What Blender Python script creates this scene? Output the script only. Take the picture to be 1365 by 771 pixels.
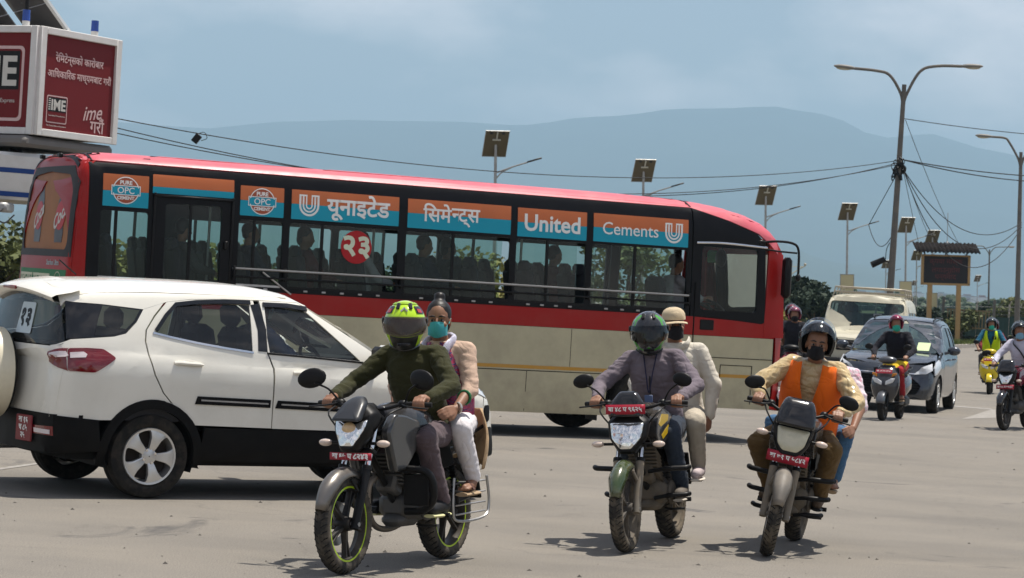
import bpy, bmesh, math, random
from mathutils import Vector, Matrix, noise, geometry
from mathutils.bvhtree import BVHTree
R = math.radians
for _o in list(bpy.data.objects): bpy.data.objects.remove(_o)
S = bpy.context.scene
COL = S.collection
# ------------------------------------------------------------------ camera
FPX, PW, PH = 3359.0, 1365, 771
CAM_H, PITCH, ROLL = 1.794, -0.0005, 0.0601
cd = bpy.data.cameras.new('camera'); cam = bpy.data.objects.new('camera', cd); COL.objects.link(cam)
cd.sensor_fit = 'HORIZONTAL'; cd.sensor_width = 36.0; cd.lens = FPX / PW * 36.0
cd.clip_start = 0.1; cd.clip_end = 60000
_fw = Vector((0, math.cos(PITCH), math.sin(PITCH))); _up = Vector((0, -math.sin(PITCH), math.cos(PITCH))); _rt = Vector((1, 0, 0))
_r2 = _rt * math.cos(ROLL) + _up * math.sin(ROLL); _u2 = -_rt * math.sin(ROLL) + _up * math.cos(ROLL)
cam.matrix_world = Matrix(((_r2.x, _u2.x, -_fw.x, 0), (_r2.y, _u2.y, -_fw.y, 0), (_r2.z, _u2.z, -_fw.z, CAM_H), (0, 0, 0, 1)))
S.camera = cam
cd.dof.use_dof = True; cd.dof.focus_distance = 17.5; cd.dof.aperture_fstop = 11.0
# ------------------------------------------------------------------ sky and sun
SUN_EL, SUN_AZ = R(73), R(35)           # azimuth measured from +X (picture right) towards +Y (depth)
sdir = Vector((math.cos(SUN_EL) * math.cos(SUN_AZ), math.cos(SUN_EL) * math.sin(SUN_AZ), math.sin(SUN_EL)))
w = bpy.data.worlds.new('World'); S.world = w; w.use_nodes = True
nt = w.node_tree; nt.nodes.clear()
N = nt.nodes.new; Lk = nt.links.new
out = N('ShaderNodeOutputWorld'); bg = N('ShaderNodeBackground'); sky = N('ShaderNodeTexSky')
sky.sky_type = 'NISHITA'; sky.sun_disc = False; sky.sun_elevation = SUN_EL; sky.sun_rotation = math.atan2(sdir.x, sdir.y)
sky.air_density = 1.2; sky.dust_density = 2.5; sky.ozone_density = 2.0; sky.altitude = 1300
tc = N('ShaderNodeTexCoord'); mp = N('ShaderNodeMapping'); mp.inputs['Scale'].default_value = (1.0, 1.0, 2.2)
nz = N('ShaderNodeTexNoise'); nz.inputs['Scale'].default_value = 7.0; nz.inputs['Detail'].default_value = 7; nz.inputs['Roughness'].default_value = .55
cr = N('ShaderNodeValToRGB'); cr.color_ramp.elements[0].position = .47; cr.color_ramp.elements[1].position = .74
mx = N('ShaderNodeMixRGB'); mx.inputs[2].default_value = (19.0, 17.3, 17.0, 1)
ml = N('ShaderNodeMath'); ml.operation = 'MULTIPLY'; ml.inputs[1].default_value = .62
ad = N('ShaderNodeMath'); ad.operation = 'ADD'; ad.inputs[1].default_value = .09
Lk(tc.outputs['Generated'], mp.inputs[0]); Lk(mp.outputs[0], nz.inputs[0]); Lk(nz.outputs[0], cr.inputs[0])
Lk(cr.outputs[0], ml.inputs[0]); Lk(ml.outputs[0], ad.inputs[0]); Lk(ad.outputs[0], mx.inputs[0]); Lk(sky.outputs[0], mx.inputs[1])
Lk(mx.outputs[0], bg.inputs[0]); bg.inputs[1].default_value = 0.074; Lk(bg.outputs[0], out.inputs[0])
sl = bpy.data.lights.new('sun', 'SUN'); so = bpy.data.objects.new('sun', sl); COL.objects.link(so)
sl.energy = 5.0; sl.angle = R(0.6); sl.color = (1.0, .94, .85)
so.rotation_euler = (-sdir).to_track_quat('-Z', 'Y').to_euler(); so.location = (0, 0, 60)
S.view_settings.view_transform = 'Standard'; S.view_settings.look = 'None'; S.view_settings.exposure = 0.40; S.view_settings.gamma = 1.0
S.view_settings.use_curve_mapping = False
S.render.engine = 'CYCLES'; S.cycles.use_denoising = True; S.cycles.max_bounces = 8; S.cycles.transparent_max_bounces = 24
S.cycles.volume_bounces = 0; S.cycles.caustics_reflective = False; S.cycles.caustics_refractive = False
S.cycles.sample_clamp_indirect = 4.0

# ------------------------------------------------------------------ helpers
def at(px, py, Y):
    """a point at depth Y seen at photograph pixel px,py (used to measure where things stand)"""
    d = _fw + _r2 * ((px - PW / 2) / FPX) + _u2 * ((PH / 2 - py) / FPX)
    return Vector((0, 0, CAM_H)) + d * (Y / d.y)
MATS = {}
def mat(name, col=(.5, .5, .5), rough=.5, metal=0, var=.12, vs=6.0, bump=0.0, bs=60.0, coat=0.0, dirt=0.0, dirtcol=(.30, .25, .19), spec=.3, emis=None, sheen=0, fac2=None, dz=None):
    """Principled material with noise variation in colour and roughness, optional dust and fine relief"""
    if name in MATS: return MATS[name]
    m = bpy.data.materials.new(name); m.use_nodes = True; t = m.node_tree; b = t.nodes['Principled BSDF']
    n = t.nodes.new; k = t.links.new
    tc = n('ShaderNodeTexCoord'); no = n('ShaderNodeTexNoise'); no.inputs['Scale'].default_value = vs; no.inputs['Detail'].default_value = 6; no.inputs['Roughness'].default_value = .6
    k(tc.outputs['Object'], no.inputs[0])
    hv = n('ShaderNodeMixRGB'); hv.blend_type = 'MIX'
    hv.inputs[1].default_value = tuple(max(0, c * (1 - var)) for c in col) + (1,); hv.inputs[2].default_value = tuple(min(1, c * (1 + var)) for c in col) + (1,)
    k(no.outputs[0], hv.inputs[0]); last = hv.outputs[0]
    if dirt > 0:
        n2 = n('ShaderNodeTexNoise'); n2.inputs['Scale'].default_value = vs * .6 + 1.3; n2.inputs['Detail'].default_value = 9; n2.inputs['Roughness'].default_value = .7
        k(tc.outputs['Object'], n2.inputs[0])
        rp = n('ShaderNodeValToRGB'); rp.color_ramp.elements[0].position = .42; rp.color_ramp.elements[1].position = .68
        rp.color_ramp.elements[1].color = (dirt, dirt, dirt, 1); k(n2.outputs[0], rp.inputs[0])
        f = rp.outputs[0]
        if dz:   # dust thrown up from the road: thicker low down on the thing
            sp = n('ShaderNodeSeparateXYZ'); k(tc.outputs['Object'], sp.inputs[0])
            mr = n('ShaderNodeMapRange'); mr.inputs[1].default_value = dz[0]; mr.inputs[2].default_value = dz[1]; mr.inputs[3].default_value = dz[2]; mr.inputs[4].default_value = 0
            k(sp.outputs[2], mr.inputs[0]); a = n('ShaderNodeMath'); a.operation = 'MULTIPLY_ADD'; a.use_clamp = True
            k(mr.outputs[0], a.inputs[0]); k(n2.outputs[0], a.inputs[1]); k(rp.outputs[0], a.inputs[2]); f = a.outputs[0]
        m2 = n('ShaderNodeMixRGB'); k(f, m2.inputs[0]); k(last, m2.inputs[1]); m2.inputs[2].default_value = dirtcol + (1,); last = m2.outputs[0]
        rr = n('ShaderNodeMath'); rr.operation = 'MULTIPLY_ADD'; rr.inputs[1].default_value = .45; rr.inputs[2].default_value = rough; rr.use_clamp = True
        k(f, rr.inputs[0]); k(rr.outputs[0], b.inputs['Roughness'])
    else:
        rr = n('ShaderNodeMath'); rr.operation = 'MULTIPLY_ADD'; rr.inputs[1].default_value = .16; rr.inputs[2].default_value = max(0, rough - .08); rr.use_clamp = True
        k(no.outputs[0], rr.inputs[0]); k(rr.outputs[0], b.inputs['Roughness'])
    k(last, b.inputs['Base Color']); b.inputs['Metallic'].default_value = metal
    b.inputs['Specular IOR Level'].default_value = spec
    b.inputs['Coat Weight'].default_value = coat; b.inputs['Coat Roughness'].default_value = .04
    if sheen: b.inputs['Sheen Weight'].default_value = sheen; b.inputs['Sheen Roughness'].default_value = .5
    if bump > 0:
        n3 = n('ShaderNodeTexNoise'); n3.inputs['Scale'].default_value = bs; n3.inputs['Detail'].default_value = 4; k(tc.outputs['Object'], n3.inputs[0])
        bp = n('ShaderNodeBump'); bp.inputs['Strength'].default_value = bump; bp.inputs['Distance'].default_value = .01
        k(n3.outputs[0], bp.inputs['Height']); k(bp.outputs[0], b.inputs['Normal'])
    if emis: b.inputs['Emission Color'].default_value = emis[:3] + (1,); b.inputs['Emission Strength'].default_value = emis[3]
    MATS[name] = m; return m
def glass(name, tint=(.6, .7, .66), gloss=.9, rough=.02, haze=0.0, hazecol=(.5, .5, .48)):
    if name in MATS: return MATS[name]
    m = bpy.data.materials.new(name); m.use_nodes = True; t = m.node_tree; t.nodes.clear(); n = t.nodes.new; k = t.links.new
    o = n('ShaderNodeOutputMaterial'); tr = n('ShaderNodeBsdfTransparent'); tr.inputs[0].default_value = tint + (1,)
    gl = n('ShaderNodeBsdfGlossy'); gl.inputs['Roughness'].default_value = rough; gl.inputs[0].default_value = (gloss, gloss, gloss, 1)
    fr = n('ShaderNodeFresnel'); fr.inputs[0].default_value = 1.5
    mi = n('ShaderNodeMixShader'); k(fr.outputs[0], mi.inputs[0]); k(tr.outputs[0], mi.inputs[1]); k(gl.outputs[0], mi.inputs[2]); last = mi
    if haze > 0:
        df = n('ShaderNodeBsdfDiffuse'); df.inputs[0].default_value = hazecol + (1,)
        no = n('ShaderNodeTexNoise'); no.inputs['Scale'].default_value = 5; no.inputs['Detail'].default_value = 8; tc = n('ShaderNodeTexCoord'); k(tc.outputs['Object'], no.inputs[0])
        mm = n('ShaderNodeMath'); mm.operation = 'MULTIPLY'; mm.inputs[1].default_value = haze * 2; k(no.outputs[0], mm.inputs[0])
        m3 = n('ShaderNodeMixShader'); k(mm.outputs[0], m3.inputs[0]); k(mi.outputs[0], m3.inputs[1]); k(df.outputs[0], m3.inputs[2]); last = m3
    k(last.outputs[0], o.inputs[0]); MATS[name] = m; return m

class MB:
    """collects shapes into one mesh"""
    def __init__(s): s.v = []; s.f = []
    def add(s, vs, fs, M=None):
        o = len(s.v)
        s.v += [tuple(M @ Vector(p)) for p in vs] if M else [tuple(p) for p in vs]
        s.f += [tuple(i + o for i in f) for f in fs]; return s
    def box(s, c, size, rot=None, bev=0.0, taper=None):
        hx, hy, hz = (a / 2 for a in size); b = min(bev, hx * .95, hy * .95, hz * .95)
        M = Matrix.Translation(c) @ (rot.to_4x4() if rot is not None else Matrix.Identity(4))
        tx, ty = taper or (1, 1)
        if b <= 0:
            P = [(sx * hx * (tx if sz > 0 else 1), sy * hy * (ty if sz > 0 else 1), sz * hz) for sz in (-1, 1) for sy in (-1, 1) for sx in (-1, 1)]
            return s.add(P, [(0, 2, 3, 1), (4, 5, 7, 6), (0, 1, 5, 4), (2, 6, 7, 3), (0, 4, 6, 2), (1, 3, 7, 5)], M)
        P = []; idx = {}
        for sx in (-1, 1):
            for sy in (-1, 1):
                for sz in (-1, 1):
                    kx, ky = (tx, ty) if sz > 0 else (1, 1)
                    for a in range(3):
                        p = [sx * (hx - (b if a != 0 else 0)), sy * (hy - (b if a != 1 else 0)), sz * (hz - (b if a != 2 else 0))]
                        p[0] *= kx; p[1] *= ky
                        idx[(sx, sy, sz, a)] = len(P); P.append(p)
        F = []
        for a in range(3):
            o1, o2 = [q for q in range(3) if q != a]
            for sg in (-1, 1):
                q = []
                for (u, v_) in ((-1, -1), (1, -1), (1, 1), (-1, 1)):
                    k = [0, 0, 0]; k[a] = sg; k[o1] = u; k[o2] = v_; q.append(idx[(k[0], k[1], k[2], a)])
                F.append(tuple(q))
        for a in range(3):
            o1, o2 = [q for q in range(3) if q != a]
            for u in (-1, 1):
                for v_ in (-1, 1):
                    q = []
                    for sg, w_ in ((-1, o1), (-1, o2), (1, o2), (1, o1)):
                        k = [0, 0, 0]; k[a] = sg; k[o1] = u; k[o2] = v_; q.append(idx[(k[0], k[1], k[2], w_)])
                    F.append(tuple(q))
        for sx in (-1, 1):
            for sy in (-1, 1):
                for sz in (-1, 1): F.append(tuple(idx[(sx, sy, sz, a)] for a in range(3)))
        return s.add(P, F, M)
    def loft(s, rings, cap=True, closed=True):
        o = len(s.v); n = len(rings[0])
        for r in rings: s.v += [tuple(p) for p in r]
        for i in range(len(rings) - 1):
            for j in range(n if closed else n - 1):
                a = o + i * n + j; b = o + i * n + (j + 1) % n; s.f.append((a, b, b + n, a + n))
        if cap and closed:
            s.f.append(tuple(o + j for j in range(n))[::-1]); s.f.append(tuple(o + (len(rings) - 1) * n + j for j in range(n)))
        return s
    def tube(s, pts, rad, seg=10, cap=True, flat=1.0, side=None):
        """tube along pts; rad a number or one per point; flat squashes the second axis"""
        pts = [Vector(p) for p in pts]; rad = [rad] * len(pts) if isinstance(rad, (int, float)) else rad
        rings = []; nrm = None
        for i, p in enumerate(pts):
            t = (pts[min(i + 1, len(pts) - 1)] - pts[max(i - 1, 0)]).normalized()
            if nrm is None:
                ref = Vector(side) if side else (Vector((0, 0, 1)) if abs(t.z) < .9 else Vector((1, 0, 0)))
                nrm = (ref - t * ref.dot(t)).normalized()
            else: nrm = (nrm - t * nrm.dot(t)).normalized()
            bn = t.cross(nrm); r = rad[i]
            rings.append([p + nrm * (math.cos(2 * math.pi * j / seg) * r) + bn * (math.sin(2 * math.pi * j / seg) * r * flat) for j in range(seg)])
        return s.loft(rings, cap)
    def cyl(s, a, b, r, r2=None, seg=16): return s.tube([a, b], [r, r if r2 is None else r2], seg)
    def lathe(s, prof, seg=32, M=None, closed=False):
        """profile of (radius, height) turned about local Y"""
        o = len(s.v); n = len(prof); P = []
        for j in range(seg):
            a = 2 * math.pi * j / seg
            P += [(r * math.cos(a), h, r * math.sin(a)) for r, h in prof]
        F = []
        for j in range(seg):
            for i in range(n if closed else n - 1):
                a = j * n + i; b = j * n + (i + 1) % n; c = ((j + 1) % seg) * n + (i + 1) % n; d = ((j + 1) % seg) * n + i; F.append((a, b, c, d))
        return s.add(P, F, M)
    def ell(s, c, r, seg=16, rings=10, rot=None):
        M = Matrix.Translation(c) @ (rot.to_4x4() if rot is not None else Matrix.Identity(4))
        P = [(0, 0, -r[2])]; F = []
        for i in range(1, rings):
            e = -math.pi / 2 + math.pi * i / rings
            P += [(r[0] * math.cos(e) * math.cos(2 * math.pi * j / seg), r[1] * math.cos(e) * math.sin(2 * math.pi * j / seg), r[2] * math.sin(e)) for j in range(seg)]
        P.append((0, 0, r[2])); T = len(P) - 1
        for j in range(seg): F.append((0, 1 + (j + 1) % seg, 1 + j)); F.append((T, T - seg + j, T - seg + (j + 1) % seg))
        for i in range(rings - 2):
            for j in range(seg):
                a = 1 + i * seg + j; b = 1 + i * seg + (j + 1) % seg; F.append((a, b, b + seg, a + seg))
        return s.add(P, F, M)
    def cap(s, a, b, ra, rb, seg=12):
        """rounded cone (limb segment)"""
        a = Vector(a); b = Vector(b); t = (b - a); L = t.length
        if L < 1e-5: return s.ell(a, (ra, ra, ra), seg)
        t /= L; pts = []; rad = []
        for i in range(5):
            e = math.pi / 2 * (1 - i / 4); pts.append(a - t * ra * math.sin(e)); rad.append(max(ra * math.cos(e), .0008))
        for i in range(1, 4): pts.append(a.lerp(b, i / 4)); rad.append(ra + (rb - ra) * i / 4)
        for i in range(5):
            e = math.pi / 2 * i / 4; pts.append(b + t * rb * math.sin(e)); rad.append(max(rb * math.cos(e), .0008))
        return s.tube(pts, rad, seg)
    def prism(s, poly, d0, d1, axis='y'):
        """2D polygon pulled from d0 to d1 along an axis; poly in the other two axes"""
        def P(p, d): return {'y': (p[0], d, p[1]), 'x': (d, p[0], p[1]), 'z': (p[0], p[1], d)}[axis]
        n = len(poly); V = [P(p, d0) for p in poly] + [P(p, d1) for p in poly]
        F = [tuple(range(n))[::-1], tuple(range(n, 2 * n))] + [(j, (j + 1) % n, n + (j + 1) % n, n + j) for j in range(n)]
        return s.add(V, F)
    def build(s, name, m, parent=None, ang=38, smooth=True, fix=True):
        me = bpy.data.meshes.new(name); me.from_pydata(s.v, [], s.f)
        return finish(me, name, m, parent, ang, smooth, fix)
def finish(me, name, m, parent=None, ang=38, smooth=True, fix=True):
    if fix:
        bm = bmesh.new(); bm.from_mesh(me); bmesh.ops.recalc_face_normals(bm, faces=bm.faces); bm.to_mesh(me); bm.free()
    me.validate()
    if smooth and len(me.polygons):
        me.polygons.foreach_set('use_smooth', [True] * len(me.polygons))
        if ang < 180: me.set_sharp_from_angle(angle=R(ang))
    for mm in (m if isinstance(m, (list, tuple)) else [m]): me.materials.append(mm)
    o = bpy.data.objects.new(name, me); COL.objects.link(o)
    if parent: o.parent = parent
    return o
def thing(name, label, cat, loc=(0, 0, 0), rz=0, group=None, M=None):
    o = bpy.data.objects.new(name, None); COL.objects.link(o); o.empty_display_size = .2
    if M is not None: o.matrix_world = M
    else: o.location = loc; o.rotation_euler = (0, 0, rz)
    return tag(o, label, cat, group)
def tag(o, label, cat, group=None):
    o['label'] = label; o['category'] = cat
    if group: o['group'] = group
    return o
def kind(o, k): o['kind'] = k; return o
def copy_tree(o, parent=None):
    c = o.copy(); COL.objects.link(c); c.parent = parent
    for ch in list(o.children): copy_tree(ch, c)
    return c
def rotz(a): return Matrix.Rotation(a, 3, 'Z')
def roty(a): return Matrix.Rotation(a, 3, 'Y')
def rotx(a): return Matrix.Rotation(a, 3, 'X')
def bez(p, n=8):
    """smooth curve through points (Catmull-Rom)"""
    p = [Vector(q) for q in p]; q = [p[0] * 2 - p[1]] + p + [p[-1] * 2 - p[-2]]; o = []
    for i in range(1, len(q) - 2):
        for k in range(n):
            t = k / n; a, b, c, d = q[i - 1], q[i], q[i + 1], q[i + 2]
            o.append(((b * 2) + (c - a) * t + (a * 2 - b * 5 + c * 4 - d) * t * t + (b * 3 - a - c * 3 + d) * t ** 3) / 2)
    o.append(p[-1]); return o
def text(s, size, bold=0.0, ext=.0008, shear=0, space=1.0, w=None):
    """lettering as a mesh in its own XY plane, centred; returns verts, faces, width"""
    c = bpy.data.curves.new('lettering', 'FONT'); c.body = s; c.size = size; c.align_x = 'CENTER'; c.align_y = 'CENTER'
    c.extrude = ext; c.offset = bold; c.shear = shear; c.space_character = space; c.resolution_u = 3
    o = bpy.data.objects.new('lettering', c); COL.objects.link(o)
    dg = bpy.context.evaluated_depsgraph_get(); me = bpy.data.meshes.new_from_object(o.evaluated_get(dg))
    v = [tuple(p.co) for p in me.vertices]; f = [tuple(p.vertices) for p in me.polygons]
    bpy.data.objects.remove(o); bpy.data.curves.remove(c); bpy.data.meshes.remove(me)
    x0 = min(p[0] for p in v); x1 = max(p[0] for p in v); y0 = min(p[1] for p in v); y1 = max(p[1] for p in v)
    v = [(p[0] - (x0 + x1) / 2, p[1] - (y0 + y1) / 2, p[2]) for p in v]
    if w: k = w / (x1 - x0); v = [(p[0] * k, p[1] * k, p[2]) for p in v]
    return v, f, x1 - x0
def put_text(mb, s, size, M, **k):
    v, f, _ = text(s, size, **k); mb.add(v, f, M); return mb
def frame(o, xa, ya):
    """matrix whose X runs along xa and Y along ya from o"""
    xa = Vector(xa).normalized(); ya = Vector(ya); ya = (ya - xa * ya.dot(xa)).normalized(); za = xa.cross(ya); o = Vector(o)
    return Matrix(((xa.x, ya.x, za.x, o.x), (xa.y, ya.y, za.y, o.y), (xa.z, ya.z, za.z, o.z), (0, 0, 0, 1)))

# panels laid on a reference surface ------------------------------------------------
def lattice(ni, nk, nc, pos, lev=2):
    """smooth closed box-like reference surface; pos(i,k,c) gives the cage; returns a BVH"""
    idx = {}; V = []; F = []
    def vid(i, k, c):
        if (i, k, c) not in idx: idx[(i, k, c)] = len(V); V.append(pos(i, k, c))
        return idx[(i, k, c)]
    for k in range(nk - 1):
        for c in range(nc - 1):
            for i in (0, ni - 1):
                F.append((vid(i, k, c), vid(i, k + 1, c), vid(i, k + 1, c + 1), vid(i, k, c + 1)))
    for i in range(ni - 1):
        for c in range(nc - 1):
            for k in (0, nk - 1): F.append((vid(i, k, c), vid(i + 1, k, c), vid(i + 1, k, c + 1), vid(i, k, c + 1)))
        for k in range(nk - 1):
            for c in (0, nc - 1): F.append((vid(i, k, c), vid(i + 1, k, c), vid(i + 1, k + 1, c), vid(i, k + 1, c)))
    me = bpy.data.meshes.new('r'); me.from_pydata([tuple(p) for p in V], [], F)
    o = bpy.data.objects.new('r', me); COL.objects.link(o)
    md = o.modifiers.new('s', 'SUBSURF'); md.levels = lev; md.render_levels = lev
    dg = bpy.context.evaluated_depsgraph_get(); ev = bpy.data.meshes.new_from_object(o.evaluated_get(dg))
    vs = [p.co.copy() for p in ev.vertices]; fs = [tuple(p.vertices) for p in ev.polygons]
    bpy.data.objects.remove(o); bpy.data.meshes.remove(me); bpy.data.meshes.remove(ev)
    b = BVHTree.FromPolygons(vs, fs); note(b, vs); return vs, fs, b
CENTRE = {}; KEEP = []
def note(b, vs):
    KEEP.append(b); CENTRE[id(b)] = sum((Vector(p) for p in vs), Vector()) / len(vs)
AX = {'y-': (Vector((0, -1, 0)), lambda p: Vector((p[0], 0, p[1]))), 'y+': (Vector((0, 1, 0)), lambda p: Vector((p[0], 0, p[1]))),
      'x-': (Vector((-1, 0, 0)), lambda p: Vector((0, p[0], p[1]))), 'x+': (Vector((1, 0, 0)), lambda p: Vector((0, p[0], p[1]))),
      'z+': (Vector((0, 0, 1)), lambda p: Vector((p[0], p[1], 0)))}
def panel(bvh, loops, ax, off=0.0, th=.012, step=.09, name='panel', m=None, parent=None, ang=38, mb=None):
    """polygon (outer loop, then holes) drawn in one view and laid on the reference surface, off metres proud, th thick"""
    if not isinstance(loops[0][0], (tuple, list)): loops = [loops]
    dirv, emb = AX[ax]
    bm = bmesh.new(); pts = [[Vector((p[0], p[1], 0)) for p in l] for l in loops]
    flat = [p for l in pts for p in l]; vs = [bm.verts.new(p) for p in flat]
    for t in geometry.tessellate_polygon(pts):
        try: bm.faces.new([vs[i] for i in t])
        except ValueError: pass
    xs = [p.x for p in flat]; ys = [p.y for p in flat]
    for a, lo, hi in ((0, min(xs), max(xs)), (1, min(ys), max(ys))):
        q = math.ceil(lo / step) * step
        while q < hi - 1e-4:
            n = Vector((1, 0, 0)) if a == 0 else Vector((0, 1, 0))
            bmesh.ops.bisect_plane(bm, geom=bm.verts[:] + bm.edges[:] + bm.faces[:], plane_co=n * q, plane_no=n, dist=1e-5)
            q += step
    bmesh.ops.remove_doubles(bm, verts=bm.verts, dist=1e-5)
    bm.normal_update()
    bot = {}; far = 50.0; cen = CENTRE.get(id(bvh), Vector((0, 0, 1)))
    for v in bm.verts:
        p = emb((v.co.x, v.co.y)); h, nr, _, d = bvh.ray_cast(p + dirv * far, -dirv)
        q = 0
        while (h is None or (ax[0] == 'x' and abs(nr.dot(dirv)) < .07)) and q < 60:      # off the edge of the surface: slide towards its middle until it lands
            q += 1; p = p.lerp(Vector((cen.x * (ax[0] != 'x'), cen.y * (ax[0] != 'y'), cen.z * (ax[0] != 'z'))), .012); h, nr, _, d = bvh.ray_cast(p + dirv * far, -dirv)
        if h is None: h, nr, _, d = bvh.find_nearest(p + dirv)
        if nr.dot(dirv) < 0: nr = -nr
        bot[v] = h - nr * (th - off); v.co = h + nr * off
    for v in bm.verts: v.index = -1
    top = list(bm.verts); be = [e for e in bm.edges if len(e.link_faces) == 1]
    nb = {}
    for e in be:
        for v in e.verts:
            if v not in nb: nb[v] = bm.verts.new(bot[v])
    for e in be:
        a, b = e.verts
        try: bm.faces.new((a, b, nb[b], nb[a]))
        except ValueError: pass
    bmesh.ops.recalc_face_normals(bm, faces=bm.faces)
    if mb is not None:
        bm.verts.index_update(); mb.add([v.co.copy() for v in bm.verts], [tuple(v.index for v in f.verts) for f in bm.faces]); bm.free(); return None
    me = bpy.data.meshes.new(name); bm.to_mesh(me); bm.free()
    f0 = me.polygons[0] if len(me.polygons) else None
    # outward check
    s = sum((p.normal.dot(dirv)) * p.area for p in me.polygons)
    if s < 0: me.flip_normals()
    return finish(me, name, m, parent, ang, True, False)
def rrect(x0, y0, x1, y1, r, n=4):
    r = min(r, (x1 - x0) / 2, (y1 - y0) / 2); o = []
    for cx, cy, a in ((x1 - r, y1 - r, 0), (x0 + r, y1 - r, 90), (x0 + r, y0 + r, 180), (x1 - r, y0 + r, 270)):
        o += [(cx + r * math.cos(R(a + 90 * i / n)), cy + r * math.sin(R(a + 90 * i / n))) for i in range(n + 1)]
    return o
def arc(cx, cy, r, a0, a1, n=12): return [(cx + r * math.cos(R(a0 + (a1 - a0) * i / n)), cy + r * math.sin(R(a0 + (a1 - a0) * i / n))) for i in range(n + 1)]
def circ(cx, cy, r, n=24, ry=None): return [(cx + r * math.cos(2 * math.pi * i / n), cy + (ry or r) * math.sin(2 * math.pi * i / n)) for i in range(n)]
def rpoly(P, r, n=3):
    """polygon with rounded corners"""
    o = []; P = [Vector((p[0], p[1])) for p in P]
    for i, p in enumerate(P):
        a = P[i - 1] - p; b = P[(i + 1) % len(P)] - p; q = min(r, a.length * .45, b.length * .45)
        s = p + a.normalized() * q; e = p + b.normalized() * q
        for j in range(n + 1):
            t = j / n; o.append(tuple(s * (1 - t) ** 2 + p * 2 * t * (1 - t) + e * t * t))
    return o
# ------------------------------------------------------------------ the setting
def asphalt():
    m = bpy.data.materials.new('dusty_asphalt'); m.use_nodes = True; t = m.node_tree; b = t.nodes['Principled BSDF']; n = t.nodes.new; k = t.links.new
    g = n('ShaderNodeNewGeometry')
    def nz(sc, det, rg=.6, stretch=None, dist=0):
        o = n('ShaderNodeTexNoise'); o.inputs['Scale'].default_value = sc; o.inputs['Detail'].default_value = det; o.inputs['Roughness'].default_value = rg; o.inputs['Distortion'].default_value = dist
        if stretch:
            mp = n('ShaderNodeMapping'); mp.inputs['Scale'].default_value = stretch; mp.inputs['Rotation'].default_value = (0, 0, .42); k(g.outputs['Position'], mp.inputs[0]); k(mp.outputs[0], o.inputs[0])
        else: k(g.outputs['Position'], o.inputs[0])
        return o.outputs[0]
    def ramp(x, p0, p1, c0=(0, 0, 0, 1), c1=(1, 1, 1, 1)):
        r = n('ShaderNodeValToRGB'); r.color_ramp.elements[0].position = p0; r.color_ramp.elements[1].position = p1
        r.color_ramp.elements[0].color = c0; r.color_ramp.elements[1].color = c1; k(x, r.inputs[0]); return r.outputs[0]
    def mix(f, a, c, bl='MIX', fac=None):
        q = n('ShaderNodeMixRGB'); q.blend_type = bl
        if fac is not None: q.inputs[0].default_value = fac
        else: k(f, q.inputs[0])
        for i, s in ((1, a), (2, c)):
            if isinstance(s, tuple): q.inputs[i].default_value = s
            else: k(s, q.inputs[i])
        return q.outputs[0]
    base = mix(ramp(nz(.35, 6), .3, .7), (.158, .147, .131, 1), (.208, .192, .170, 1))
    base = mix(ramp(nz(.9, 8, .65, (.5, 1.0, 1)), .42, .78), base, (.228, .208, .178, 1))     # drifts of pale dust along the lanes
    base = mix(ramp(nz(1.6, 7, .7, (.2, 1.3, 1)), .58, .9), base, (.125, .116, .107, 1))      # worn darker wheel tracks
    base = mix(ramp(nz(140, 3, .8), .44, .6), base, (.165, .155, .14, 1), 'MULTIPLY', None) if False else base
    gr = n('ShaderNodeTexNoise'); gr.inputs['Scale'].default_value = 95; gr.inputs['Detail'].default_value = 3; gr.inputs['Roughness'].default_value = .8; k(g.outputs['Position'], gr.inputs[0])
    gm = ramp(gr.outputs[0], .32, .70, (.50, .50, .50, 1), (1.46, 1.44, 1.40, 1))
    base = mix(None, base, gm, 'MULTIPLY', 1.0)
    vo = n('ShaderNodeTexVoronoi'); vo.inputs['Scale'].default_value = 7; vo.feature = 'F1'; k(g.outputs['Position'], vo.inputs[0])
    base = mix(ramp(vo.outputs['Distance'], .035, .05, (1, 1, 1, 1), (0, 0, 0, 1)), base, (.07, .065, .06, 1))
    st = nz(.55, 5, .6, None, 1.4); base = mix(ramp(st, .64, .70), base, (.10, .094, .088, 1))
    v2 = n('ShaderNodeTexVoronoi'); v2.feature = 'DISTANCE_TO_EDGE'; v2.inputs['Scale'].default_value = .16
    nn = n('ShaderNodeTexNoise'); nn.inputs['Scale'].default_value = 1.1; nn.inputs['Detail'].default_value = 6; k(g.outputs['Position'], nn.inputs[0])
    vm = n('ShaderNodeVectorMath'); vm.operation = 'MULTIPLY_ADD'; vm.inputs[1].default_value = (1.6, 1.6, 0); k(nn.outputs['Color'], vm.inputs[0]); k(g.outputs['Position'], vm.inputs[2]); k(vm.outputs[0], v2.inputs[0])
    base = mix(ramp(v2.outputs['Distance'], .0015, .004, (.22, .22, .22, 1), (0, 0, 0, 1)), base, (.075, .07, .064, 1))
    k(base, b.inputs['Base Color']); b.inputs['Roughness'].default_value = .93; b.inputs['Specular IOR Level'].default_value = .2
    bp = n('ShaderNodeBump'); bp.inputs['Strength'].default_value = .5; bp.inputs['Distance'].default_value = .006; k(gr.outputs[0], bp.inputs['Height']); k(bp.outputs[0], b.inputs['Normal'])
    return m
ASPH = asphalt()
mb = MB(); mb.add([(-12500, -400, 0), (12500, -400, 0), (12500, 16400, 0), (-12500, 16400, 0)], [(0, 1, 2, 3)])
kind(mb.build('road', ASPH, fix=False), 'structure')
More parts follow.
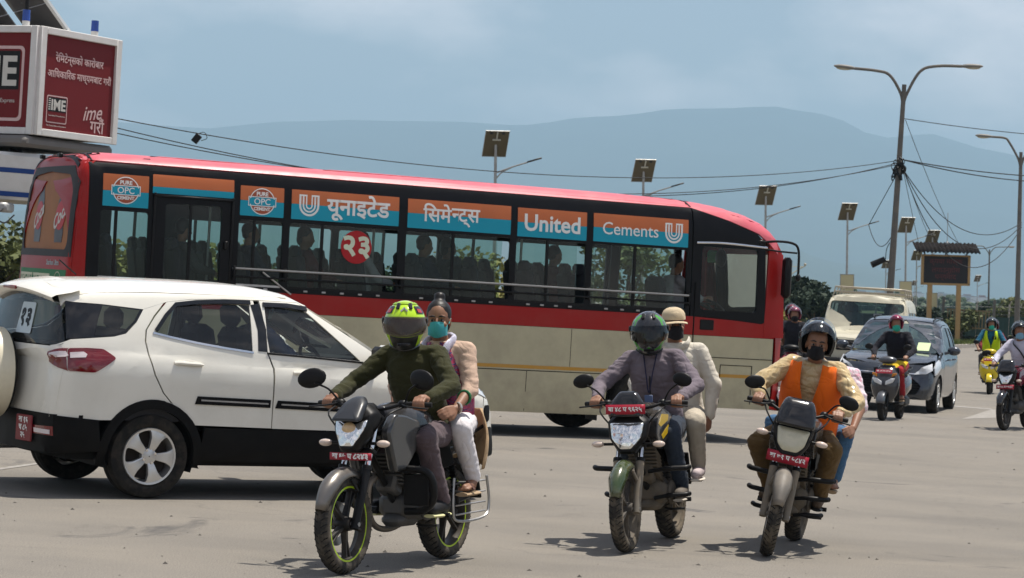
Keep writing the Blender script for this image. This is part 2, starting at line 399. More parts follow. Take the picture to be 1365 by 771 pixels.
# worn paint
PAINT = mat('worn_road_paint', (.30, .285, .26), .85, var=.3, vs=9, dirt=.95, dirtcol=(.19, .17, .15))
def gp(px, py, z=0.0):
    d = _fw + _r2 * ((px - PW / 2) / FPX) + _u2 * ((PH / 2 - py) / FPX); t = (z - CAM_H) / d.z
    return Vector((0, 0, CAM_H)) + d * t
def paint(name, P, z=.004):
    mb = MB(); mb.add([(p.x, p.y, z) for p in P], [tuple(range(len(P)))]); o = mb.build(name, PAINT); kind(o, 'structure'); return o
paint('lane_arrow', [gp(1282, 559), gp(1322, 546), gp(1336, 548), gp(1336, 557)])
paint('lane_line', [gp(1270, 541), gp(1322, 545), gp(1322, 546.4), gp(1268, 542.4)])
paint('lane_line', [gp(-20, 627), gp(62, 616), gp(64, 617.6), gp(-20, 630)])
# gravel crumbs scattered on the tarmac
rnd = random.Random(5); mb = MB()
for i in range(520):
    Y = 13.5 + 26 * rnd.random() ** 1.6; X = (rnd.random() - .5) * Y * .5; r = (.005 + .016 * rnd.random() ** 3)
    P = []; a0 = rnd.random() * 6
    for q in range(5): a = a0 + q * 1.2566; P.append((X + r * math.cos(a) * (.7 + .6 * rnd.random()), Y + r * math.sin(a) * (.7 + .6 * rnd.random()), .0005))
    P.append((X, Y, r * (.5 + .5 * rnd.random()))); mb.add(P, [(q, (q + 1) % 5, 5) for q in range(5)])
kind(mb.build('gravel', mat('gravel_crumb', (.075, .068, .06), .9), smooth=False), 'stuff')

# kerb, verge and fence beyond the junction
CONC = mat('weathered_concrete', (.36, .33, .29), .85, var=.2, vs=2.0, dirt=.5, bump=.3, bs=30)
KP = bez([gp(-500, 470, .2), gp(300, 468, .2), gp(1040, 464, .2), gp(1150, 464, .2), gp(1275, 460, .2), gp(1345, 456, .2), gp(1430, 451.5, .2)], 14)
def along(P, d):
    for a, b in zip(P, P[1:]):
        L = (b - a).length
        if d <= L: return a.lerp(b, d / L)
        d -= L
    return P[-1]
KL = sum((b - a).length for a, b in zip(KP, KP[1:]))
kb = bpy.data.objects.new('kerb', None); COL.objects.link(kb); kind(kb, 'structure'); kb.location = KP[0]
s0 = KL * .38; i = 0
while s0 < KL - 2.3:   # kerb stones
    a = along(KP, s0); b = along(KP, s0 + 2.17); q = Vector((-(b - a).y, (b - a).x, 0)).normalized() * .25; mb = MB(); a = a - KP[0]; b = b - KP[0]; u = Vector((0, 0, .2 - .004 * (i % 3))); a.z = b.z = -.2
    mb.add([a, b, b + q, a + q, a + u, b + u, b + q + u, a + q + u], [(0, 1, 5, 4), (1, 2, 6, 5), (2, 3, 7, 6), (3, 0, 4, 7), (4, 5, 6, 7)]); mb.build('kerb_stone', CONC, kb, ang=30); s0 += 2.2; i += 1
SOIL = mat('verge_soil', (.12, .115, .045), .95, var=.4, vs=.5)
FA, FB = at(300, 440, 142), at(1480, 449, 166)     # foot of the fence
def bank(s, t):   # s along 0..1, t across from the kerb to the fence 0..1 and past it
    k = along(KP, s * KL * .999); f = FA.lerp(FB, (s - .25) / .75); p = k.lerp(f, min(t, 1)); z = .19 + (f.z - .19) * min(t, 1) ** .8
    if t > 1: p = p + Vector((0, 90 * (t - 1), 0)); z += .6 * (t - 1)
    if t > .02: z += .06 * noise.noise(Vector((s * 60, t * 6, 3)))
    return Vector((p.x, p.y, z if s > 0.002 else -.1))
mb = MB(); mb.loft([[bank(s / 70, t) for t in (.004, .2, .4, .6, .8, 1.0, 1.3, 2.2)] for s in range(71)], closed=False)
kind(mb.build('verge', SOIL), 'structure')
GRASS = mat('grass_blade', (.10, .125, .028), .8, var=.45, vs=.6)
mb = MB(); rnd = random.Random(9)
for i in range(15000):
    s = .45 + .54 * rnd.random(); t = rnd.random(); p = bank(s, t); a = rnd.random() * 6.28; h = .12 + .2 * rnd.random(); wd = .035 + .03 * rnd.random()
    dx, dy = math.cos(a) * wd, math.sin(a) * wd; lx, ly = (rnd.random() - .5) * h * .8, (rnd.random() - .5) * h * .8
    mb.add([(p.x - dx, p.y - dy, p.z - .02), (p.x + dx, p.y + dy, p.z - .02), (p.x + lx, p.y + ly, p.z + h)], [(0, 1, 2)])
kind(mb.build('grass', GRASS, smooth=False, fix=False), 'stuff')
# green sheet fence with posts and wire above
FG = mat('dark_green_sheet', (.010, .034, .028), .7, var=.3, vs=1.2, dirt=.25, dirtcol=(.06, .07, .05))
fen = thing('sheet_fence', 'dark green sheet fence on the grass bank with wire strung above', 'fence', (FA.x, FA.y, 0))
PANM = None; KD = Vector((FB.x - FA.x, FB.y - FA.y, 0)); FL = KD.length; KD.normalize(); KN = Vector((-KD.y, KD.x, 0)); ang = math.atan2(KD.y, KD.x)
def fz(s): return FA.z + (FB.z - FA.z) * s / FL
for i in range(int(FL / 2.5)):
    c = KD * (i * 2.5 + 1.25)
    if PANM is None:
        m_ = MB(); rows = []
        for z in (0, .6, 1.24): rows.append([(x, .012 * math.sin(x * 40 + z * 2) + .02 * noise.noise(Vector((x * 2, z * 3, 1))), z) for x in [-1.235 + 2.47 * q / 24 for q in range(25)]])
        m_.loft(rows, closed=False); po = m_.build('fence_panel', FG, fen); PANM = po.data
        m_ = MB(); m_.box((0, 0, 1.05), (.09, .09, 2.1), bev=.01); m_.tube([(0, 0, 2.08), (0, -.18, 2.32)], .03, 6)
        pp = m_.build('fence_post', CONC, fen); POSTM = pp.data
    else:
        po = bpy.data.objects.new('fence_panel', PANM); COL.objects.link(po); po.parent = fen
        pp = bpy.data.objects.new('fence_post', POSTM); COL.objects.link(pp); pp.parent = fen
    po.location = c + Vector((0, 0, fz(i * 2.5 + 1.25) - .02)); po.rotation_euler = (0, 0, ang)
    pp.location = KD * (i * 2.5) + Vector((0, .0, fz(i * 2.5) - .1)) + KN * .06; pp.rotation_euler = (0, 0, ang)
WIREM = mat('dull_wire', (.10, .10, .105), .6, metal=.6)
for h in (1.35, 1.6, 1.85):
    mb = MB(); mb.tube([KD * s + Vector((0, 0, fz(s) + h + .015 * math.sin(s))) for s in range(0, int(FL), 3)], .014, 4); mb.build('strand', WIREM, fen)
mb = MB(); mb.tube([KD * (s * .28) + KN * (-.16 + .0) + Vector((0, 0, 2.1 + fz(s * .28))) + (KN * math.cos(s * 1.15) + Vector((0, 0, 1)) * math.sin(s * 1.15)) * .26 for s in range(int(FL / .28))], .011, 4)
mb.build('razor_coil', WIREM, fen)

# ------------------------------------------------------------------ hills and hazy town
def ridge_mesh(name, prof, Yr, Yb, m, seed, rough, rows=34):
    def yr(px):
        for (a, b), (c, d) in zip(prof, prof[1:]):
            if a <= px <= c: t = (px - a) / (c - a); t = t * t * (3 - 2 * t); return b + (d - b) * t
        return prof[-1][1]
    mb = MB(); rings = []
    cols = [prof[0][0] + (prof[-1][0] - prof[0][0]) * i / 150 for i in range(151)]
    for r in range(rows + 1):
        t = r / rows; row = []
        for px in cols:
            hz = at(px, yr(px), Yr).z; X = max(-12400, min(12400, (px - PW / 2) / FPX * Yr * (.6 + .4 * t)))
            Y = Yb + (Yr - Yb) * t
            nn = noise.fractal(Vector((X / 1200 + seed, Y / 1200, 0)), 1.0, 2.0, 6)
            z = hz * (t ** 1.35) * (1 + rough * nn * (1 - t * .82)) - 6 * (1 - t)
            row.append((X, Y, z))
        rings.append(row)
    rings.append([(x * 1.03, y + 900, z * .6) for x, y, z in rings[-1]])
    mb.loft(rings, closed=False); return kind(mb.build(name, m, ang=180), 'structure')
HILL = mat('forested_hillside', (.045, .065, .04), .95, var=.5, vs=.003)
ridge_mesh('hill', [(-1500, 260), (-600, 190), (0, 150), (380, 168), (640, 162), (800, 152), (905, 146), (1005, 139), (1085, 152), (1165, 183), (1235, 177), (1290, 197), (1345, 213), (1420, 228), (1700, 260), (3000, 300)], 14500, 8200, HILL, 1.3, .30)
ridge_mesh('hill', [(-1500, 300), (-200, 300), (250, 262), (430, 258), (600, 285), (760, 318), (900, 300), (1010, 322), (1120, 352), (1300, 395), (1500, 408), (3000, 420)], 8200, 4800, HILL, 7.7, .35)
rnd = random.Random(21)
HW = [mat('far_wall_%s' % c, v, .8) for c, v in (('cream', (.42, .40, .36)), ('brick', (.28, .20, .16)), ('white', (.55, .55, .53)), ('ochre', (.38, .28, .16)))]
HR = [mat('far_roof_grey', (.25, .25, .25), .8), mat('far_roof_red', (.24, .14, .11), .8)]
for i in range(70):
    px = 1030 + 350 * rnd.random(); Y = 2600 + 1600 * rnd.random(); top = 384 + 34 * rnd.random() + (px - 1030) * .03
    p = at(px, top, Y); h = max(6, p.z + 2); wd = 12 + 14 * rnd.random(); dp = 10 + 8 * rnd.random()
    if px < 1100 and rnd.random() < .4: continue
    wi, ri_ = rnd.randrange(4), rnd.randrange(2)
    o = thing('far_house', 'small %s house with %s roof in the hazy town below the hills' % (('cream', 'dull brick', 'white', 'ochre')[wi], ('a grey', 'a red')[ri_]), 'house', (p.x, p.y, -2), rnd.random() * .8 - .4, 'hazy town houses below the hills')
    m_ = MB(); m_.box((0, 0, h / 2), (wd, dp, h)); m_.build('wall', HW[wi], o, smooth=False)
    m_ = MB(); m_.box((0, 0, h + .15), (wd + .8, dp + .8, .4)); m_.box((wd * .2, 0, h + 1.2), (wd * .4, dp * .5, 2.0)); m_.build('roof', HR[ri_], o, smooth=False)

# ------------------------------------------------------------------ trees and shrubs
BARK = mat('bark', (.10, .075, .05), .9, var=.3, vs=9, bump=.6, bs=20)
LEAF = [mat('leaf_dark', (.035, .060, .022), .7, var=.5, vs=1.1, spec=.3), mat('leaf_olive', (.085, .100, .028), .7, var=.5, vs=1.1, spec=.3), mat('leaf_yellow', (.16, .15, .03), .7, var=.5, vs=1.1, spec=.3), mat('leaf_deep', (.028, .045, .026), .75, var=.5, vs=1.1, spec=.25)]
def tree(name, label, base, h, rx, leafm, seed, nleaf=2600, trunk=.35, leaf=.11, cat='tree', group=None, lobes=9):
    rn = random.Random(seed); o = thing(name, label, cat, base, 0, group)
    mb = MB(); ht = h * trunk
    mb.tube([(0, 0, -.1), (.03 * h, 0, ht * .5), (.0, .02 * h, ht), (.03 * h, 0, h * .75)], [.045 * h, .035 * h, .028 * h, .008 * h], 8)
    cl = []
    for i in range(lobes):
        a = i * 2.4 + rn.random(); e = rn.random(); r = rx * (.35 + .5 * rn.random()); z = ht + (h - ht) * (.15 + .7 * e)
        c = Vector((math.cos(a) * r * (1 - .5 * e), math.sin(a) * r * (1 - .5 * e), z)); cl.append((c, rx * (.30 + .24 * rn.random()), (h - ht) * (.16 + .12 * rn.random())))
        mb.tube([(0, 0, ht * (.6 + .5 * e)), (c.x * .5, c.y * .5, (ht + z) / 2), tuple(c)], [.02 * h, .013 * h, .005 * h], 5)
    mb.build('trunk', BARK, o)
    mb = MB()
    for i in range(nleaf):
        c, r, rz_ = cl[rn.randrange(len(cl))]
        d = Vector((rn.gauss(0, 1), rn.gauss(0, 1), rn.gauss(0, 1))).normalized() * (rn.random() ** .45)
        p = c + Vector((d.x * r, d.y * r, d.z * rz_)); a = Vector((rn.gauss(0, 1), rn.gauss(0, 1), rn.gauss(0, .6))).normalized(); b = a.cross(Vector((rn.gauss(0, 1), rn.gauss(0, 1), rn.gauss(0, 1)))).normalized()
        q = leaf * (.6 + .8 * rn.random())
        mb.add([p - a * q, p + b * q * .55, p + a * q, p - b * q * .55], [(0, 1, 2, 3)])
    mb.build('crown', leafm, o, smooth=False, fix=False); return o
k_ = 0
for px, Y, ty, rx, lm, lab in [(1062, 128, 372, 2.2, 3, 'dense dark green shrub just past the front of the bus'), (1088, 124, 384, 1.7, 3, 'lower dark shrub between the bus front and the jeep'), (1046, 132, 380, 1.6, 1, 'olive shrub half hidden by the bus mirror'),
                             (1106, 150, 398, 1.6, 0, 'small dark shrub beside the jeep door mirror'), (1336, 190, 391, 2.3, 1, 'olive round tree behind the fence near the single lamp post'), (1357, 196, 398, 1.9, 2, 'yellowish tree behind the fence beside the grey lamp post'), (1314, 215, 405, 1.8, 0, 'small dark tree between the display board and the olive tree')]:
    p = at(px, ty, Y); tree('shrub' if Y < 180 else 'round_tree', lab, (p.x, p.y, .4), max(1.6, p.z - .4), rx, LEAF[lm], 40 + k_, 2400, .2, .16, 'shrub' if Y < 180 else 'tree'); k_ += 1
for px, Y, ty, rx, lm, lab in [(-15, 60, 322, 1.5, 1, 'olive bush beside the white booth at the bus rear'), (60, 62, 300, 2.0, 1, 'roadside tree seen through the rear side window of the bus'), (170, 58, 312, 1.8, 2, 'yellow green tree seen through the emergency door window'),
                             (262, 66, 316, 2.2, 2, 'bright yellow green tree behind the seats at the emergency door'), (352, 70, 340, 2.2, 1, 'olive tree seen through the narrow bus window'), (480, 74, 350, 2.6, 0, 'dark tree seen through the bus window with the red disc'),
                             (640, 72, 330, 2.9, 2, 'yellow green tree seen through the middle bus window'), (742, 84, 352, 2.4, 0, 'low dark tree seen through the bus window below the English sign'), (838, 70, 318, 1.9, 1, 'tall olive tree seen through the last bus window'), (930, 78, 362, 2.2, 1, 'olive shrub seen behind the bus driver'), (985, 84, 372, 2.0, 2, 'yellowish shrub seen through the driver window')]:
    p = at(px, ty, Y); tree('roadside_tree', lab, (p.x, p.y, 0), max(1.8, p.z), rx, LEAF[lm], 60 + k_, 2200, .28, .10); k_ += 1
# distant belt of trees at the edge of the town: too far to count
mb = MB(); rn = random.Random(77)
for i in range(2400):
    px = 1000 + 460 * rn.random(); Y = 620 + 420 * rn.random(); X = (px - PW / 2) / FPX * Y; h = 3.0 + 4.5 * rn.random() * (.5 + .5 * math.sin(px * .05 + 1) ** 2); r = .7 + 1.0 * rn.random()
    for q in range(3): mb.ell((X + rn.uniform(-2.4, 2.4), Y + rn.uniform(-3, 3), h * (.2 + .28 * q + .2 * rn.random())), (r * rn.uniform(.5, 1), r * rn.uniform(.5, 1), h * rn.uniform(.10, .20)), 5, 4, rotx(rn.uniform(-.6, .6)))
kind(mb.build('distant_woods', LEAF[0], smooth=False, fix=False), 'stuff')
for i, (px, ty, Y, lm) in enumerate(((1232, 409, 156, 3), (1262, 412, 160, 0), (1283, 411, 158, 1), (1116, 406, 150, 3))):
    p = at(px, ty, Y); tree('shrub', ('dark shrub under the display board behind the fence', 'low shrub between the display board posts', 'olive shrub beside the ochre gate', 'dark low shrub behind the jeep bonnet')[i], (p.x, p.y, .4), max(1.2, p.z - .4), 1.7, LEAF[lm], 140 + i, 1500, .15, .15, 'shrub')
# ------------------------------------------------------------------ shared vehicle materials
RUB = mat('tyre_rubber', (.009, .0085, .008), .85, var=.3, vs=20, dirt=.45, dirtcol=(.085, .072, .056), bump=.35, bs=120)
BLK = mat('black_plastic', (.006, .006, .0065), .42, var=.25, vs=12, dirt=.12, dirtcol=(.05, .045, .037), spec=.2)
BLKG = mat('black_gloss', (.008, .008, .009), .12, var=.2, coat=.5)
DARK = mat('dark_cavity', (.006, .006, .006), .9)
CHR = mat('chrome', (.72, .72, .72), .12, metal=1, var=.08, vs=15)
STEEL = mat('grey_steel', (.42, .42, .42), .38, metal=.9, var=.2, vs=15, dirt=.3)
SEATM = mat('seat_cloth', (.028, .030, .040), .8, var=.3, vs=10, bump=.2)
def lay(bvh, vs, fs, ax, off, mb, org=(0, 0), flip=1):
    """lettering laid on a surface: mesh x -> along, y -> up"""
    dirv, emb = AX[ax]; o = len(mb.v)
    for p in vs:
        q = emb((org[0] + flip * p[0], org[1] + p[1])); h, nr, _, d = bvh.ray_cast(q + dirv * 50, -dirv)
        if h is None: h = q + dirv; nr = dirv
        if nr.dot(dirv) < 0: nr = -nr
        mb.v.append(tuple(h + nr * (off + p[2])))
    mb.f += [tuple(i + o for i in f) for f in fs]
TYREC = {}
def tyre_mesh(r, wd, prof=.665, blocks=0):
    ri = r * prof; h = wd / 2
    return [(ri, -h * .78), (ri + (r - ri) * .25, -h * .98), (ri + (r - ri) * .6, -h), (r * .965, -h * .9), (r * .992, -h * .68), (r * .984, -h * .66), (r * .984, -h * .6), (r * .997, -h * .56), (r, -h * .2), (r * .986, -h * .16), (r * .986, -h * .06), (r, 0),
            (r * .986, h * .06), (r * .986, h * .16), (r, h * .2), (r * .997, h * .56), (r * .984, h * .6), (r * .984, h * .66), (r * .992, h * .68), (r * .965, h * .9), (ri + (r - ri) * .6, h), (ri + (r - ri) * .25, h * .98), (ri, h * .78)]
def car_wheel(parent, c, r, wd, rimm, side, style='five', seg=40):
    """side -1: outer face towards -Y"""
    t = bpy.data.objects.new('wheel', None); COL.objects.link(t); t.parent = parent; t.location = c; t.rotation_euler = (0, .35, 0 if side < 0 else math.pi)
    mb = MB(); mb.lathe(tyre_mesh(r, wd), seg); mb.build('tyre', RUB, t, ang=50)
    ri = r * .665; yo = -wd / 2
    mb = MB(); mb.lathe([(ri * 1.02, yo * .82), (ri * 1.0, yo * .95), (ri * .93, yo * .93), (ri * .90, yo * .6), (ri * .86, 0), (ri * .86, wd * .35)], seg)
    if style == 'steel':
        mb.lathe([(ri * .9, yo * .5), (ri * .75, yo * .6), (ri * .55, yo * .35), (ri * .35, yo * .75), (0.01, yo * .8)], seg)
        for q in range(8):
            a = q * math.pi / 4; mb.cyl((ri * .42 * math.cos(a), yo * .6, ri * .42 * math.sin(a)), (ri * .42 * math.cos(a), yo * .9, ri * .42 * math.sin(a)), .018, seg=6)
    else:
        mb.lathe([(ri * .30, yo * .45), (ri * .28, yo * .80), (ri * .2, yo * .86), (.005, yo * .88)], 24)
        ns = 5
        for q in range(ns):
            a = 2 * math.pi * q / ns + .3
            # broad Y spokes, dished
            def pt(rr, da, yy): return (rr * math.cos(a + da), yy, rr * math.sin(a + da))
            rr = [(.22, .46, yo * .80), (.42, .34, yo * .90), (.66, .29, yo * .93), (.86, .33, yo * .91), (.97, .42, yo * .87)]
            F = []; V = []
            for ra, da, yy in rr: V += [pt(ri * ra, -da, yy), pt(ri * ra, -da * .55, yy * 1.04), pt(ri * ra, 0, yy * .99), pt(ri * ra, da * .55, yy * 1.04), pt(ri * ra, da, yy), pt(ri * ra, da, yy * .62), pt(ri * ra, -da, yy * .62)]
            for i in range(len(rr) - 1):
                for j in range(7): F.append((i * 7 + j, i * 7 + (j + 1) % 7, (i + 1) * 7 + (j + 1) % 7, (i + 1) * 7 + j))
            mb.add(V, F)
    mb.build('rim', rimm, t, ang=40)
    mb = MB()
    if style != 'steel':
        for q in range(4):
            a = q * math.pi / 2 + .8; mb.cyl((ri * .24 * math.cos(a), yo * .80, ri * .24 * math.sin(a)), (ri * .24 * math.cos(a), yo * .93, ri * .24 * math.sin(a)), .011, seg=6)
        kind(mb.build('wheel_nuts', CHR, t), 'stuff')
    mb = MB(); mb.lathe([(.01, yo * .1), (ri * .84, yo * .1), (ri * .84, wd * .3)], 24); mb.build('brake_drum', mat('brake_rust', (.05, .04, .035), .8, metal=.4), t)
    return t

# ------------------------------------------------------------------ the city bus
BUSQ = (-4.95, 28.24, .4371)
bus = thing('city_bus', 'red and cream city bus with orange and teal signs above its windows', 'bus')
HWD = 1.145
bus.matrix_world = Matrix.Translation((BUSQ[0] - math.sin(BUSQ[2]) * HWD, BUSQ[1] + math.cos(BUSQ[2]) * HWD, 0)) @ Matrix.Rotation(BUSQ[2], 4, 'Z')
bxs = [-.02, .06, .5, 2, 4, 6, 7.6, 8.15, 8.75, 9.2, 9.36]
bzs = [.22, .30, .75, 1.35, 1.6, 2.3, 2.72, 2.92, 3.035, 3.062]
bws = [1.10, 1.145, 1.15, 1.15, 1.145, 1.128, 1.112, 1.08, .93, .70]
bcs = [-1, -.86, -.5, 0, .5, .86, 1]
ztop = [2.99, 3.045, 3.062, 3.066, 3.066, 3.062, 3.05, 3.025, 2.945, 2.80, 2.54]
def bpos(i, k, c):
    z = bzs[k]; q = ztop[i] / 3.062
    if z > 2.0: z = 2.0 + (z - 2.0) * (ztop[i] - 2.0) / 1.062
    x = bxs[i]; f = bcs[c]
    if i <= 1: x += .10 * max(0, z - 1.9) ** 1.5
    if i == 0: x -= .06 * (1 - f * f)
    if i >= 9: x -= .05 * max(0, z - 1.4)
    if i == 10: x += .10 * (1 - f * f)
    y = bws[k] * f
    if i in (0, 10): y *= .955
    return (x, y, z)
bvs, bfs, BB = lattice(len(bxs), len(bzs), len(bcs), bpos, 2)
BRED = mat('bus_red', (.30, .006, .005), .36, var=.12, vs=2.5, coat=.08, bump=.25, bs=2.0, spec=.2, dirt=.10, dirtcol=(.25, .12, .09))
BROOF = mat('bus_roof_faded_red', (.56, .105, .135), .36, var=.10, vs=2, coat=.15, dirt=.30, dirtcol=(.55, .22, .20))
BCRM = mat('bus_cream', (.45, .41, .27), .38, var=.08, vs=1.6, bump=.35, bs=1.8, coat=.15, dirt=.35, dirtcol=(.22, .19, .14), dz=(.2, .9, .7))
BYEL = mat('bus_yellow_stripe', (.46, .24, .035), .4, dirt=.2)
BBLK = mat('bus_black_band', (.004, .0042, .0055), .33, var=.3, vs=4, dirt=.08, dirtcol=(.03, .027, .024), spec=.16)
ORG = mat('sign_orange', (.50, .135, .045), .45, var=.10, vs=3, dirt=.12, dirtcol=(.35, .15, .08)); TEAL = mat('sign_teal', (.004, .30, .42), .45, var=.08, vs=3, dirt=.1, dirtcol=(.05, .3, .36))
WHT = mat('sign_white', (.78, .77, .74), .5, var=.05); WHTD = mat('sign_dirty_white', (.55, .53, .48), .55, var=.1)
BGLS = glass('bus_glass', (.66, .80, .76), .6, .015, .04, (.13, .20, .18)); BGLC = glass('bus_glass_clear', (.84, .93, .91), .55, .015, .02, (.2, .28, .26))
ARF = [(2.15, .5), (7.42, .5)]; AR = .60
def lower_poly(z1):
    P = [(.0, z1), (.0, .42), (.25, .31)]
    for cx, cz in ARF:
        a0 = math.degrees(math.asin((.30 - cz) / AR)); P += [(cx + AR * math.cos(R(180 - a0)), .29)] + arc(cx, cz, AR, 180 - a0, a0, 14)[1:-1] + [(cx + AR * math.cos(R(a0)), .29)]
    P += [(8.0, .29), (8.0, z1)]
    return P
WINS = [(.31, .87, 'a'), (1.07, 1.74, 'd'), (1.95, 2.49, 'a'), (2.575, 3.945, 'a'), (4.045, 5.415, 'a'), (5.495, 6.445, 'a'), (6.53, 7.87, 'a')]
for side in (-1, 1):
    ax = 'y-' if side < 0 else 'y+'
    panel(BB, lower_poly(1.338), ax, 0, .03, .25, 'side_panel', BCRM, bus)
    panel(BB, [(8.008, 1.338), (8.008, .44), (9.18, .43), (9.18, 1.338)], ax, 0, .03, .2, 'driver_door_lower_panel', BCRM, bus)
    panel(BB, [(.0, .822), (8.0, .822), (8.0, .868), (.0, .868)] if side < 0 else [(0, .822), (7.9, .822), (7.9, .868), (0, .868)], ax, .003, .003, .3, 'yellow_stripe', BYEL, bus) if False else None
    for a, b in ((.0, 1.58), (2.72, 6.84), (8.015, 9.17)): panel(BB, [(a, .824), (b, .824), (b, .866), (a, .866)], ax, .003, .003, .3, 'yellow_stripe', BYEL, bus)
    for a, b in ((.05, 1.56), (2.76, 6.80)): panel(BB, [(a, .796), (b, .796), (b, .806), (a, .806)], ax, .002, .003, .4, 'panel_seam', DARK, bus)
    panel(BB, [(.0, 1.342), (7.992, 1.342), (7.992, 1.572), (.0, 1.572)], ax, .001, .03, .25, 'red_waist_panel', BRED, bus)
    panel(BB, [(8.006, 1.342), (9.19, 1.342), (9.21, 1.50), (9.05, 1.53), (8.006, 1.57)], ax, .001, .03, .2, 'driver_door_red_panel', BRED, bus)
    panel(BB, [(-.01, 1.576), (.165, 1.576), (.165, 2.945), (.12, 2.95), (.12, 3.05), (.03, 3.04), (-.01, 2.6)], ax, .001, .03, .06, 'rear_corner_panel', BRED, bus)
    holes = []
    for a, b, ty in WINS: holes.append(rrect(a, 1.64, b, 2.395 if ty == 'a' else 2.52, .035)[::-1])
    panel(BB, [[(.17, 1.577), (7.93, 1.577), (7.93, 2.93), (.17, 2.93)]] + holes, ax, 0, .035, .18, 'window_band', BBLK, bus)
    panel(BB, [[(7.945, 1.577), (8.3, 1.568), (8.99, 1.52), (9.04, 1.55), (9.0, 2.55), (8.88, 2.66), (8.45, 2.80), (7.945, 2.93)], rrect(8.08, 1.66, 8.90, 2.46, .05)[::-1]], ax, .002, .035, .12, 'driver_door_window_frame', BBLK, bus)
    panel(BB, [(.105, 2.948), (7.93, 2.934), (8.46, 2.805), (8.9, 2.665), (9.06, 2.55), (9.2, 2.42), (9.2, 2.6), (8.9, 2.9), (8.4, 3.05), (7.9, 3.10), (.12, 3.10)], ax, .004, .03, .1, 'roof_edge', BROOF, bus)
    # glazing
    for a, b, ty in WINS:
        z1 = 2.40 if ty == 'a' else 2.525; mid = a + (b - a) * (.33 if a < 1 else .36 if b - a < .6 else .30 if abs(a - 2.575) < .01 else .45)
        panel(BB, [(a - .01, 1.63), (mid, 1.63), (mid, z1), (a - .01, z1)], ax, -.016, .004, .4, 'window_pane', BGLS if a > 2.5 else BGLC, bus)
        q = b + .01 if a < 2.5 else b - .12 * (b - a)
        panel(BB, [(mid - .02, 1.63), (q, 1.63), (q, z1), (mid - .02, z1)], ax, -.024, .004, .4, 'window_pane', BGLS, bus)
        panel(BB, [(mid - .016, 1.635), (mid + .016, 1.635), (mid + .016, z1 - .005), (mid - .016, z1 - .005)], ax, -.006, .03, .4, 'window_mullion', BLK, bus)
        panel(BB, [(a, 1.628), (b, 1.628), (b, 1.652), (a, 1.652)], ax, .008, .03, .4, 'window_track', STEEL if side < 0 and a < 2 else BLK, bus)
    panel(BB, rrect(8.07, 1.65, 8.91, 2.47, .05), ax, -.012, .004, .4, 'driver_window_pane', BGLC, bus)
    for u in (3.55, 4.62, 5.72):
        panel(BB, [(u, .31), (u + .007, .31), (u + .007, .795), (u, .795)], ax, .002, .003, .3, 'panel_seam', DARK, bus)
    for u in (2.95, 6.3):
        panel(BB, [(u, .87), (u + .006, .87), (u + .006, 1.336), (u, 1.336)], ax, .002, .003, .3, 'panel_seam', DARK, bus)
    # small catches along the sill
    if side < 0:
        mbk = MB()
        for a, b, ty in WINS:
            for q in range(1, int((b - a) / .23) + 1):
                u = a + q * (b - a) / (int((b - a) / .23) + 1); h, nr, _, d = BB.ray_cast(Vector((u, -9, 1.605)), Vector((0, 1, 0))); mbk.box(h + Vector((0, -.008, 0)), (.05, .014, .022), bev=.004)
        kind(mbk.build('window_catches', STEEL, bus), 'stuff')
# roof skin, front, rear
panel(BB, [(.13, -1.0), (8.95, -1.0), (9.2, -.7), (9.2, .7), (8.95, 1.0), (.13, 1.0)], 'z+', 0, .03, .15, 'roof', BROOF, bus)
for u, wd in ((.10, .018), (.205, .018), (7.93, .022)):
    mbk = MB(); panel(BB, [(u - wd / 2 + .0, 2.945), (u + wd / 2, 2.945), (u + wd / 2 - .02, 3.08), (u - wd / 2 - .02, 3.08)], 'y-', .008, .012, .05, mb=mbk)
    panel(BB, [(u - wd / 2 - .02, -.95), (u + wd / 2 - .02, -.95), (u + wd / 2 - .02, .95), (u - wd / 2 - .02, .95)], 'z+', .008, .012, .2, mb=mbk); mbk.build('roof_seam', BLK, bus)
RWIN = [(-.95, 1.92), (.95, 1.92), (1.0, 2.0), (.97, 2.60), (.80, 2.78), (.0, 2.82), (-.80, 2.78), (-.97, 2.60), (-1.0, 2.0)]
panel(BB, [[(-1.10, 1.36), (1.10, 1.36), (1.09, 2.7), (1.03, 2.98), (.9, 3.035), (-.9, 3.035), (-1.03, 2.98), (-1.09, 2.7)], rpoly(RWIN, .06)[::-1]], 'x-', 0, .03, .14, 'rear_panel', BRED, bus)
panel(BB, [[(-1.08, 1.84), (1.08, 1.84), (1.06, 2.70), (.86, 2.88), (-.86, 2.88), (-1.06, 2.70)], rpoly([(p[0] * .985, p[1]) for p in RWIN], .06)[::-1]], 'x-', .006, .012, .14, 'rear_window_frame', mat('grey_rubber', (.030, .030, .032), .6, dirt=.2, dirtcol=(.10, .09, .08)), bus)
rw = panel(BB, rpoly(RWIN, .05), 'x-', -.014, .006, .2, 'rear_window', mat('rear_window_film_brown', (.30, .115, .035), .5, var=.45, vs=2.2, dirt=.3, dirtcol=(.26, .20, .14), spec=.2), bus)
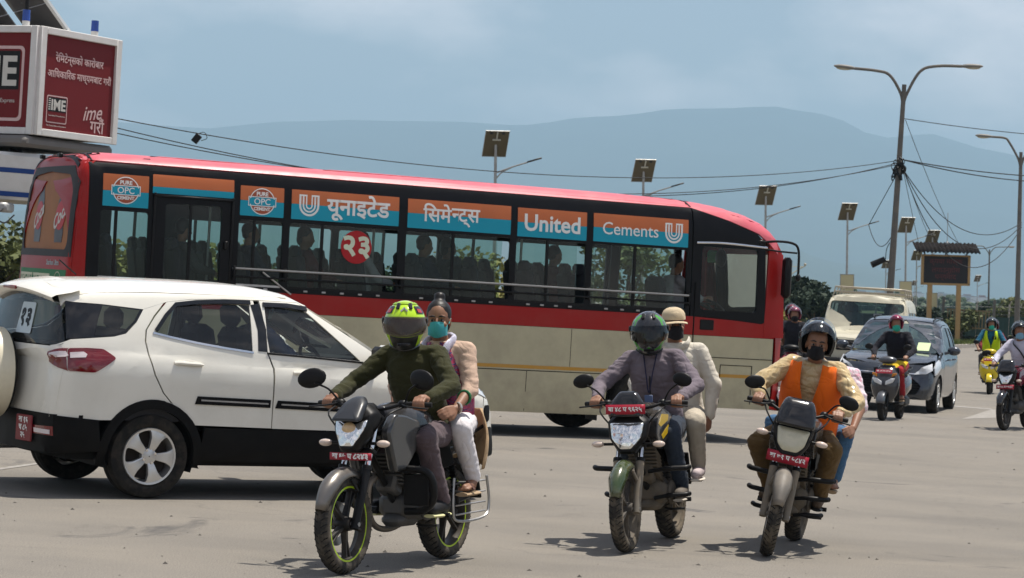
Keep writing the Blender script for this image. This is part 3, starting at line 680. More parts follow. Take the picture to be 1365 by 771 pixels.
# printed bottles on the rear window film
for by, sc in ((.28, 1.0), (-.62, .92)):
    mbk = MB(); prof = [(-.11, 2.0), (.11, 2.0), (.125, 2.12), (.10, 2.26), (.13, 2.40), (.11, 2.52), (.055, 2.63), (.05, 2.72), (-.05, 2.72), (-.055, 2.63), (-.11, 2.52), (-.13, 2.40), (-.10, 2.26), (-.125, 2.12)]
    panel(BB, [(by + p[0] * sc * 1.3, 2.0 + (p[1] - 2.0) * sc * .98) for p in prof], 'x-', -.010, .003, .1, mb=mbk)
    mbk.build('bottle_print', mat('cola_brown', (.035, .012, .008), .3), rw)
for by in (.28, -.62):
    mbk = MB(); panel(BB, circ(by, 2.31, .175, 16, .17), 'x-', -.007, .003, .1, mb=mbk); mbk.build('red_label_print', mat('label_red', (.42, .01, .012), .4), rw)
mbk = MB()
for by in (.28, -.62):
    v, f, _ = text('Coca', .22, bold=.006, shear=.35, ext=.0005); M2 = Matrix.Rotation(R(28), 4, 'Z'); v = [tuple(M2 @ Vector(p)) for p in v]; lay(BB, v, f, 'x-', -.005, mbk, (by, 2.31), -1)
mbk.build('lettering', WHTD, rw)
panel(BB, [(-1.14, .42), (1.14, .42), (1.14, 1.354), (-1.14, 1.354)], 'x-', 0, .03, .2, 'rear_lower_panel', BCRM, bus)
gb = panel(BB, [(-1.02, 1.40), (.98, 1.40), (.98, 1.69), (-1.02, 1.69)], 'x-', .004, .006, .25, 'route_board', mat('route_board_green', (.012, .16, .055), .5, var=.15, dirt=.25, dirtcol=(.10, .16, .08)), bus)
mbk = MB(); v, f, _ = text('महानगर यातायात', .19, bold=.006, ext=.0005, w=1.42); lay(BB, v, f, 'x-', .007, mbk, (.22, 1.545), -1)
v, f, _ = text('२३', .17, bold=.004, ext=.0005); lay(BB, v, f, 'x-', .007, mbk, (-.77, 1.545), -1)
for q in range(24):
    a0, a1 = 2 * math.pi * q / 24, 2 * math.pi * (q + 1) / 24; lay(BB, [(.125 * math.cos(a0), .125 * math.sin(a0), 0), (.125 * math.cos(a1), .125 * math.sin(a1), 0), (.115 * math.cos(a1), .115 * math.sin(a1), 0), (.115 * math.cos(a0), .115 * math.sin(a0), 0)], [(0, 1, 2, 3)], 'x-', .008, mbk, (-.77, 1.545))
mbk.build('lettering', mat('sign_cream', (.55, .55, .40), .5), gb)
mbk = MB(); v, f, _ = text('Starbus Ultra', .085, bold=.002, ext=.0005); lay(BB, v, f, 'x-', .004, mbk, (-.55, 1.77), -1); mbk.build('model_lettering', STEEL, bus)
for sy in (-1, 1):
    mbk = MB(); mbk.box((-.03, sy * .86, 1.12), (.06, .20, .36), bev=.02); mbk.build('tail_lamp', mat('tail_lamp_red', (.16, .01, .02), .2, coat=.6), bus)
    mbk = MB(); mbk.box((.0, sy * .4, 3.0), (.05, .1, .05), bev=.01); mbk.build('marker_lamp', BLK, bus)
mbk = MB(); mbk.box((-.06, 0, .52), (.12, 2.2, .2), bev=.04); mbk.build('rear_bumper', BLK, bus)
mbk = MB(); mbk.box((-.05, 0, 1.0), (.03, .5, .14), bev=.01); mbk.build('number_plate', mat('plate_black', (.02, .02, .02), .5), bus)
# front end
panel(BB, [(-1.16, .42), (1.16, .42), (1.16, 1.35), (-1.16, 1.35)], 'x+', 0, .03, .2, 'front_panel', BRED, bus)
panel(BB, rpoly([(-1.02, 1.40), (1.02, 1.40), (.98, 2.42), (-.98, 2.42)], .1), 'x+', -.004, .006, .3, 'windscreen', BGLC, bus)
panel(BB, [[(-1.16, 1.355), (1.16, 1.355), (1.16, 2.45), (1.0, 2.62), (-1.0, 2.62), (-1.16, 2.45)], rpoly([(-1.0, 1.42), (1.0, 1.42), (.96, 2.40), (-.96, 2.40)], .1)[::-1]], 'x+', .001, .03, .2, 'windscreen_surround', BRED, bus)
for sy in (-1, 1):
    panel(BB, [(9.02, 1.355), (9.34, 1.355), (9.30, 2.42), (9.06, 2.52)], 'y-' if sy < 0 else 'y+', .004, .03, .12, 'front_corner_panel', BRED, bus)
    mbk = MB(); mbk.box((9.40, sy * .85, .85), (.06, .4, .24), bev=.03); mbk.build('headlamp', mat('lamp_glass', (.6, .6, .58), .08, coat=1), bus)
mbk = MB(); mbk.box((9.42, 0, .55), (.14, 2.25, .26), bev=.05); mbk.build('front_bumper', BLK, bus)
# driver door details
mbk = MB(); mbk.tube(bez([(7.99, -1.125, 2.50), (8.4, -1.13, 2.515), (9.02, -1.12, 2.495)], 4), .017, 8); mbk.build('door_rain_rail', CHR, bus)
mbk = MB(); mbk.box((8.19, -1.152, 1.475), (.20, .02, .13), bev=.01); mbk.build('door_handle_recess', BLK, bus)
mbk = MB(); mbk.box((8.002, -1.14, 1.2), (.012, .03, 1.6)); mbk.build('door_gap', DARK, bus)
for a, b, c, d in ((8.42, 8.88, .50, .98),):
    mbk = MB()
    for x0, z0, x1, z1 in ((a, d, b, d), (a, c, a, d), (b, c, b, d)): mbk.box(((x0 + x1) / 2, -1.152, (z0 + z1) / 2), (abs(x1 - x0) + .008, .006, abs(z1 - z0) + .008))
    mbk.build('hatch_seam', DARK, bus)
mbk = MB(); mbk.box((8.6, -1.152, 1.07), (1.16, .006, .008)); mbk.build('hatch_seam', DARK, bus)
for z in (.68, .88): 
    mbk = MB(); mbk.box((8.30, -1.150, z), (.12, .012, .15), bev=.01); mbk.build('air_vent', BLK, bus)
mbk = MB(); v, f, _ = text('ULTRA', .085, bold=.003, ext=.002, space=1.1); lay(BB, v, f, 'y-', .003, mbk, (7.70, 1.46)); mbk.build('model_lettering', STEEL, bus)
# mirror and its arm
mbk = MB(); mbk.tube(bez([(8.95, -1.10, 2.56), (9.12, -1.20, 2.585), (9.30, -1.28, 2.57), (9.37, -1.31, 2.49), (9.38, -1.32, 2.25), (9.38, -1.32, 2.16)], 5), .016, 8); mbk.tube([(8.97, -1.1, 2.48), (9.15, -1.18, 2.46), (9.36, -1.30, 2.45)], .012, 8); mbk.ell((9.38, -1.32, 2.14), (.035, .035, .05), 10, 6); mbk.build('mirror_arm', BLK, bus)
mbk = MB(); mbk.box((9.26, -1.24, 2.13), (.10, .16, .52), bev=.04); mbk.build('mirror', BLK, bus)
mbk = MB(); mbk.box((8.95, -1.09, 2.55), (.12, .06, .09), bev=.02); mbk.build('mirror_bracket', BLK, bus)
# guard rails over the windows
for z, r in ((1.826, .014), (1.735, .012)):
    mbk = MB(); mbk.tube([(1.90, -1.15, z), (1.92, -1.20, z), (4.9, -1.20, z + .004), (7.88, -1.195, z), (7.92, -1.15, z)], r, 8); mbk.build('guard_rail', mat('rail_dull_steel', (.22, .22, .22), .4, metal=.8) if z > 1.8 else BLK, bus)
for u in (1.91, 2.53, 3.99, 5.45, 6.49, 7.90):
    mbk = MB(); mbk.box((u, -1.172, 1.78), (.022, .05, .15), bev=.004); mbk.build('rail_bracket', BLK, bus)
mbk = MB(); mbk.tube([(2.26, -1.17, 1.80), (2.62, -1.17, 1.56)], .010, 6); mbk.build('rail_stay', STEEL, bus)
# signs above the windows
def sign(a, b, z0, zm, z1, letters):
    o = panel(BB, rrect(a, zm, b, z1, .006, 2), 'y-', .004, .010, .2, 'window_sign', ORG, bus)
    panel(BB, rrect(a, z0, b, zm - .001, .006, 2), 'y-', .004, .010, .2, 'teal_band', TEAL, o)
    if letters:
        mbk = MB()
        for s, size, x, z, kw in letters:
            if s == 'U':    # nested U emblem
                for rr, t in ((size, .20), (size * .66, .16), (size * .34, .13)):
                    n = 12; w_ = size * t; zt = z + size * .95; zc = z - size * .05; F = []; V = []
                    pts = [(x - rr, zt)] + arc(x, zc, rr, 180, 360, n) + [(x + rr, zt)]; q = rr - w_; pin = [(x - q, zt)] + arc(x, zc, q, 180, 360, n) + [(x + q, zt)]
                    for i in range(len(pts)): V += [(pts[i][0], pts[i][1], 0), (pin[i][0], pin[i][1], 0)]
                    F = [(2 * i, 2 * i + 2, 2 * i + 3, 2 * i + 1) for i in range(len(pts) - 1)]; lay(BB, V, F, 'y-', .007, mbk)
                for sx in (-1, 1): V = [(x + sx * size, z + size * .95, 0), (x + sx * size * .22, z + size * .95, 0), (x + sx * size * .22, z + size * .80, 0), (x + sx * size, z + size * .80, 0)]; lay(BB, V, [(0, 1, 2, 3)], 'y-', .0072, mbk)
            elif s == 'disc':
                n = 28
                for i in range(n):
                    a0, a1 = 2 * math.pi * i / n, 2 * math.pi * (i + 1) / n
                    if abs(math.sin((a0 + a1) / 2)) > .30: lay(BB, [(x + q_ * math.cos(t_), z + q_ * math.sin(t_), 0) for q_, t_ in ((size, a0), (size, a1), (size * .93, a1), (size * .93, a0))], [(0, 1, 2, 3)], 'y-', .008, mbk)
                for q_ in (-1, 1): lay(BB, [(x - size * 1.1, z + q_ * .30 * size, 0), (x + size * 1.1, z + q_ * .30 * size, 0), (x + size * 1.1, z + q_ * .36 * size, 0), (x - size * 1.1, z + q_ * .36 * size, 0)], [(0, 1, 2, 3)], 'y-', .0085, mbk)
                for q_ in (-1, 1): lay(BB, [(x + q_ * size * 1.1, z - .36 * size, 0), (x + q_ * size * 1.04, z - .36 * size, 0), (x + q_ * size * 1.04, z + .36 * size, 0), (x + q_ * size * 1.1, z + .36 * size, 0)], [(0, 1, 2, 3)], 'y-', .0085, mbk)
                d1 = MB(); P = arc(x, z, size * .93, 20, 160, 14); lay(BB, [(p[0], p[1], 0) for p in P], [tuple(range(len(P)))], 'y-', .0062, d1); P = arc(x, z, size * .93, 200, 340, 14); lay(BB, [(p[0], p[1], 0) for p in P], [tuple(range(len(P)))], 'y-', .0062, d1)
                d1.build('emblem_disc', mat('emblem_brown', (.36, .085, .04), .5), o)
                d1 = MB(); lay(BB, [(x - size * 1.07, z - .3 * size, 0), (x + size * 1.07, z - .3 * size, 0), (x + size * 1.07, z + .3 * size, 0), (x - size * 1.07, z + .3 * size, 0)], [(0, 1, 2, 3)], 'y-', .0066, d1); d1.build('emblem_band', TEAL, o)
            else:
                v, f, _ = text(s, size, ext=.0006, **kw); lay(BB, v, f, 'y-', .008 if not kw.get('top') else .01, mbk, (x, z))
        mbk.build('lettering', WHT, o, smooth=False)
    return o
def disc(x, z): return [('disc', .155, x, z, {}), ('PURE', .062, x, z + .088, dict(bold=.0022)), ('OPC', .100, x, z, dict(bold=.001)), ('CEMENT', .052, x, z - .085, dict(bold=.0020))]
sign(.325, .858, 2.443, 2.62, 2.808, disc(.59, 2.63))
sign(.905, 1.875, 2.625, 2.70, 2.838, None)
sign(1.955, 2.487, 2.443, 2.62, 2.788, disc(2.22, 2.615))
sign(2.583, 3.938, 2.441, 2.62, 2.786, [('U', .125, 2.80, 2.615, {}), ('यूनाइटेड', .27, 3.42, 2.615, dict(bold=.006, w=.80))])
# half form of na has no key of its own: the full letter without its stem
def samyukta(mbk, x, z, size):
    parts = []; x0 = 0
    for s in ('िसमे', 'न', 'ट्स'):
        v, f, wd = text(s, size, bold=.004, ext=.0006); lo = min(p[0] for p in v); v = [(p[0] - lo, p[1], p[2]) for p in v]
        if s == 'न':
            bm = bmesh.new(); vv = [bm.verts.new(p) for p in v]
            for q in f:
                try: bm.faces.new([vv[i] for i in q])
                except ValueError: pass
            bmesh.ops.bisect_plane(bm, geom=bm.verts[:] + bm.edges[:] + bm.faces[:], plane_co=(wd * .66, 0, 0), plane_no=(1, 0, 0), clear_outer=True)
            bm.verts.index_update(); v = [tuple(p.co) for p in bm.verts]; f = [tuple(p.index for p in q.verts) for q in bm.faces]; bm.free(); wd *= .62
        parts.append((s, v, f, x0)); x0 += wd - size * .008
    top = {}
    for s, v, f, o in parts: 
        # align head lines: tops of bare letters; marks above shift the box
        ys = sorted(set(round(p[1], 4) for p in v)); top[s] = max(ys)
    na = top['न']
    for s, v, f, o in parts:
        dy = 0
        if s == 'िसमे': dy = na - (max(p[1] for p in v) - size * .175)
        if s == 'ट्स': dy = na - max(p[1] for p in v)
        lay(BB, [(p[0] + o - x0 / 2, p[1] + dy, p[2]) for p in v], f, 'y-', .008, mbk, (x, z))
sg = sign(4.052, 5.408, 2.434, 2.612, 2.780, None); mbk = MB(); samyukta(mbk, 4.62, 2.625, .235); mbk.build('lettering', WHT, sg, smooth=False)
sign(5.50, 6.44, 2.424, 2.60, 2.772, [('United', .25, 5.97, 2.60, dict(bold=.005, w=.76))])
sign(6.535, 7.868, 2.428, 2.605, 2.775, [('Cements', .235, 7.05, 2.60, dict(bold=.001, w=.78)), ('U', .125, 7.66, 2.60, {})])
# red route disc stuck inside the glass
rd = panel(BB, circ(3.42, 2.16, .195, 28), 'y-', -.010, .004, .2, 'route_disc', mat('disc_red', (.38, .008, .012), .45), bus)
mbk = MB(); v, f, _ = text('२३', .34, bold=.012, ext=.0006); lay(BB, v, f, 'y-', -.007, mbk, (3.42, 2.16)); mbk.build('lettering', mat('disc_cream', (.62, .66, .50), .5), rd)
# emergency door outline
mbk = MB()
for x0, z0, x1, z1 in ((.93, 1.59, .93, 2.62), (1.865, 1.59, 1.865, 2.62), (.93, 2.60, 1.865, 2.60)): mbk.box(((x0 + x1) / 2, -1.142, (z0 + z1) / 2), (abs(x1 - x0) + .025, .02, abs(z1 - z0) + .025), bev=.004)
mbk.build('emergency_door_frame', BLK, bus)
mbk = MB(); mbk.box((1.80, -1.15, 2.08), (.05, .05, .10), bev=.01); mbk.build('emergency_door_latch', BLK, bus)
# inside
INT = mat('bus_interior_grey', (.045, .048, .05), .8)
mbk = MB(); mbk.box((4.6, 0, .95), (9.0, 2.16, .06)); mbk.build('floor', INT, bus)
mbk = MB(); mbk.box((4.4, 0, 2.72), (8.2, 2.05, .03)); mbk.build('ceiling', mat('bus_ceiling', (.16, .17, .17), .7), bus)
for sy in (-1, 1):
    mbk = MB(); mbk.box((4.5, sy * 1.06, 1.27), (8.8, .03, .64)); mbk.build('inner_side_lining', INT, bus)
mbk = MB(); mbk.box((8.85, 0, 1.30), (.5, 2.05, .5), bev=.1); mbk.build('dashboard', BLK, bus)
SEATC = mat('bus_seat_vinyl', (.035, .038, .05), .6, var=.3)
sb = None
for u in [.55, 1.35, 2.1, 2.85, 3.6, 4.35, 5.1, 5.85, 6.6]:
    for y in (-.80, -.40, .40, .80):
        if sb is None:
            mbk = MB(); mbk.box((.22, 0, 1.42), (.44, .40, .12), bev=.04); mbk.box((-.02, 0, 1.74), (.11, .40, .60), roty(R(-9)), bev=.05); mbk.box((-.075, 0, 2.06), (.09, .27, .16), roty(R(-9)), bev=.04); mbk.box((.2, 0, 1.17), (.3, .06, .4)); sb = mbk.build('passenger_seat', SEATC, bus)
            o = sb
        else: o = bpy.data.objects.new('passenger_seat', sb.data); COL.objects.link(o); o.parent = bus
        o.location = (u, y, 0)
mbk = MB(); mbk.box((7.95, -.62, 1.38), (.46, .46, .12), bev=.04); mbk.box((7.74, -.62, 1.72), (.12, .44, .66), roty(R(-8)), bev=.05); mbk.build('driver_seat', SEATC, bus)
mbk = MB(); mbk.lathe([(.225 + .016 * math.cos(a * .7854), .016 * math.sin(a * .7854)) for a in range(8)], 24, Matrix.Translation((8.48, -.62, 1.74)) @ Matrix.Rotation(R(25), 4, 'Y') @ Matrix.Rotation(R(90), 4, 'X'), closed=True)
mbk.tube([(8.48, -.84, 1.74), (8.48, -.4, 1.74)], .014, 6); mbk.tube([(8.48, -.62, 1.74), (8.75, -.62, 1.35)], .02, 6); mbk.build('steering_wheel', BLK, bus)
mbk = MB(); mbk.box((8.86, -.1, 2.36), (.06, .38, .16), bev=.02); mbk.build('sun_visor', mat('visor_green', (.01, .35, .05), .5), bus)
mbk = MB(); mbk.tube([(8.7, -.55, 2.5), (8.7, -.55, 2.3)], .012, 6); mbk.ell((8.68, -.55, 2.34), (.05, .12, .12), 14, 8); mbk.build('cab_fan', BLK, bus)
for u in (1.9, 4.0, 6.0, 7.6):
    mbk = MB(); mbk.cyl((u, -.2, .98), (u, -.2, 2.7), .017, seg=8); mbk.build('grab_pole', STEEL, bus)
# running gear
TRK = mat('truck_rim', (.30, .30, .30), .5, metal=.5, dirt=.7)
for u in (2.15, 7.42):
    for sy in (-1, 1):
        car_wheel(bus, (u, sy * .99, .455), .455, .26, TRK, sy, 'steel')
        mbk = MB(); mbk.loft([[(u + .58 * math.cos(R(a)), sy * y_, .5 + .58 * math.sin(R(a))) for a in range(-10, 191, 15)] for y_ in (.70, 1.14)], closed=False); mbk.build('wheel_arch', DARK, bus)
    mbk = MB(); mbk.cyl((u, -.9, .455), (u, .9, .455), .07, seg=10); mbk.build('axle', BLK, bus)
for y_ in (-.42, .42):
    mbk = MB(); mbk.box((4.6, y_, .72), (9.0, .09, .22)); mbk.build('chassis_rail', BLK, bus)
mbk = MB(); mbk.box((4.6, 0, .86), (9.1, 2.2, .05)); mbk.build('underfloor', DARK, bus)
for sy in (-1, 1):
    mbk = MB(); mbk.box((6.74, sy * .95, .40), (.012, .30, .36)); mbk.box((8.1, sy * .95, .40), (.012, .30, .3)); mbk.build('mud_flap', BLK, bus)
# ------------------------------------------------------------------ cars
def merge_ref(*refs):
    vs = []; fs = []
    for v, f, b in refs: o = len(vs); vs += v; fs += [tuple(i + o for i in q) for q in f]
    b = BVHTree.FromPolygons(vs, fs); note(b, vs); return b
def car_ref(low, top, c=(-1, -.88, -.5, 0, .5, .88, 1)):
    """low/top: dicts with station tables; returns one reference surface"""
    X, ZT, WF, ZR, WR = low['x'], low['zt'], low['wf'], low['zr'], low['wr']; zb = low['zb']
    def lp(i, k, j):
        f = c[j]; z = zb[i] + (ZT[i] - zb[i]) * ZR[k]; x = X[i]; y = f * WR[k] * WF[i]
        if i == 0: x -= low['br'] * (1 - f * f); x += low['rs'] * max(0, ZR[k] - .5)
        if i == len(X) - 1: x += low['bf'] * (1 - f * f); x -= low['fs'] * max(0, ZR[k] - .35)
        if k == len(ZR) - 1: z += low['crown'] * (1 - f * f)
        return (x, y, z)
    XB, XT, ZB, ZTT, T, WT = top['xb'], top['xt'], top['zb'], top['zt'], top['t'], top['w']
    def tp(i, k, j):
        f = c[j]; t = T[k]; x = XB[i] + (XT[i] - XB[i]) * t; z = ZB[i] + (ZTT[i] - ZB[i]) * t; y = f * WT[k] * top['wf'][i]
        if i == 0: x -= top['br'] * (1 - f * f)
        if i == len(XB) - 1: x += top['bf'] * (1 - f * f) * (1 - t * .6)
        if k == len(T) - 1: z += top['crown'] * (1 - f * f)
        return (x, y, z)
    return merge_ref(lattice(len(X), len(ZR), len(c), lp, 2), lattice(len(XB), len(T), len(c), tp, 2))
def tracer(bvh, M):
    """measures photograph outlines on a car's own surface: pixel list -> (x, z) in the car's frame"""
    Mi = M.inverted(); o = Mi @ Vector((0, 0, CAM_H)); Rm = Mi.to_3x3()
    def tr(pts, k=(0, 2)):
        r = []
        for px, py in pts:
            d = Rm @ (_fw + _r2 * ((px - PW / 2) / FPX) + _u2 * ((PH / 2 - py) / FPX)); h = bvh.ray_cast(o, d.normalized())[0]
            if h is not None: r.append((h[k[0]], h[k[1]]))
            else: print('trace miss', px, py)
        return r
    return tr
def both(fn):
    for ax in ('y-', 'y+'): fn(ax)
def seat(parent, x, y, m, z=.28, name='seat'):
    mb = MB(); mb.box((x + .24, y, z + .12), (.50, .48, .16), bev=.05); mb.box((x - .06, y, z + .46), (.15, .46, .62), roty(R(-14)), bev=.06); mb.build(name, m, parent)
    mb = MB(); mb.box((x - .17, y, z + .86), (.10, .26, .19), roty(R(-10)), bev=.045); mb.cyl((x - .16, y - .07, z + .7), (x - .16, y - .07, z + .8), .008); mb.cyl((x - .16, y + .07, z + .7), (x - .16, y + .07, z + .8), .008); mb.build('headrest', m, parent)
def steering(parent, x, y, z):
    mb = MB(); mb.lathe([(.18 + .015 * math.cos(a * .7854), .015 * math.sin(a * .7854)) for a in range(8)], 24, Matrix.Translation((x, y, z)) @ Matrix.Rotation(R(65), 4, 'Y') @ Matrix.Rotation(R(90), 4, 'X'), closed=True)
    mb.tube([(x, y - .17, z), (x, y + .17, z)], .018, 6); mb.tube([(x, y, z), (x + .25, y, z - .12)], .03, 8); mb.build('steering_wheel', BLK, parent)
# ---- white compact SUV
SQ = (-2.7605, 19.4963, .5597)
suv = thing('compact_suv', 'white compact SUV with a spare wheel on its tailgate, beside the bus', 'car')
suv.matrix_world = Matrix.Translation((SQ[0] - math.sin(SQ[2]) * .76, SQ[1] + math.cos(SQ[2]) * .76, 0)) @ Matrix.Rotation(SQ[2], 4, 'Z')
SM = suv.matrix_world.copy()
SV = car_ref(dict(x=[-.80, -.72, -.45, 0, .5, 1.1, 1.7, 2.1, 2.5, 2.85, 3.08, 3.20], zt=[1.15, 1.19, 1.20, 1.20, 1.17, 1.14, 1.115, 1.10, 1.065, 1.0, .93, .84], zb=[.34, .30, .26, .24, .24, .24, .24, .24, .24, .25, .27, .32],
                  wf=[.90, .965, .99, 1.0, .992, .988, .988, .992, 1.0, .975, .90, .78], zr=[0, .10, .28, .52, .74, .90, 1.0], wr=[.80, .872, .884, .876, .89, .872, .78], br=.05, rs=.05, bf=.10, fs=.10, crown=.035),
             dict(xb=[-.80, -.74, -.30, .30, .98, 1.55, 2.05, 2.24], xt=[-.70, -.60, -.20, .28, .82, 1.02, 1.18, 1.28], zb=[1.06] * 8, zt=[1.605, 1.63, 1.655, 1.668, 1.668, 1.655, 1.635, 1.61], t=[0, .12, .45, .78, .94, 1.0], w=[.845, .845, .785, .705, .645, .54],
                  wf=[.93, .985, 1, 1, 1, .99, .965, .94], br=.09, bf=.20, crown=.03))
ts = tracer(SV, SM)
WHITE = mat('suv_white_paint', (.74, .72, .645), .18, var=.03, vs=2, coat=.6, dirt=.16, dirtcol=(.50, .45, .36), dz=(.3, 1.0, .30))
CLAD = mat('suv_cladding', (.0045, .0045, .005), .5, var=.3, vs=6, dirt=.16, dirtcol=(.03, .027, .022), spec=.12)
SGL = glass('suv_glass', (.58, .64, .62), .9, .01, .02); SGR = glass('suv_rear_glass', (.40, .46, .48), .9, .01, .03)
ALLOY = mat('silver_alloy', (.62, .62, .61), .30, metal=.75, var=.08, vs=10, dirt=.12)
RG = 1.0
rdg = ts([(206, 444), (219, 424), (233, 408), (262, 405.5), (300, 405), (332, 406.5), (337, 469), (300, 463), (262, 456), (230, 449)])
fdg = ts([(352, 409), (380, 410.5), (405, 414), (440, 426), (462, 436), (476, 444), (481, 482), (420, 476), (357, 470)])
rdo = ts([(222, 403), (207, 422), (196, 440), (195, 455), (200, 475), (208, 500), (219, 524), (238, 548), (256, 567)]) + [(1.02, .568)] + ts([(364, 492), (356, 471), (346, 440), (337, 401)]) + ts([(300, 399.5), (255, 399.5)])
def dooro(p): return [(a, b) for a, b in p]
fdo = [(1.028, .566)] + [(2.02, .556), (2.10, .70), (2.14, .9), (2.10, 1.10), (1.96, 1.19)] + ts([(492, 447), (462, 426.5), (430, 412), (395, 404), (345, 401), (354, 440), (359.5, 470), (366.5, 492)])
qgl = ts([(137, 406.5), (187, 413), (179, 428), (165, 442), (152, 446), (126, 447.5), (131, 425)])
qo = [(-.80, .61), (-.445, .60)] + [(.435 * math.cos(R(a)), .335 + .435 * math.sin(R(a))) for a in range(142, 30, -8)] + ts([(254, 567), (236, 548), (217, 524), (206, 500), (198, 475), (193, 455), (194, 440), (205, 421), (219, 403), (193, 408.5), (191, 413), (182, 430), (168, 445), (152, 449), (112, 451.5), (94, 452.5)]) + [(-.80, 1.15)]
qtr = ts([(86, 398), (97, 400), (135, 403), (196, 409), (193, 412), (182, 429), (167, 444.5), (152, 448), (112, 450.5), (88, 451.5)])
def mk(ax):
    panel(SV, qo, ax, 0, .02, .06, 'rear_quarter_panel', WHITE, suv)
    panel(SV, [qtr, qgl[::-1]], ax, -.002, .012, .05, 'rear_pillar_trim', BLKG, suv)
    rd = panel(SV, [rdo, rdg[::-1]], ax, 0, .02, .07, 'rear_door', WHITE, suv)
    fd = panel(SV, [fdo, fdg[::-1]], ax, 0, .02, .07, 'front_door', WHITE, suv)
    panel(SV, [(2.03, .556)] + [(2.52 + .435 * math.cos(R(a)), .335 + .435 * math.sin(R(a))) for a in range(150, 24, -8)] + [(2.98, .60), (3.02, .86), (2.9, .95), (2.2, 1.12), (2.11, 1.10), (2.15, .9), (2.11, .70)], ax, 0, .02, .07, 'front_wing', WHITE, suv)
    # black cladding: sill and arches
    for cx in (0, 2.52):
        P = [(cx + .432 * math.cos(R(a)), .335 + .432 * math.sin(R(a))) for a in range(200, -21, -10)] + [(cx + .362 * math.cos(R(a)), .335 + .362 * math.sin(R(a))) for a in range(-20, 201, 10)]
        panel(SV, P, ax, .010, .05, .06, 'arch_cladding', CLAD, suv)
        sy = -1 if ax == 'y-' else 1
        mb = MB(); mb.loft([[(cx + .37 * math.cos(R(a)), sy * y_, .335 + .37 * math.sin(R(a))) for a in range(-20, 201, 12)] for y_ in (.45, .86)], closed=False); mb.build('arch_liner', DARK, suv)
    panel(SV, [(.40, .30), (2.12, .30), (2.12, .545), (2.06, .55), (.44, .56)], ax, .006, .04, .1, 'sill_cladding', CLAD, suv)
    panel(SV, [(.36, .25), (2.16, .25), (2.16, .295), (.36, .295)], ax, -.02, .05, .2, 'sill_underside', CLAD, suv)
    panel(SV, [(-.78, .36), (-.37, .36), (-.425, .45), (-.445, .60), (-.78, .625)], ax, .008, .04, .06, 'rear_bumper_side', CLAD, suv)
    panel(SV, [(2.96, .34), (3.2, .38), (3.2, .62), (2.97, .60)], ax, .004, .04, .06, 'front_bumper_side', CLAD, suv)
    panel(SV, [(2.985, .605), (3.22, .625), (3.2, .80), (3.03, .86)], ax, .002, .04, .06, 'front_bumper_corner', WHITE, suv)
    # rub strip
    for a, b, c, d, pr in ((.345, 1.00, .775, .762, rd), (1.045, 1.98, .760, .738, fd)):
        st = panel(SV, [(a, c - .032), (b, d - .032), (b, d + .03), (a + .02, c + .03)], ax, .008, .014, .1, 'rub_strip', CLAD, pr)
        panel(SV, [(a + .05, c - .006), (b - .02, d - .006), (b - .02, d + .006), (a + .05, c + .006)], ax, .010, .004, .2, 'strip_inlay', STEEL, st)
    # glass
    panel(SV, rdg, ax, -.010, .004, .12, 'rear_door_window', SGL, suv); panel(SV, fdg, ax, -.010, .004, .12, 'front_door_window', SGL, suv)
    panel(SV, qgl, ax, .001, .004, .12, 'quarter_window', SGR, suv)
    def strip(P, wd, name, m, off=.006):
        Q = [Vector((p[0], p[1], 0)) for p in P]; up = []; dn = []
        for i, p in enumerate(Q):
            t = (Q[min(i + 1, len(Q) - 1)] - Q[max(i - 1, 0)]).normalized(); n_ = Vector((-t.y, t.x, 0)); up.append((p.x + n_.x * wd / 2, p.y + n_.y * wd / 2)); dn.append((p.x - n_.x * wd / 2, p.y - n_.y * wd / 2))
        panel(SV, up + dn[::-1], ax, off, .012, .1, name, m, suv)
    strip(ts([(204, 444), (230, 450.5), (262, 457.5), (300, 464.5), (338, 470.5)]), .016, 'window_chrome', CHR)
    strip(ts([(356, 471.5), (420, 477.5), (484, 484)]), .014, 'window_seal', BLK)
    strip(ts([(208, 441), (221, 421), (234, 406.5), (262, 403.5), (300, 403), (333, 404)]), .030, 'rain_visor', BLKG, .012)
    strip(ts([(350, 407), (382, 408.5), (408, 413), (440, 424.5), (478, 444)]), .034, 'rain_visor', BLKG, .012)
    strip(ts([(339, 406), (349, 440), (350, 469)]), .075, 'pillar_trim', BLKG, .004)
    strip(ts([(478, 445), (484, 482)]), .05, 'sail_trim', BLK, .006)
both(mk)
for sy in (-1, 1):
    for x, z, nm in ((.16, 1.055, 'rear'), (1.20, 1.012, 'front')):
        h = SV.ray_cast(Vector((x + .1, 9 * sy, z)), Vector((0, -sy, 0)))[0]
        mb = MB(); mb.tube([(x - .0, h.y - sy * .0, z), (x + .03, h.y + sy * .014, z + .004), (x + .20, h.y + sy * .015, z - .002), (x + .235, h.y, z - .006)], [.014, .017, .017, .012], 8, flat=1.5); mb.build('door_handle', WHITE, suv)
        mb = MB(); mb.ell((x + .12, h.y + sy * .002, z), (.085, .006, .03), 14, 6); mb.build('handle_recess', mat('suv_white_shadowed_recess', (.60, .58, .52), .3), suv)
    # wing mirror
    h = SV.ray_cast(Vector((1.92, 9 * sy, 1.10)), Vector((0, -sy, 0)))[0]
    mb = MB(); mb.box((1.955, h.y + sy * .16, 1.185), (.11, .22, .165), bev=.045); mb.build('mirror_cap', WHITE, suv)
    mb = MB(); mb.box((1.90, h.y + sy * .16, 1.18), (.07, .20, .15), bev=.03); mb.tube([(1.93, h.y, 1.08), (1.93, h.y + sy * .13, 1.12)], .03, 8); mb.build('mirror_housing', BLK, suv)
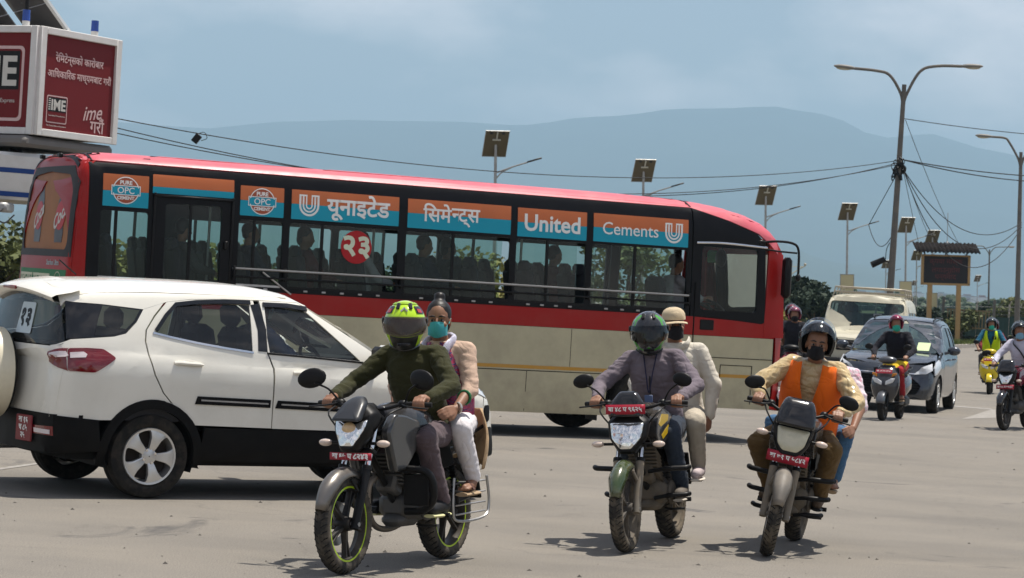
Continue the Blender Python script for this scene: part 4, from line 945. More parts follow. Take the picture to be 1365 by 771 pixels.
# rear end
tl = ts([(64.5, 469), (78, 465), (91, 464.4), (115, 464), (138, 465.5), (155.5, 478), (142, 488), (127, 497), (91, 494.5), (76, 489), (66, 482)], (0, 2))
TLR = mat('tail_lamp_lens', (.15, .003, .007), .08, coat=1, var=.25, vs=14); TLC = mat('tail_lamp_clear', (.62, .55, .56), .08, coat=1)
tlo = ts([(90, 464.4), (115, 464), (138, 465.5), (155.5, 478), (142, 488), (127, 497), (90, 494.5)])
for ax in ('y-', 'y+'):
    a = panel(SV, rpoly(tlo, .02, 2), ax, .006, .02, .05, 'tail_lamp', TLR, suv)
    panel(SV, ts([(93, 470), (111, 469), (116, 473), (114, 477), (93, 477.5)]), ax, .010, .006, .05, 'reversing_lens', TLC, a)
panel(SV, [(-.80, .63), (.80, .63), (.83, 1.0), (.80, 1.145), (-.80, 1.145), (-.83, 1.0)], 'x-', -.002, .02, .08, 'tailgate', WHITE, suv)
for sy in (-1, 1):
    q_ = [(sy * abs(a_), b_) for a_, b_ in ts([(64.5, 469), (78, 465), (90.5, 464.4), (90.5, 494.5), (76, 489), (66, 482)], (1, 2))]; mb = MB(); panel(SV, q_, 'x-', .007, .012, .04, mb=mb); o = mb.build('tailgate_lamp', TLR, suv)
    q_ = [(sy * abs(a_), b_) for a_, b_ in ts([(66.5, 471), (78, 468.5), (87.5, 468.5), (87.5, 476.5), (70, 477.5)], (1, 2))]; mb = MB(); panel(SV, q_, 'x-', .011, .006, .04, mb=mb); mb.build('lens_chrome', TLC, o)
    mb = MB(); panel(SV, [(sy * .80, .47), (sy * .52, .47), (sy * .50, .53), (sy * .80, .54)], 'x-', .012, .012, .05, mb=mb); mb.build('rear_reflector', TLR, suv)
    mb = MB(); panel(SV, [(sy * .78, .48), (sy * .56, .48), (sy * .55, .512), (sy * .78, .512)], 'x-', .016, .006, .05, mb=mb); mb.build('reflector_lens', TLC, suv)
panel(SV, [(-.86, .34), (.86, .34), (.86, .632), (-.86, .632)], 'x-', .006, .04, .08, 'rear_bumper', CLAD, suv)
panel(SV, rpoly([(-.80, 1.155), (.80, 1.155), (.78, 1.22), (.62, 1.54), (-.62, 1.54), (-.78, 1.22)], .04), 'x-', -.004, .004, .1, 'rear_window', SGR, suv)
mb = MB(); rg = []
for x, z, wd, dr in ((-.56, 1.668, .68, .085), (-.74, 1.640, .685, .085), (-.855, 1.605, .665, .075), (-.885, 1.580, .65, .07), (-.86, 1.545, .65, .07), (-.72, 1.528, .67, .07), (-.60, 1.525, .67, .07)): rg.append([(x + .09 * (q / 8 - 1) ** 2 * (x < -.7), wd * (q / 8 - 1), z - dr * (q / 8 - 1) ** 2) for q in range(17)])
mb.loft(rg, closed=False); sp = mb.build('roof_spoiler', WHITE, suv, ang=50)
mb = MB(); mb.box((-.882, 0, 1.568), (.02, .26, .028), bev=.006); mb.build('brake_light', TLR, suv)
panel(SV, [(-.72, -.66), (.9, -.66), (1.22, -.60), (1.30, -.3), (1.32, 0), (1.30, .3), (1.22, .60), (.9, .66), (-.72, .66)], 'z+', .002, .02, .1, 'roof', WHITE, suv)
for ax in ('y-', 'y+'): panel(SV, ts([(88, 401), (97, 402.5), (135, 405.5), (191, 412.5), (200, 409.5), (222, 402.8), (255, 399), (300, 399), (345, 400.5), (395, 403.5), (430, 411.5), (462, 426), (493, 447)]) + [(2.02, 1.20), (2.13, 1.20), (1.85, 1.34), (1.55, 1.50), (1.25, 1.64), (.7, 1.70), (-.2, 1.69), (-.76, 1.66)], ax, .001, .02, .06, 'roof_rail_panel', WHITE, suv)
panel(SV, [(2.20, -.80), (2.6, -.83), (3.02, -.72), (3.16, -.3), (3.18, 0), (3.16, .3), (3.02, .72), (2.6, .83), (2.20, .80), (2.38, .45), (2.46, 0), (2.38, -.45)], 'z+', .001, .02, .1, 'bonnet', WHITE, suv)
panel(SV, rpoly([(2.16, -.72), (2.34, -.4), (2.40, 0), (2.34, .4), (2.16, .72), (1.30, .52), (1.34, 0), (1.30, -.52)], .05), 'z+', -.006, .004, .12, 'windscreen', SGL, suv)
panel(SV, [(-.85, .36), (.85, .36), (.85, .78), (-.85, .78)], 'x+', .003, .03, .1, 'front_bumper', WHITE, suv)
for sy in (-1, 1):
    ax = 'y-' if sy < 0 else 'y+'
    panel(SV, [(2.78, .955), (3.04, .865), (3.14, .83), (3.12, .92), (2.95, 1.0), (2.78, 1.0)], ax, .006, .02, .05, 'headlamp', mat('headlamp_lens', (.55, .57, .58), .06, coat=1, var=.3, vs=20), suv)
    panel(SV, rrect(3.02, .66, 3.10, .80, .03), ax, .008, .02, .05, 'fog_lamp_bezel', CLAD, suv)
# spare wheel in its moulded cover
spare = bpy.data.objects.new('spare_wheel', None); COL.objects.link(spare); spare.parent = suv; spare.location = (-1.00, .02, .90); spare.rotation_euler = (0, 0, math.pi / 2)
mb = MB(); mb.lathe([(.335, -.10), (.338, .10)], 40); mb.lathe(tyre_mesh(.338, .20, .62), 40); mb.build('spare_tyre', RUB, spare)
CRM = mat('spare_cover_cream', (.72, .66, .50), .34, var=.05, coat=.4, dirt=.15)
mb = MB(); mb.lathe([(.352, -.075), (.356, .02), (.352, .075), (.335, .105), (.29, .118), (.25, .112), (.235, .122), (.06, .128), (.001, .128)], 48); mb.build('wheel_cover', CRM, spare)
mb = MB(); put_text(mb, 'EcoSport', .085, Matrix.Translation((0, .129, -.0)) @ Matrix.Rotation(R(90), 4, 'X') @ Matrix.Rotation(R(180), 4, 'Y'), bold=.002, ext=.002); mb.build('cover_lettering', STEEL, spare)
mb = MB(); mb.box((-.86, .02, .90), (.12, .16, .3), bev=.02); mb.build('spare_carrier', BLK, suv)
pl = MB(); pl.box((-.862, -.42, .50), (.015, .24, .20), rotz(R(8)), bev=.006); pl = pl.build('number_plate', mat('plate_red', (.20, .012, .02), .45, dirt=.2), suv)
mb = MB()
for i, s in enumerate(('बा १६', 'च ८५', '२५')): put_text(mb, s, .062, frame((-.873, -.42, .56 - .058 * i), (.14, -1, 0), (0, 0, 1)), bold=.002, ext=.001)
mb.build('plate_lettering', WHT, pl)
# underside, cabin
mb = MB(); mb.box((1.2, 0, .36), (3.7, 1.5, .14)); mb.box((1.2, 0, .27), (3.0, .9, .08)); mb.build('floor_pan', DARK, suv)
CAB = mat('cabin_trim', (.03, .03, .033), .75)
mb = MB(); mb.box((1.0, .0, .62), (2.4, 1.5, .06)); mb.build('cabin_floor', CAB, suv)
for ax in ('y-', 'y+'): panel(SV, [(-.7, .60), (2.1, .60), (2.1, 1.09), (.8, 1.12), (-.7, 1.16)], ax, -.045, .01, .15, 'door_lining', CAB, suv)
mb = MB(); mb.box((2.0, 0, 1.02), (.62, 1.42, .22), bev=.08); mb.build('dashboard', CAB, suv)
for y in (-.36, .36): seat(suv, 1.02, y, SEATM, .58, 'front_seat')
mb = MB(); mb.box((.20, 0, .74), (.5, 1.30, .16), bev=.05); mb.box((-.10, 0, 1.02), (.15, 1.28, .56), roty(R(-16)), bev=.05); mb.build('rear_bench', SEATM, suv)
for y in (-.42, .42):
    mb = MB(); mb.box((-.18, y, 1.37), (.09, .26, .17), bev=.04); mb.build('headrest', SEATM, suv)
steering(suv, 1.62, -.36, 1.07)
PAP = mat('paper_pale', (.50, .58, .62), .7)
st = panel(SV, rpoly([(-.36, 1.22), (-.10, 1.22), (-.12, 1.46), (-.34, 1.46)], .01, 1), 'x-', .004, .003, .1, 'window_paper', PAP, suv)
mb = MB(); v, f, _ = text('१३', .18, bold=.008, ext=.0004); lay(SV, v, f, 'x-', .006, mb, (-.23, 1.34), -1); mb.build('paper_lettering', BLK, st)
# paper on the windscreen (inside)
mb = MB(); M2 = frame((1.78, -.18, 1.355), (0, -1, 0), (-.62, 0, .42)); mb.add([(-.17, -.11, 0), (.17, -.11, 0), (.17, .11, 0), (-.17, .11, 0)], [(0, 1, 2, 3)], M2); o = mb.build('windscreen_paper', mat('paper_white', (.62, .63, .62), .7), suv)
mb = MB(); put_text(mb, '१३', .20, M2 @ Matrix.Translation((0, 0, .003)), bold=.012, ext=.001); mb.build('paper_lettering', BLK, o)
mb = MB(); mb.box((1.50, .02, 1.50), (.05, .22, .07), bev=.02); mb.build('rear_view_mirror', BLK, suv)
for x in (0, 2.52):
    for sy in (-1, 1): car_wheel(suv, (x, sy * .76, .328), .328, .205, ALLOY, sy)
    mb = MB(); mb.cyl((x, -.7, .33), (x, .7, .33), .05, seg=10); mb.build('axle_beam', BLK, suv)
mb = MB(); mb.cyl((-.78, .42, .30), (-.45, .42, .31), .03, seg=10); mb.build('exhaust_tip', STEEL, suv)
mb = MB(); mb.tube([(-.3, .1, 1.69), (-.45, .1, 1.80)], .006, 6); mb.build('aerial', BLK, suv)
# ------------------------------------------------------------------ people
SKIN = mat('skin_brown', (.24, .118, .068), .52, var=.12, vs=18, bump=.12, bs=150, spec=.4)
HAIR = mat('black_hair', (.010, .008, .007), .45, var=.4, vs=40)
def cloth(name, c, var=.18, vs=7, bump=.35, bs=220, rough=.85):
    if name in MATS: return MATS[name]
    return creases(mat(name, c, rough, var=var, vs=vs, bump=bump, bs=bs, sheen=.06, spec=.12))
def creases(m, k_=.42):
    """adds soft creases to the fine relief of a fabric"""
    t = m.node_tree; b = t.nodes['Principled BSDF']; n = t.nodes.new; k = t.links.new
    tc = n('ShaderNodeTexCoord'); no = n('ShaderNodeTexNoise'); no.inputs['Scale'].default_value = 5.5; no.inputs['Detail'].default_value = 1.2; no.inputs['Distortion'].default_value = 1.1; k(tc.outputs['Object'], no.inputs[0])
    su = n('ShaderNodeMath'); su.operation = 'SUBTRACT'; su.inputs[1].default_value = .5; k(no.outputs[0], su.inputs[0]); ab = n('ShaderNodeMath'); ab.operation = 'ABSOLUTE'; k(su.outputs[0], ab.inputs[0]); po = n('ShaderNodeMath'); po.operation = 'POWER'; po.inputs[1].default_value = .6; k(ab.outputs[0], po.inputs[0])
    bp = n('ShaderNodeBump'); bp.inputs['Strength'].default_value = k_; bp.inputs['Distance'].default_value = .035; k(po.outputs[0], bp.inputs['Height'])
    if b.inputs['Normal'].is_linked: k(b.inputs['Normal'].links[0].from_socket, bp.inputs['Normal'])
    k(bp.outputs[0], b.inputs['Normal']); return m
def remesh(mb, vox, smooth=3, name='m', shrink=0, folds=0, fs=(9, 9, 24), seed=0):
    me = bpy.data.meshes.new(name); me.from_pydata(mb.v, [], mb.f)
    bm = bmesh.new(); bm.from_mesh(me); bmesh.ops.recalc_face_normals(bm, faces=bm.faces); bm.to_mesh(me); bm.free()
    o = bpy.data.objects.new(name, me); COL.objects.link(o)
    md = o.modifiers.new('r', 'REMESH'); md.mode = 'VOXEL'; md.voxel_size = vox
    if smooth: sm = o.modifiers.new('s', 'SMOOTH'); sm.factor = .5; sm.iterations = smooth
    dg = bpy.context.evaluated_depsgraph_get(); ev = bpy.data.meshes.new_from_object(o.evaluated_get(dg))
    bpy.data.objects.remove(o); bpy.data.meshes.remove(me)
    if folds:
        nr = [v.normal.copy() for v in ev.vertices]
        for v, n_ in zip(ev.vertices, nr):
            p = v.co; q = Vector((p.x * fs[0] + seed, p.y * fs[1], p.z * fs[2])); w_ = noise.noise(q * .35) * 2.2
            d = noise.noise(q + Vector((w_, w_, w_))) * .65 + (.5 - abs(noise.noise(q * 1.7 + Vector((w_, 0, 5))))) * .5
            v.co = p + n_ * (d * folds)
    return ev
def spow(v, e): return math.copysign(abs(v) ** e, v)
def helmet(parent, c, rot, shell, visor, kind_='full', trim=None, sc=1.0, up=False, chin=None):
    """shell, opening and visor; local x is forward"""
    h = bpy.data.objects.new('helmet', None); COL.objects.link(h); h.parent = parent; h.matrix_local = Matrix.Translation(c) @ rot.to_4x4() @ Matrix.Diagonal((sc, sc, sc, 1))
    def rad(az, el, g=0):
        ca, sa, ce, se = math.cos(az), math.sin(az), math.cos(el), math.sin(el)
        a, b, cz = (.160 if ca > 0 else .150) + g, .128 + g, (.150 if se > 0 else .165) + g
        f = max(0, ca) ** 2.0
        if kind_ == 'full' and se < 0: a += .030 * f * min(1, -se * 2.2); b += -.012 * min(1, -se * 1.6)
        r = 1 / math.sqrt((ce * ca / a) ** 2 + (ce * sa / b) ** 2 + (se / cz) ** 2); return Vector((r * ce * ca, r * ce * sa, r * se))
    NA = 48; els = [-52, -44, -36, -28, -20, -14, -8, 0, 8, 16, 22, 27, 33, 42, 52, 62, 72, 81, 89.5]
    lo, hi, wa = (-14, 21, 78) if kind_ == 'full' else (-60, 33, 82)
    if kind_ == 'open': els = [-38, -30, -24, -16, -8, 0, 8, 16, 22, 27, 33, 42, 52, 62, 72, 81, 89.5]
    inv, outf = [], []
    V = [rad(2 * math.pi * j / NA, R(e)) for e in els for j in range(NA)]
    for i in range(len(els) - 1):
        for j in range(NA):
            az = (j + .5) * 360 / NA; az = az - 360 if az > 180 else az
            q = (i * NA + j, i * NA + (j + 1) % NA, (i + 1) * NA + (j + 1) % NA, (i + 1) * NA + j)
            (inv if (abs(az) < wa and lo <= (els[i] + els[i + 1]) / 2 <= hi) else outf).append(q)
    mb = MB(); mb.v = [tuple(p) for p in V]; mb.f = outf
    me = bpy.data.meshes.new('shell'); me.from_pydata(mb.v, [], mb.f); bm = bmesh.new(); bm.from_mesh(me)
    bmesh.ops.delete(bm, geom=[v for v in bm.verts if not v.link_faces], context='VERTS'); bmesh.ops.recalc_face_normals(bm, faces=bm.faces)
    bmesh.ops.solidify(bm, geom=bm.faces, thickness=.018); bm.to_mesh(me); bm.free(); finish(me, 'helmet_shell', shell, h, 50, True, True)
    # visor shell
    g = .006; mb = MB(); n = 22; rows = []
    v0, v1 = (-17, 24) if kind_ == 'full' else (-20, 34)
    for k in range(7):
        row = []
        for j in range(n + 1):
            az = R(-84 + 168 * j / n); e = R(v0 + (v1 - v0) * k / 6); p = rad(az, e, g)
            if kind_ == 'open': p = p + Vector((.022, 0, 0)) * max(0, math.cos(az))
            if up: p = Matrix.Rotation(R(-46), 3, 'Y') @ p
            row.append(p)
        rows.append(row)
    mb.loft(rows, closed=False); mb.build('visor', visor, h, ang=80)
    tm = trim or BLK
    for sy in (-1, 1):
        p = rad(sy * R(82), R(14), .006); mb = MB(); mb.ell(p, (.022, .008, .022), 12, 6); mb.build('visor_pivot', tm, h)
    mb = MB(); mb.tube([rad(R(a), R(els[0]), .0) for a in range(100, 261, 10)] if kind_ == 'open' else [rad(R(a), R(els[0]), .0) for a in range(0, 361, 12)], .008, 6); mb.build('edge_trim', tm, h)
    if chin:
        mb = MB(); mb.loft([[rad(R(a), R(e), .003) for a in range(-36, 37, 6)] for e in (-50, -42, -34, -26, -18)], closed=False); mb.build('chin_panel', chin, h, ang=80)
    if kind_ == 'full':
        mb = MB(); p = rad(0, R(-32), .004); mb.box(p, (.012, .075, .022), roty(R(25)), bev=.004); mb.build('chin_vent', tm, h)
        for sy in (-1, 1):
            p = rad(sy * R(22), R(52), .005); mb = MB(); mb.box(p, (.05, .022, .014), rotz(sy * R(10)) @ roty(R(40)), bev=.005); mb.build('top_vent', tm, h)
    mb = MB(); mb.ell((-.005, 0, .02), (.128, .102, .118), 16, 10); mb.build('liner', mat('helmet_liner', (.012, .012, .013), .9), h) if kind_ != 'open' else None
    return h
def rad_dir(p): return p
def hand(mb, wrist, bar, g, side, vox=None):
    """closed hand on a bar running along g; side +1 means the thumb lies towards -g... """
    g = Vector(g).normalized(); w_ = Vector(wrist); b = Vector(bar); back = (w_ - b); back = (back - g * back.dot(g)).normalized(); up = g.cross(back)
    if up.z < 0: up = -up
    mb.cap(w_, b + back * .045 + up * .016, .027, .030)
    for i in range(4):     # knuckle pad and fingers
        o = g * (-.030 + .0205 * i) ; L = (.92, 1.0, .98, .85)[i if side > 0 else 3 - i]; rr = .0105 * (.9 + .12 * L)
        k0 = b + o + back * .030 + up * .027
        mb.cap(w_.lerp(b, .35) + o * .7 + up * .012, k0, .017, .0135)
        prev = k0
        for a in (62, 20, -25, -75):
            p = b + o + (-back * math.cos(R(a)) + up * math.sin(R(a))) * (.029 * L + .001)
            mb.cap(prev, p, rr, rr * .95, 8); prev = p
    t0 = b + back * .035 - up * .002 - g * (.038 * side); t1 = b + back * .006 - up * .030 - g * (.042 * side); t2 = b - back * .022 - up * .026 - g * (.034 * side)
    mb.cap(w_.lerp(b, .3), t0, .018, .014, 8); mb.cap(t0, t1, .0135, .012, 8); mb.cap(t1, t2, .012, .0105, 8)
def open_hand(mb, wrist, tip, up):
    w_ = Vector(wrist); t = Vector(tip); d = (t - w_).normalized(); up = Vector(up); up = (up - d * up.dot(d)).normalized(); s = d.cross(up)
    for i in range(4):
        o = s * (-.030 + .020 * i); L = (.80, .95, 1, .88)[i]; k = w_ + d * .085 + o; mb.cap(w_ + d * .02 + o * .6, k, .017, .0125, 8)
        m1 = k + d * .038 * L - up * .010; m2 = m1 + d * .026 * L - up * .020; mb.cap(k, m1, .0105, .0095, 8); mb.cap(m1, m2, .0095, .008, 8)
    mb.cap(w_ + d * .03 - s * .03, w_ + d * .065 - s * .052 - up * .006, .014, .011, 8); mb.cap(w_ + d * .065 - s * .052 - up * .006, w_ + d * .095 - s * .050 - up * .018, .011, .009, 8)
def person(name, label, M, J, top, bottom, shoe, head='bare', hs=None, vox=.0065, sleeve=1.0, group=None, girth=1.0, hair=None, mask=None, foldamp=.015, barefoot=False, legbare=0.0, loose=1.0, scale=1.0, legs=True, skin=None, kurta=None):
    P = thing(name, label, 'person', M=M, group=group); V = Vector; g = girth; near = vox < .01
    sk = skin or SKIN
    pel, che, nek, hc = (V(J[k]) for k in ('pel', 'che', 'nek', 'head')); Hr = Matrix.Rotation(J.get('yaw', 0), 3, 'Z') @ Matrix.Rotation(J.get('pit', 0), 3, 'Y')
    mb = MB(); up = (che - pel).normalized()
    # head
    def hp(x, y, z): return hc + Hr @ V((x, y, z))
    mb.ell(hp(-.012, 0, .030), (.096, .075, .098), 20, 14, Hr); mb.ell(hp(.022, 0, -.045), (.070, .060, .070), 16, 10, Hr); mb.ell(hp(.050, 0, -.088), (.035, .036, .026), 12, 8, Hr)
    mb.cap(hp(.088, 0, .010), hp(.103, 0, -.028), .008, .0145, 8); mb.ell(hp(.084, 0, -.060), (.012, .026, .010), 10, 6, Hr)
    for sy in (-1, 1):
        mb.ell(hp(.070, sy * .032, .022), (.018, .026, .010), 10, 6, Hr); mb.ell(hp(.060, sy * .040, -.025), (.026, .026, .022), 10, 6, Hr); mb.ell(hp(-.012, sy * .076, -.012), (.018, .008, .030), 10, 8, Hr)
    mb.cap(nek - V((0, 0, .03)), hp(-.02, 0, -.06), .056, .052)
    # trunk
    def trunk(b_, e, t0=-.28):
        cur = bez([pel, pel.lerp(che, .5) + V((-.012, 0, 0)), che, nek], 4); K = [(0, .128, .162), (.3, .120, .155), (.55, .126, .163), (.78, .118, .168), (.92, .085, .125), (1, .055, .062)]; rg = []
        for i_, p in enumerate(cur):
            t = i_ / (len(cur) - 1); tt = (cur[min(i_ + 1, len(cur) - 1)] - cur[max(i_ - 1, 0)]).normalized(); fx = V((tt.z, 0, -tt.x)).normalized()
            for (a_, x0, y0), (b2, x1, y1) in zip(K, K[1:]):
                if a_ <= t <= b2: f = (t - a_) / (b2 - a_); rx, ry = x0 + (x1 - x0) * f, y0 + (y1 - y0) * f
            rg.append([p + fx * ((rx * g + e) * math.cos(q * .349)) + V((0, 1, 0)) * ((ry * g + e) * math.sin(q * .349)) for q in range(18)])
        b_.loft(rg); b_.ell(pel - up * .01, (.130 * g + e, .164 * g + e, .11 * g + e), 16, 10)
    trunk(mb, 0)
    L = {}
    for s, sy in (('R', -1), ('L', 1)):
        sh, el, ha = V(J['sh' + s]), V(J['el' + s]), V(J['ha' + s]); L[s] = (sh, el, ha)
        mb.cap(nek.lerp(che, .3), sh, .062, .058); mb.cap(sh, el, .054 * g, .041); mb.cap(el, ha, .043, .027)
        gr = J.get('grip' + s)
        if gr: hand(mb, ha, gr[0], gr[1], -sy)
        elif J.get('tip' + s): open_hand(mb, ha, J['tip' + s], J.get('hup' + s, (0, 0, 1)))
        if legs:
            hi, kn, an, to = V(J['hi' + s]), V(J['kn' + s]), V(J['an' + s]), V(J['to' + s]); L['l' + s] = (hi, kn, an, to)
            mb.cap(hi, kn, .084 * g, .057); mb.cap(kn, an, .058, .037); mb.cap(an, an.lerp(to, .3) - V((0, 0, .028)), .036, .034); mb.cap(an.lerp(to, .2) - V((0, 0, .03)), to - V((0, 0, .008)), .034, .026)
            if barefoot:
                d = (to - an).normalized(); sd = V((-d.y, d.x, 0)).normalized()
                for q in range(5): b0 = to + sd * (-.032 + .016 * q) - V((0, 0, .012)); mb.cap(b0 - d * .03, b0 + d * (.028 - .004 * abs(q - 1)), .011, .009, 8)
    me = remesh(mb, vox, 2); finish(me, 'body', sk, P, 180, True, False)
    # eyes and brows
    if near and head in ('bare', 'open', 'cap'):
        for sy in (-1, 1):
            b = MB(); b.ell(hp(.0805, sy * .031, .004), (.010, .0130, .0065), 12, 8, Hr); b.build('eye', mat('eye_white', (.30, .27, .24), .25), P)
            b = MB(); b.ell(hp(.0890, sy * .031, .004), (.0050, .0080, .0078), 10, 6, Hr); b.build('iris', mat('eye_iris', (.012, .008, .006), .1), P)
            b = MB(); b.tube([hp(.083, sy * .012, .027), hp(.088, sy * .03, .033), hp(.074, sy * .055, .026)], [.004, .0055, .003], 6); b.build('eyebrow', HAIR, P)
    # top garment
    lo = loose; b = MB(); trunk(b, .016 + .02 * (lo - 1) * 5)
    b.cap(pel + up * .02, pel + up * .14, .142 * g * lo, .135 * g * lo)
    for s in 'RL':
        sh, el, ha = L[s]; b.cap(nek.lerp(che, .34), sh, .070, .068); b.cap(sh, el, .066 * g * lo, .056 * lo)
        if sleeve > .5: e = el.lerp(ha, min(1, (sleeve - .5) * 2) * .96); b.cap(el, e, .057 * lo, .040 * lo)
    if kurta:
        for s in 'RL': hi, kn, an, to = L['l' + s]; b.cap(pel, hi.lerp(kn, kurta), .15, .098)
    finish(remesh(b, .0095 if near else .02, 1, folds=foldamp, seed=len(label) % 7), 'upper_garment', top, P, 180, True, False)
    b = MB(); b.tube([nek + V((.055 * math.cos(a * .524) + .004, .058 * math.sin(a * .524), -.022 + .012 * math.cos(a * .524) * -1)) for a in range(13)], .012, 6); b.build('collar', top, P)
    if legs:
        b = MB(); b.ell(pel - up * .02, (.140 * g, .172 * g, .125 * g), 16, 10)
        for s in 'RL':
            hi, kn, an, to = L['l' + s]; e = kn.lerp(an, .98 - legbare); b.cap(pel, hi, .12 * g, .105 * g); b.cap(hi, kn, .100 * g, .074 * lo); b.cap(kn, e, .073 * lo, .054 * lo)
        finish(remesh(b, .0095 if near else .02, 1, folds=foldamp * .7, fs=(14, 14, 22), seed=3 + len(label)), 'trousers', bottom, P, 180, True, False)
        if shoe:
            for s in 'RL':
                hi, kn, an, to = L['l' + s]; d = (to - an); d.z = 0; d.normalize(); z0 = min(to.z, an.z - .06) - .034
                if shoe == 'sandal':
                    b = MB(); a0 = V((an.x, an.y, z0)) - d * .06; b.tube([a0, a0.lerp(V((to.x, to.y, z0)), .5), V((to.x, to.y, z0)) + d * .05], [.036, .045, .04], 10, flat=.35, side=(-d.y, d.x, 0)); b.build('sandal_sole', mat('sandal_sole_tan', (.35, .25, .15), .7), P)
                    b = MB(); m_ = an.lerp(to, .62); sd = V((-d.y, d.x, 0)); b.tube([m_ + sd * .045 - V((0, 0, .04)), m_ + V((0, 0, .018)), m_ - sd * .045 - V((0, 0, .04))], .011, 6, flat=1.8); b.build('sandal_strap', mat('sandal_strap_brown', (.10, .045, .03), .5), P)
                else:
                    b = MB(); b.cap(an, an - V((0, 0, .03)) - d * .02, .052, .05); b.cap(an - V((0, 0, .035)) - d * .03, to + d * .025, .047, .040); o_ = finish(remesh(b, .010 if near else .018, 2), 'shoe', shoe[0], P, 180, True, False)
                    b = MB(); a0 = V((an.x, an.y, z0 + .004)) - d * .075; b.tube([a0, a0.lerp(V((to.x, to.y, z0)), .55), V((to.x, to.y, z0 + .006)) + d * .06], [.040, .047, .036], 12, flat=.32, side=(-d.y, d.x, 0)); b.build('shoe_sole', shoe[1], P)
    if mask:
        b = MB(); rows = []
        for k, (z, f) in enumerate(((-.112, .70), (-.095, .90), (-.06, 1.0), (-.025, .98), (-.004, .88))):
            rows.append([hp((.088 * f) * math.cos(R(a)) + .022 + (.012 if abs(a) < 20 and -.06 < z < 0 else 0), (.066 if k else .05) * math.sin(R(a)), z + (.014 * math.cos(R(a)) - .012) * (k == 4) - (.02 * (1 - math.cos(R(a)))) * (k == 4) + .03 * (1 - math.cos(R(a))) * (k == 0)) for a in range(-80, 81, 10)])
        b.loft(rows, closed=False); o_ = b.build('face_mask', mask, P, ang=60)
        if head in ('bare', 'cap'):
            for sy in (-1, 1): b = MB(); b.tube([hp(.03, sy * .072, -.02), hp(-.03, sy * .080, .012)], .0025, 5); b.build('mask_loop', mask, P)
    if hair == 'bun':
        b = MB(); b.ell(hp(-.024, 0, .046), (.096, .083, .094), 18, 12, Hr); b.ell(hp(-.062, 0, -.02), (.055, .076, .08), 14, 10, Hr); b.ell(hp(-.055, 0, .15), (.042, .040, .036), 12, 8, Hr); finish(remesh(b, .009, 2, folds=.004, fs=(30, 8, 30)), 'hair', HAIR, P, 180, True, False)
    elif hair == 'short':
        b = MB(); b.ell(hp(-.026, 0, .046), (.094, .082, .092), 18, 12, Hr); b.ell(hp(-.055, 0, -.005), (.052, .076, .06), 14, 10, Hr); finish(remesh(b, .01, 2, folds=.005, fs=(30, 30, 30)), 'hair', HAIR, P, 180, True, False)
    return P, hp, Hr
def spine(J, f):
    """point down the middle of a trunk: 0 at the neck, 1 at the pelvis"""
    n, c, p = Vector(J['nek']), Vector(J['che']), Vector(J['pel']); q = bez([n, c, c.lerp(p, .5) + Vector((-.012, 0, 0)), p], 8); i = max(0, min(1, f)) * (len(q) - 1); k = int(i)
    return q[k].lerp(q[min(k + 1, len(q) - 1)], i - k)
# ------------------------------------------------------------------ motorcycles
def lamp_mat():
    m = mat('moto_lamp_lens', (.80, .80, .78), .10, metal=.85, coat=1, var=.1); t = m.node_tree; b = t.nodes['Principled BSDF']; n = t.nodes.new; k = t.links.new
    tc = n('ShaderNodeTexCoord'); v = n('ShaderNodeTexVoronoi'); v.inputs['Scale'].default_value = 16; k(tc.outputs['Object'], v.inputs[0]); bp = n('ShaderNodeBump'); bp.inputs['Strength'].default_value = .55; bp.inputs['Distance'].default_value = .02; k(v.outputs['Distance'], bp.inputs['Height']); k(bp.outputs[0], b.inputs['Normal']); return m
LAMP = lamp_mat()
def lens(mb, poly, x0, depth, bulge, back=.85, flat=.72, z0=0, y0=0, tilt=0):
    """polygon in (y,z) given depth behind and a domed front"""
    cy = sum(p[0] for p in poly) / len(poly); cz = sum(p[1] for p in poly) / len(poly)
    def ring(s, x): return [(x - tilt * ((p[1] - cz) * s), y0 + cy + (p[0] - cy) * s, z0 + cz + (p[1] - cz) * s) for p in poly]
    mb.loft([ring(back, x0 - depth), ring(1.0, x0 - depth * .4), ring(1.0, x0), ring(.95, x0 + bulge * .45), ring(flat, x0 + bulge * .85), ring(flat * .45, x0 + bulge)]); return mb
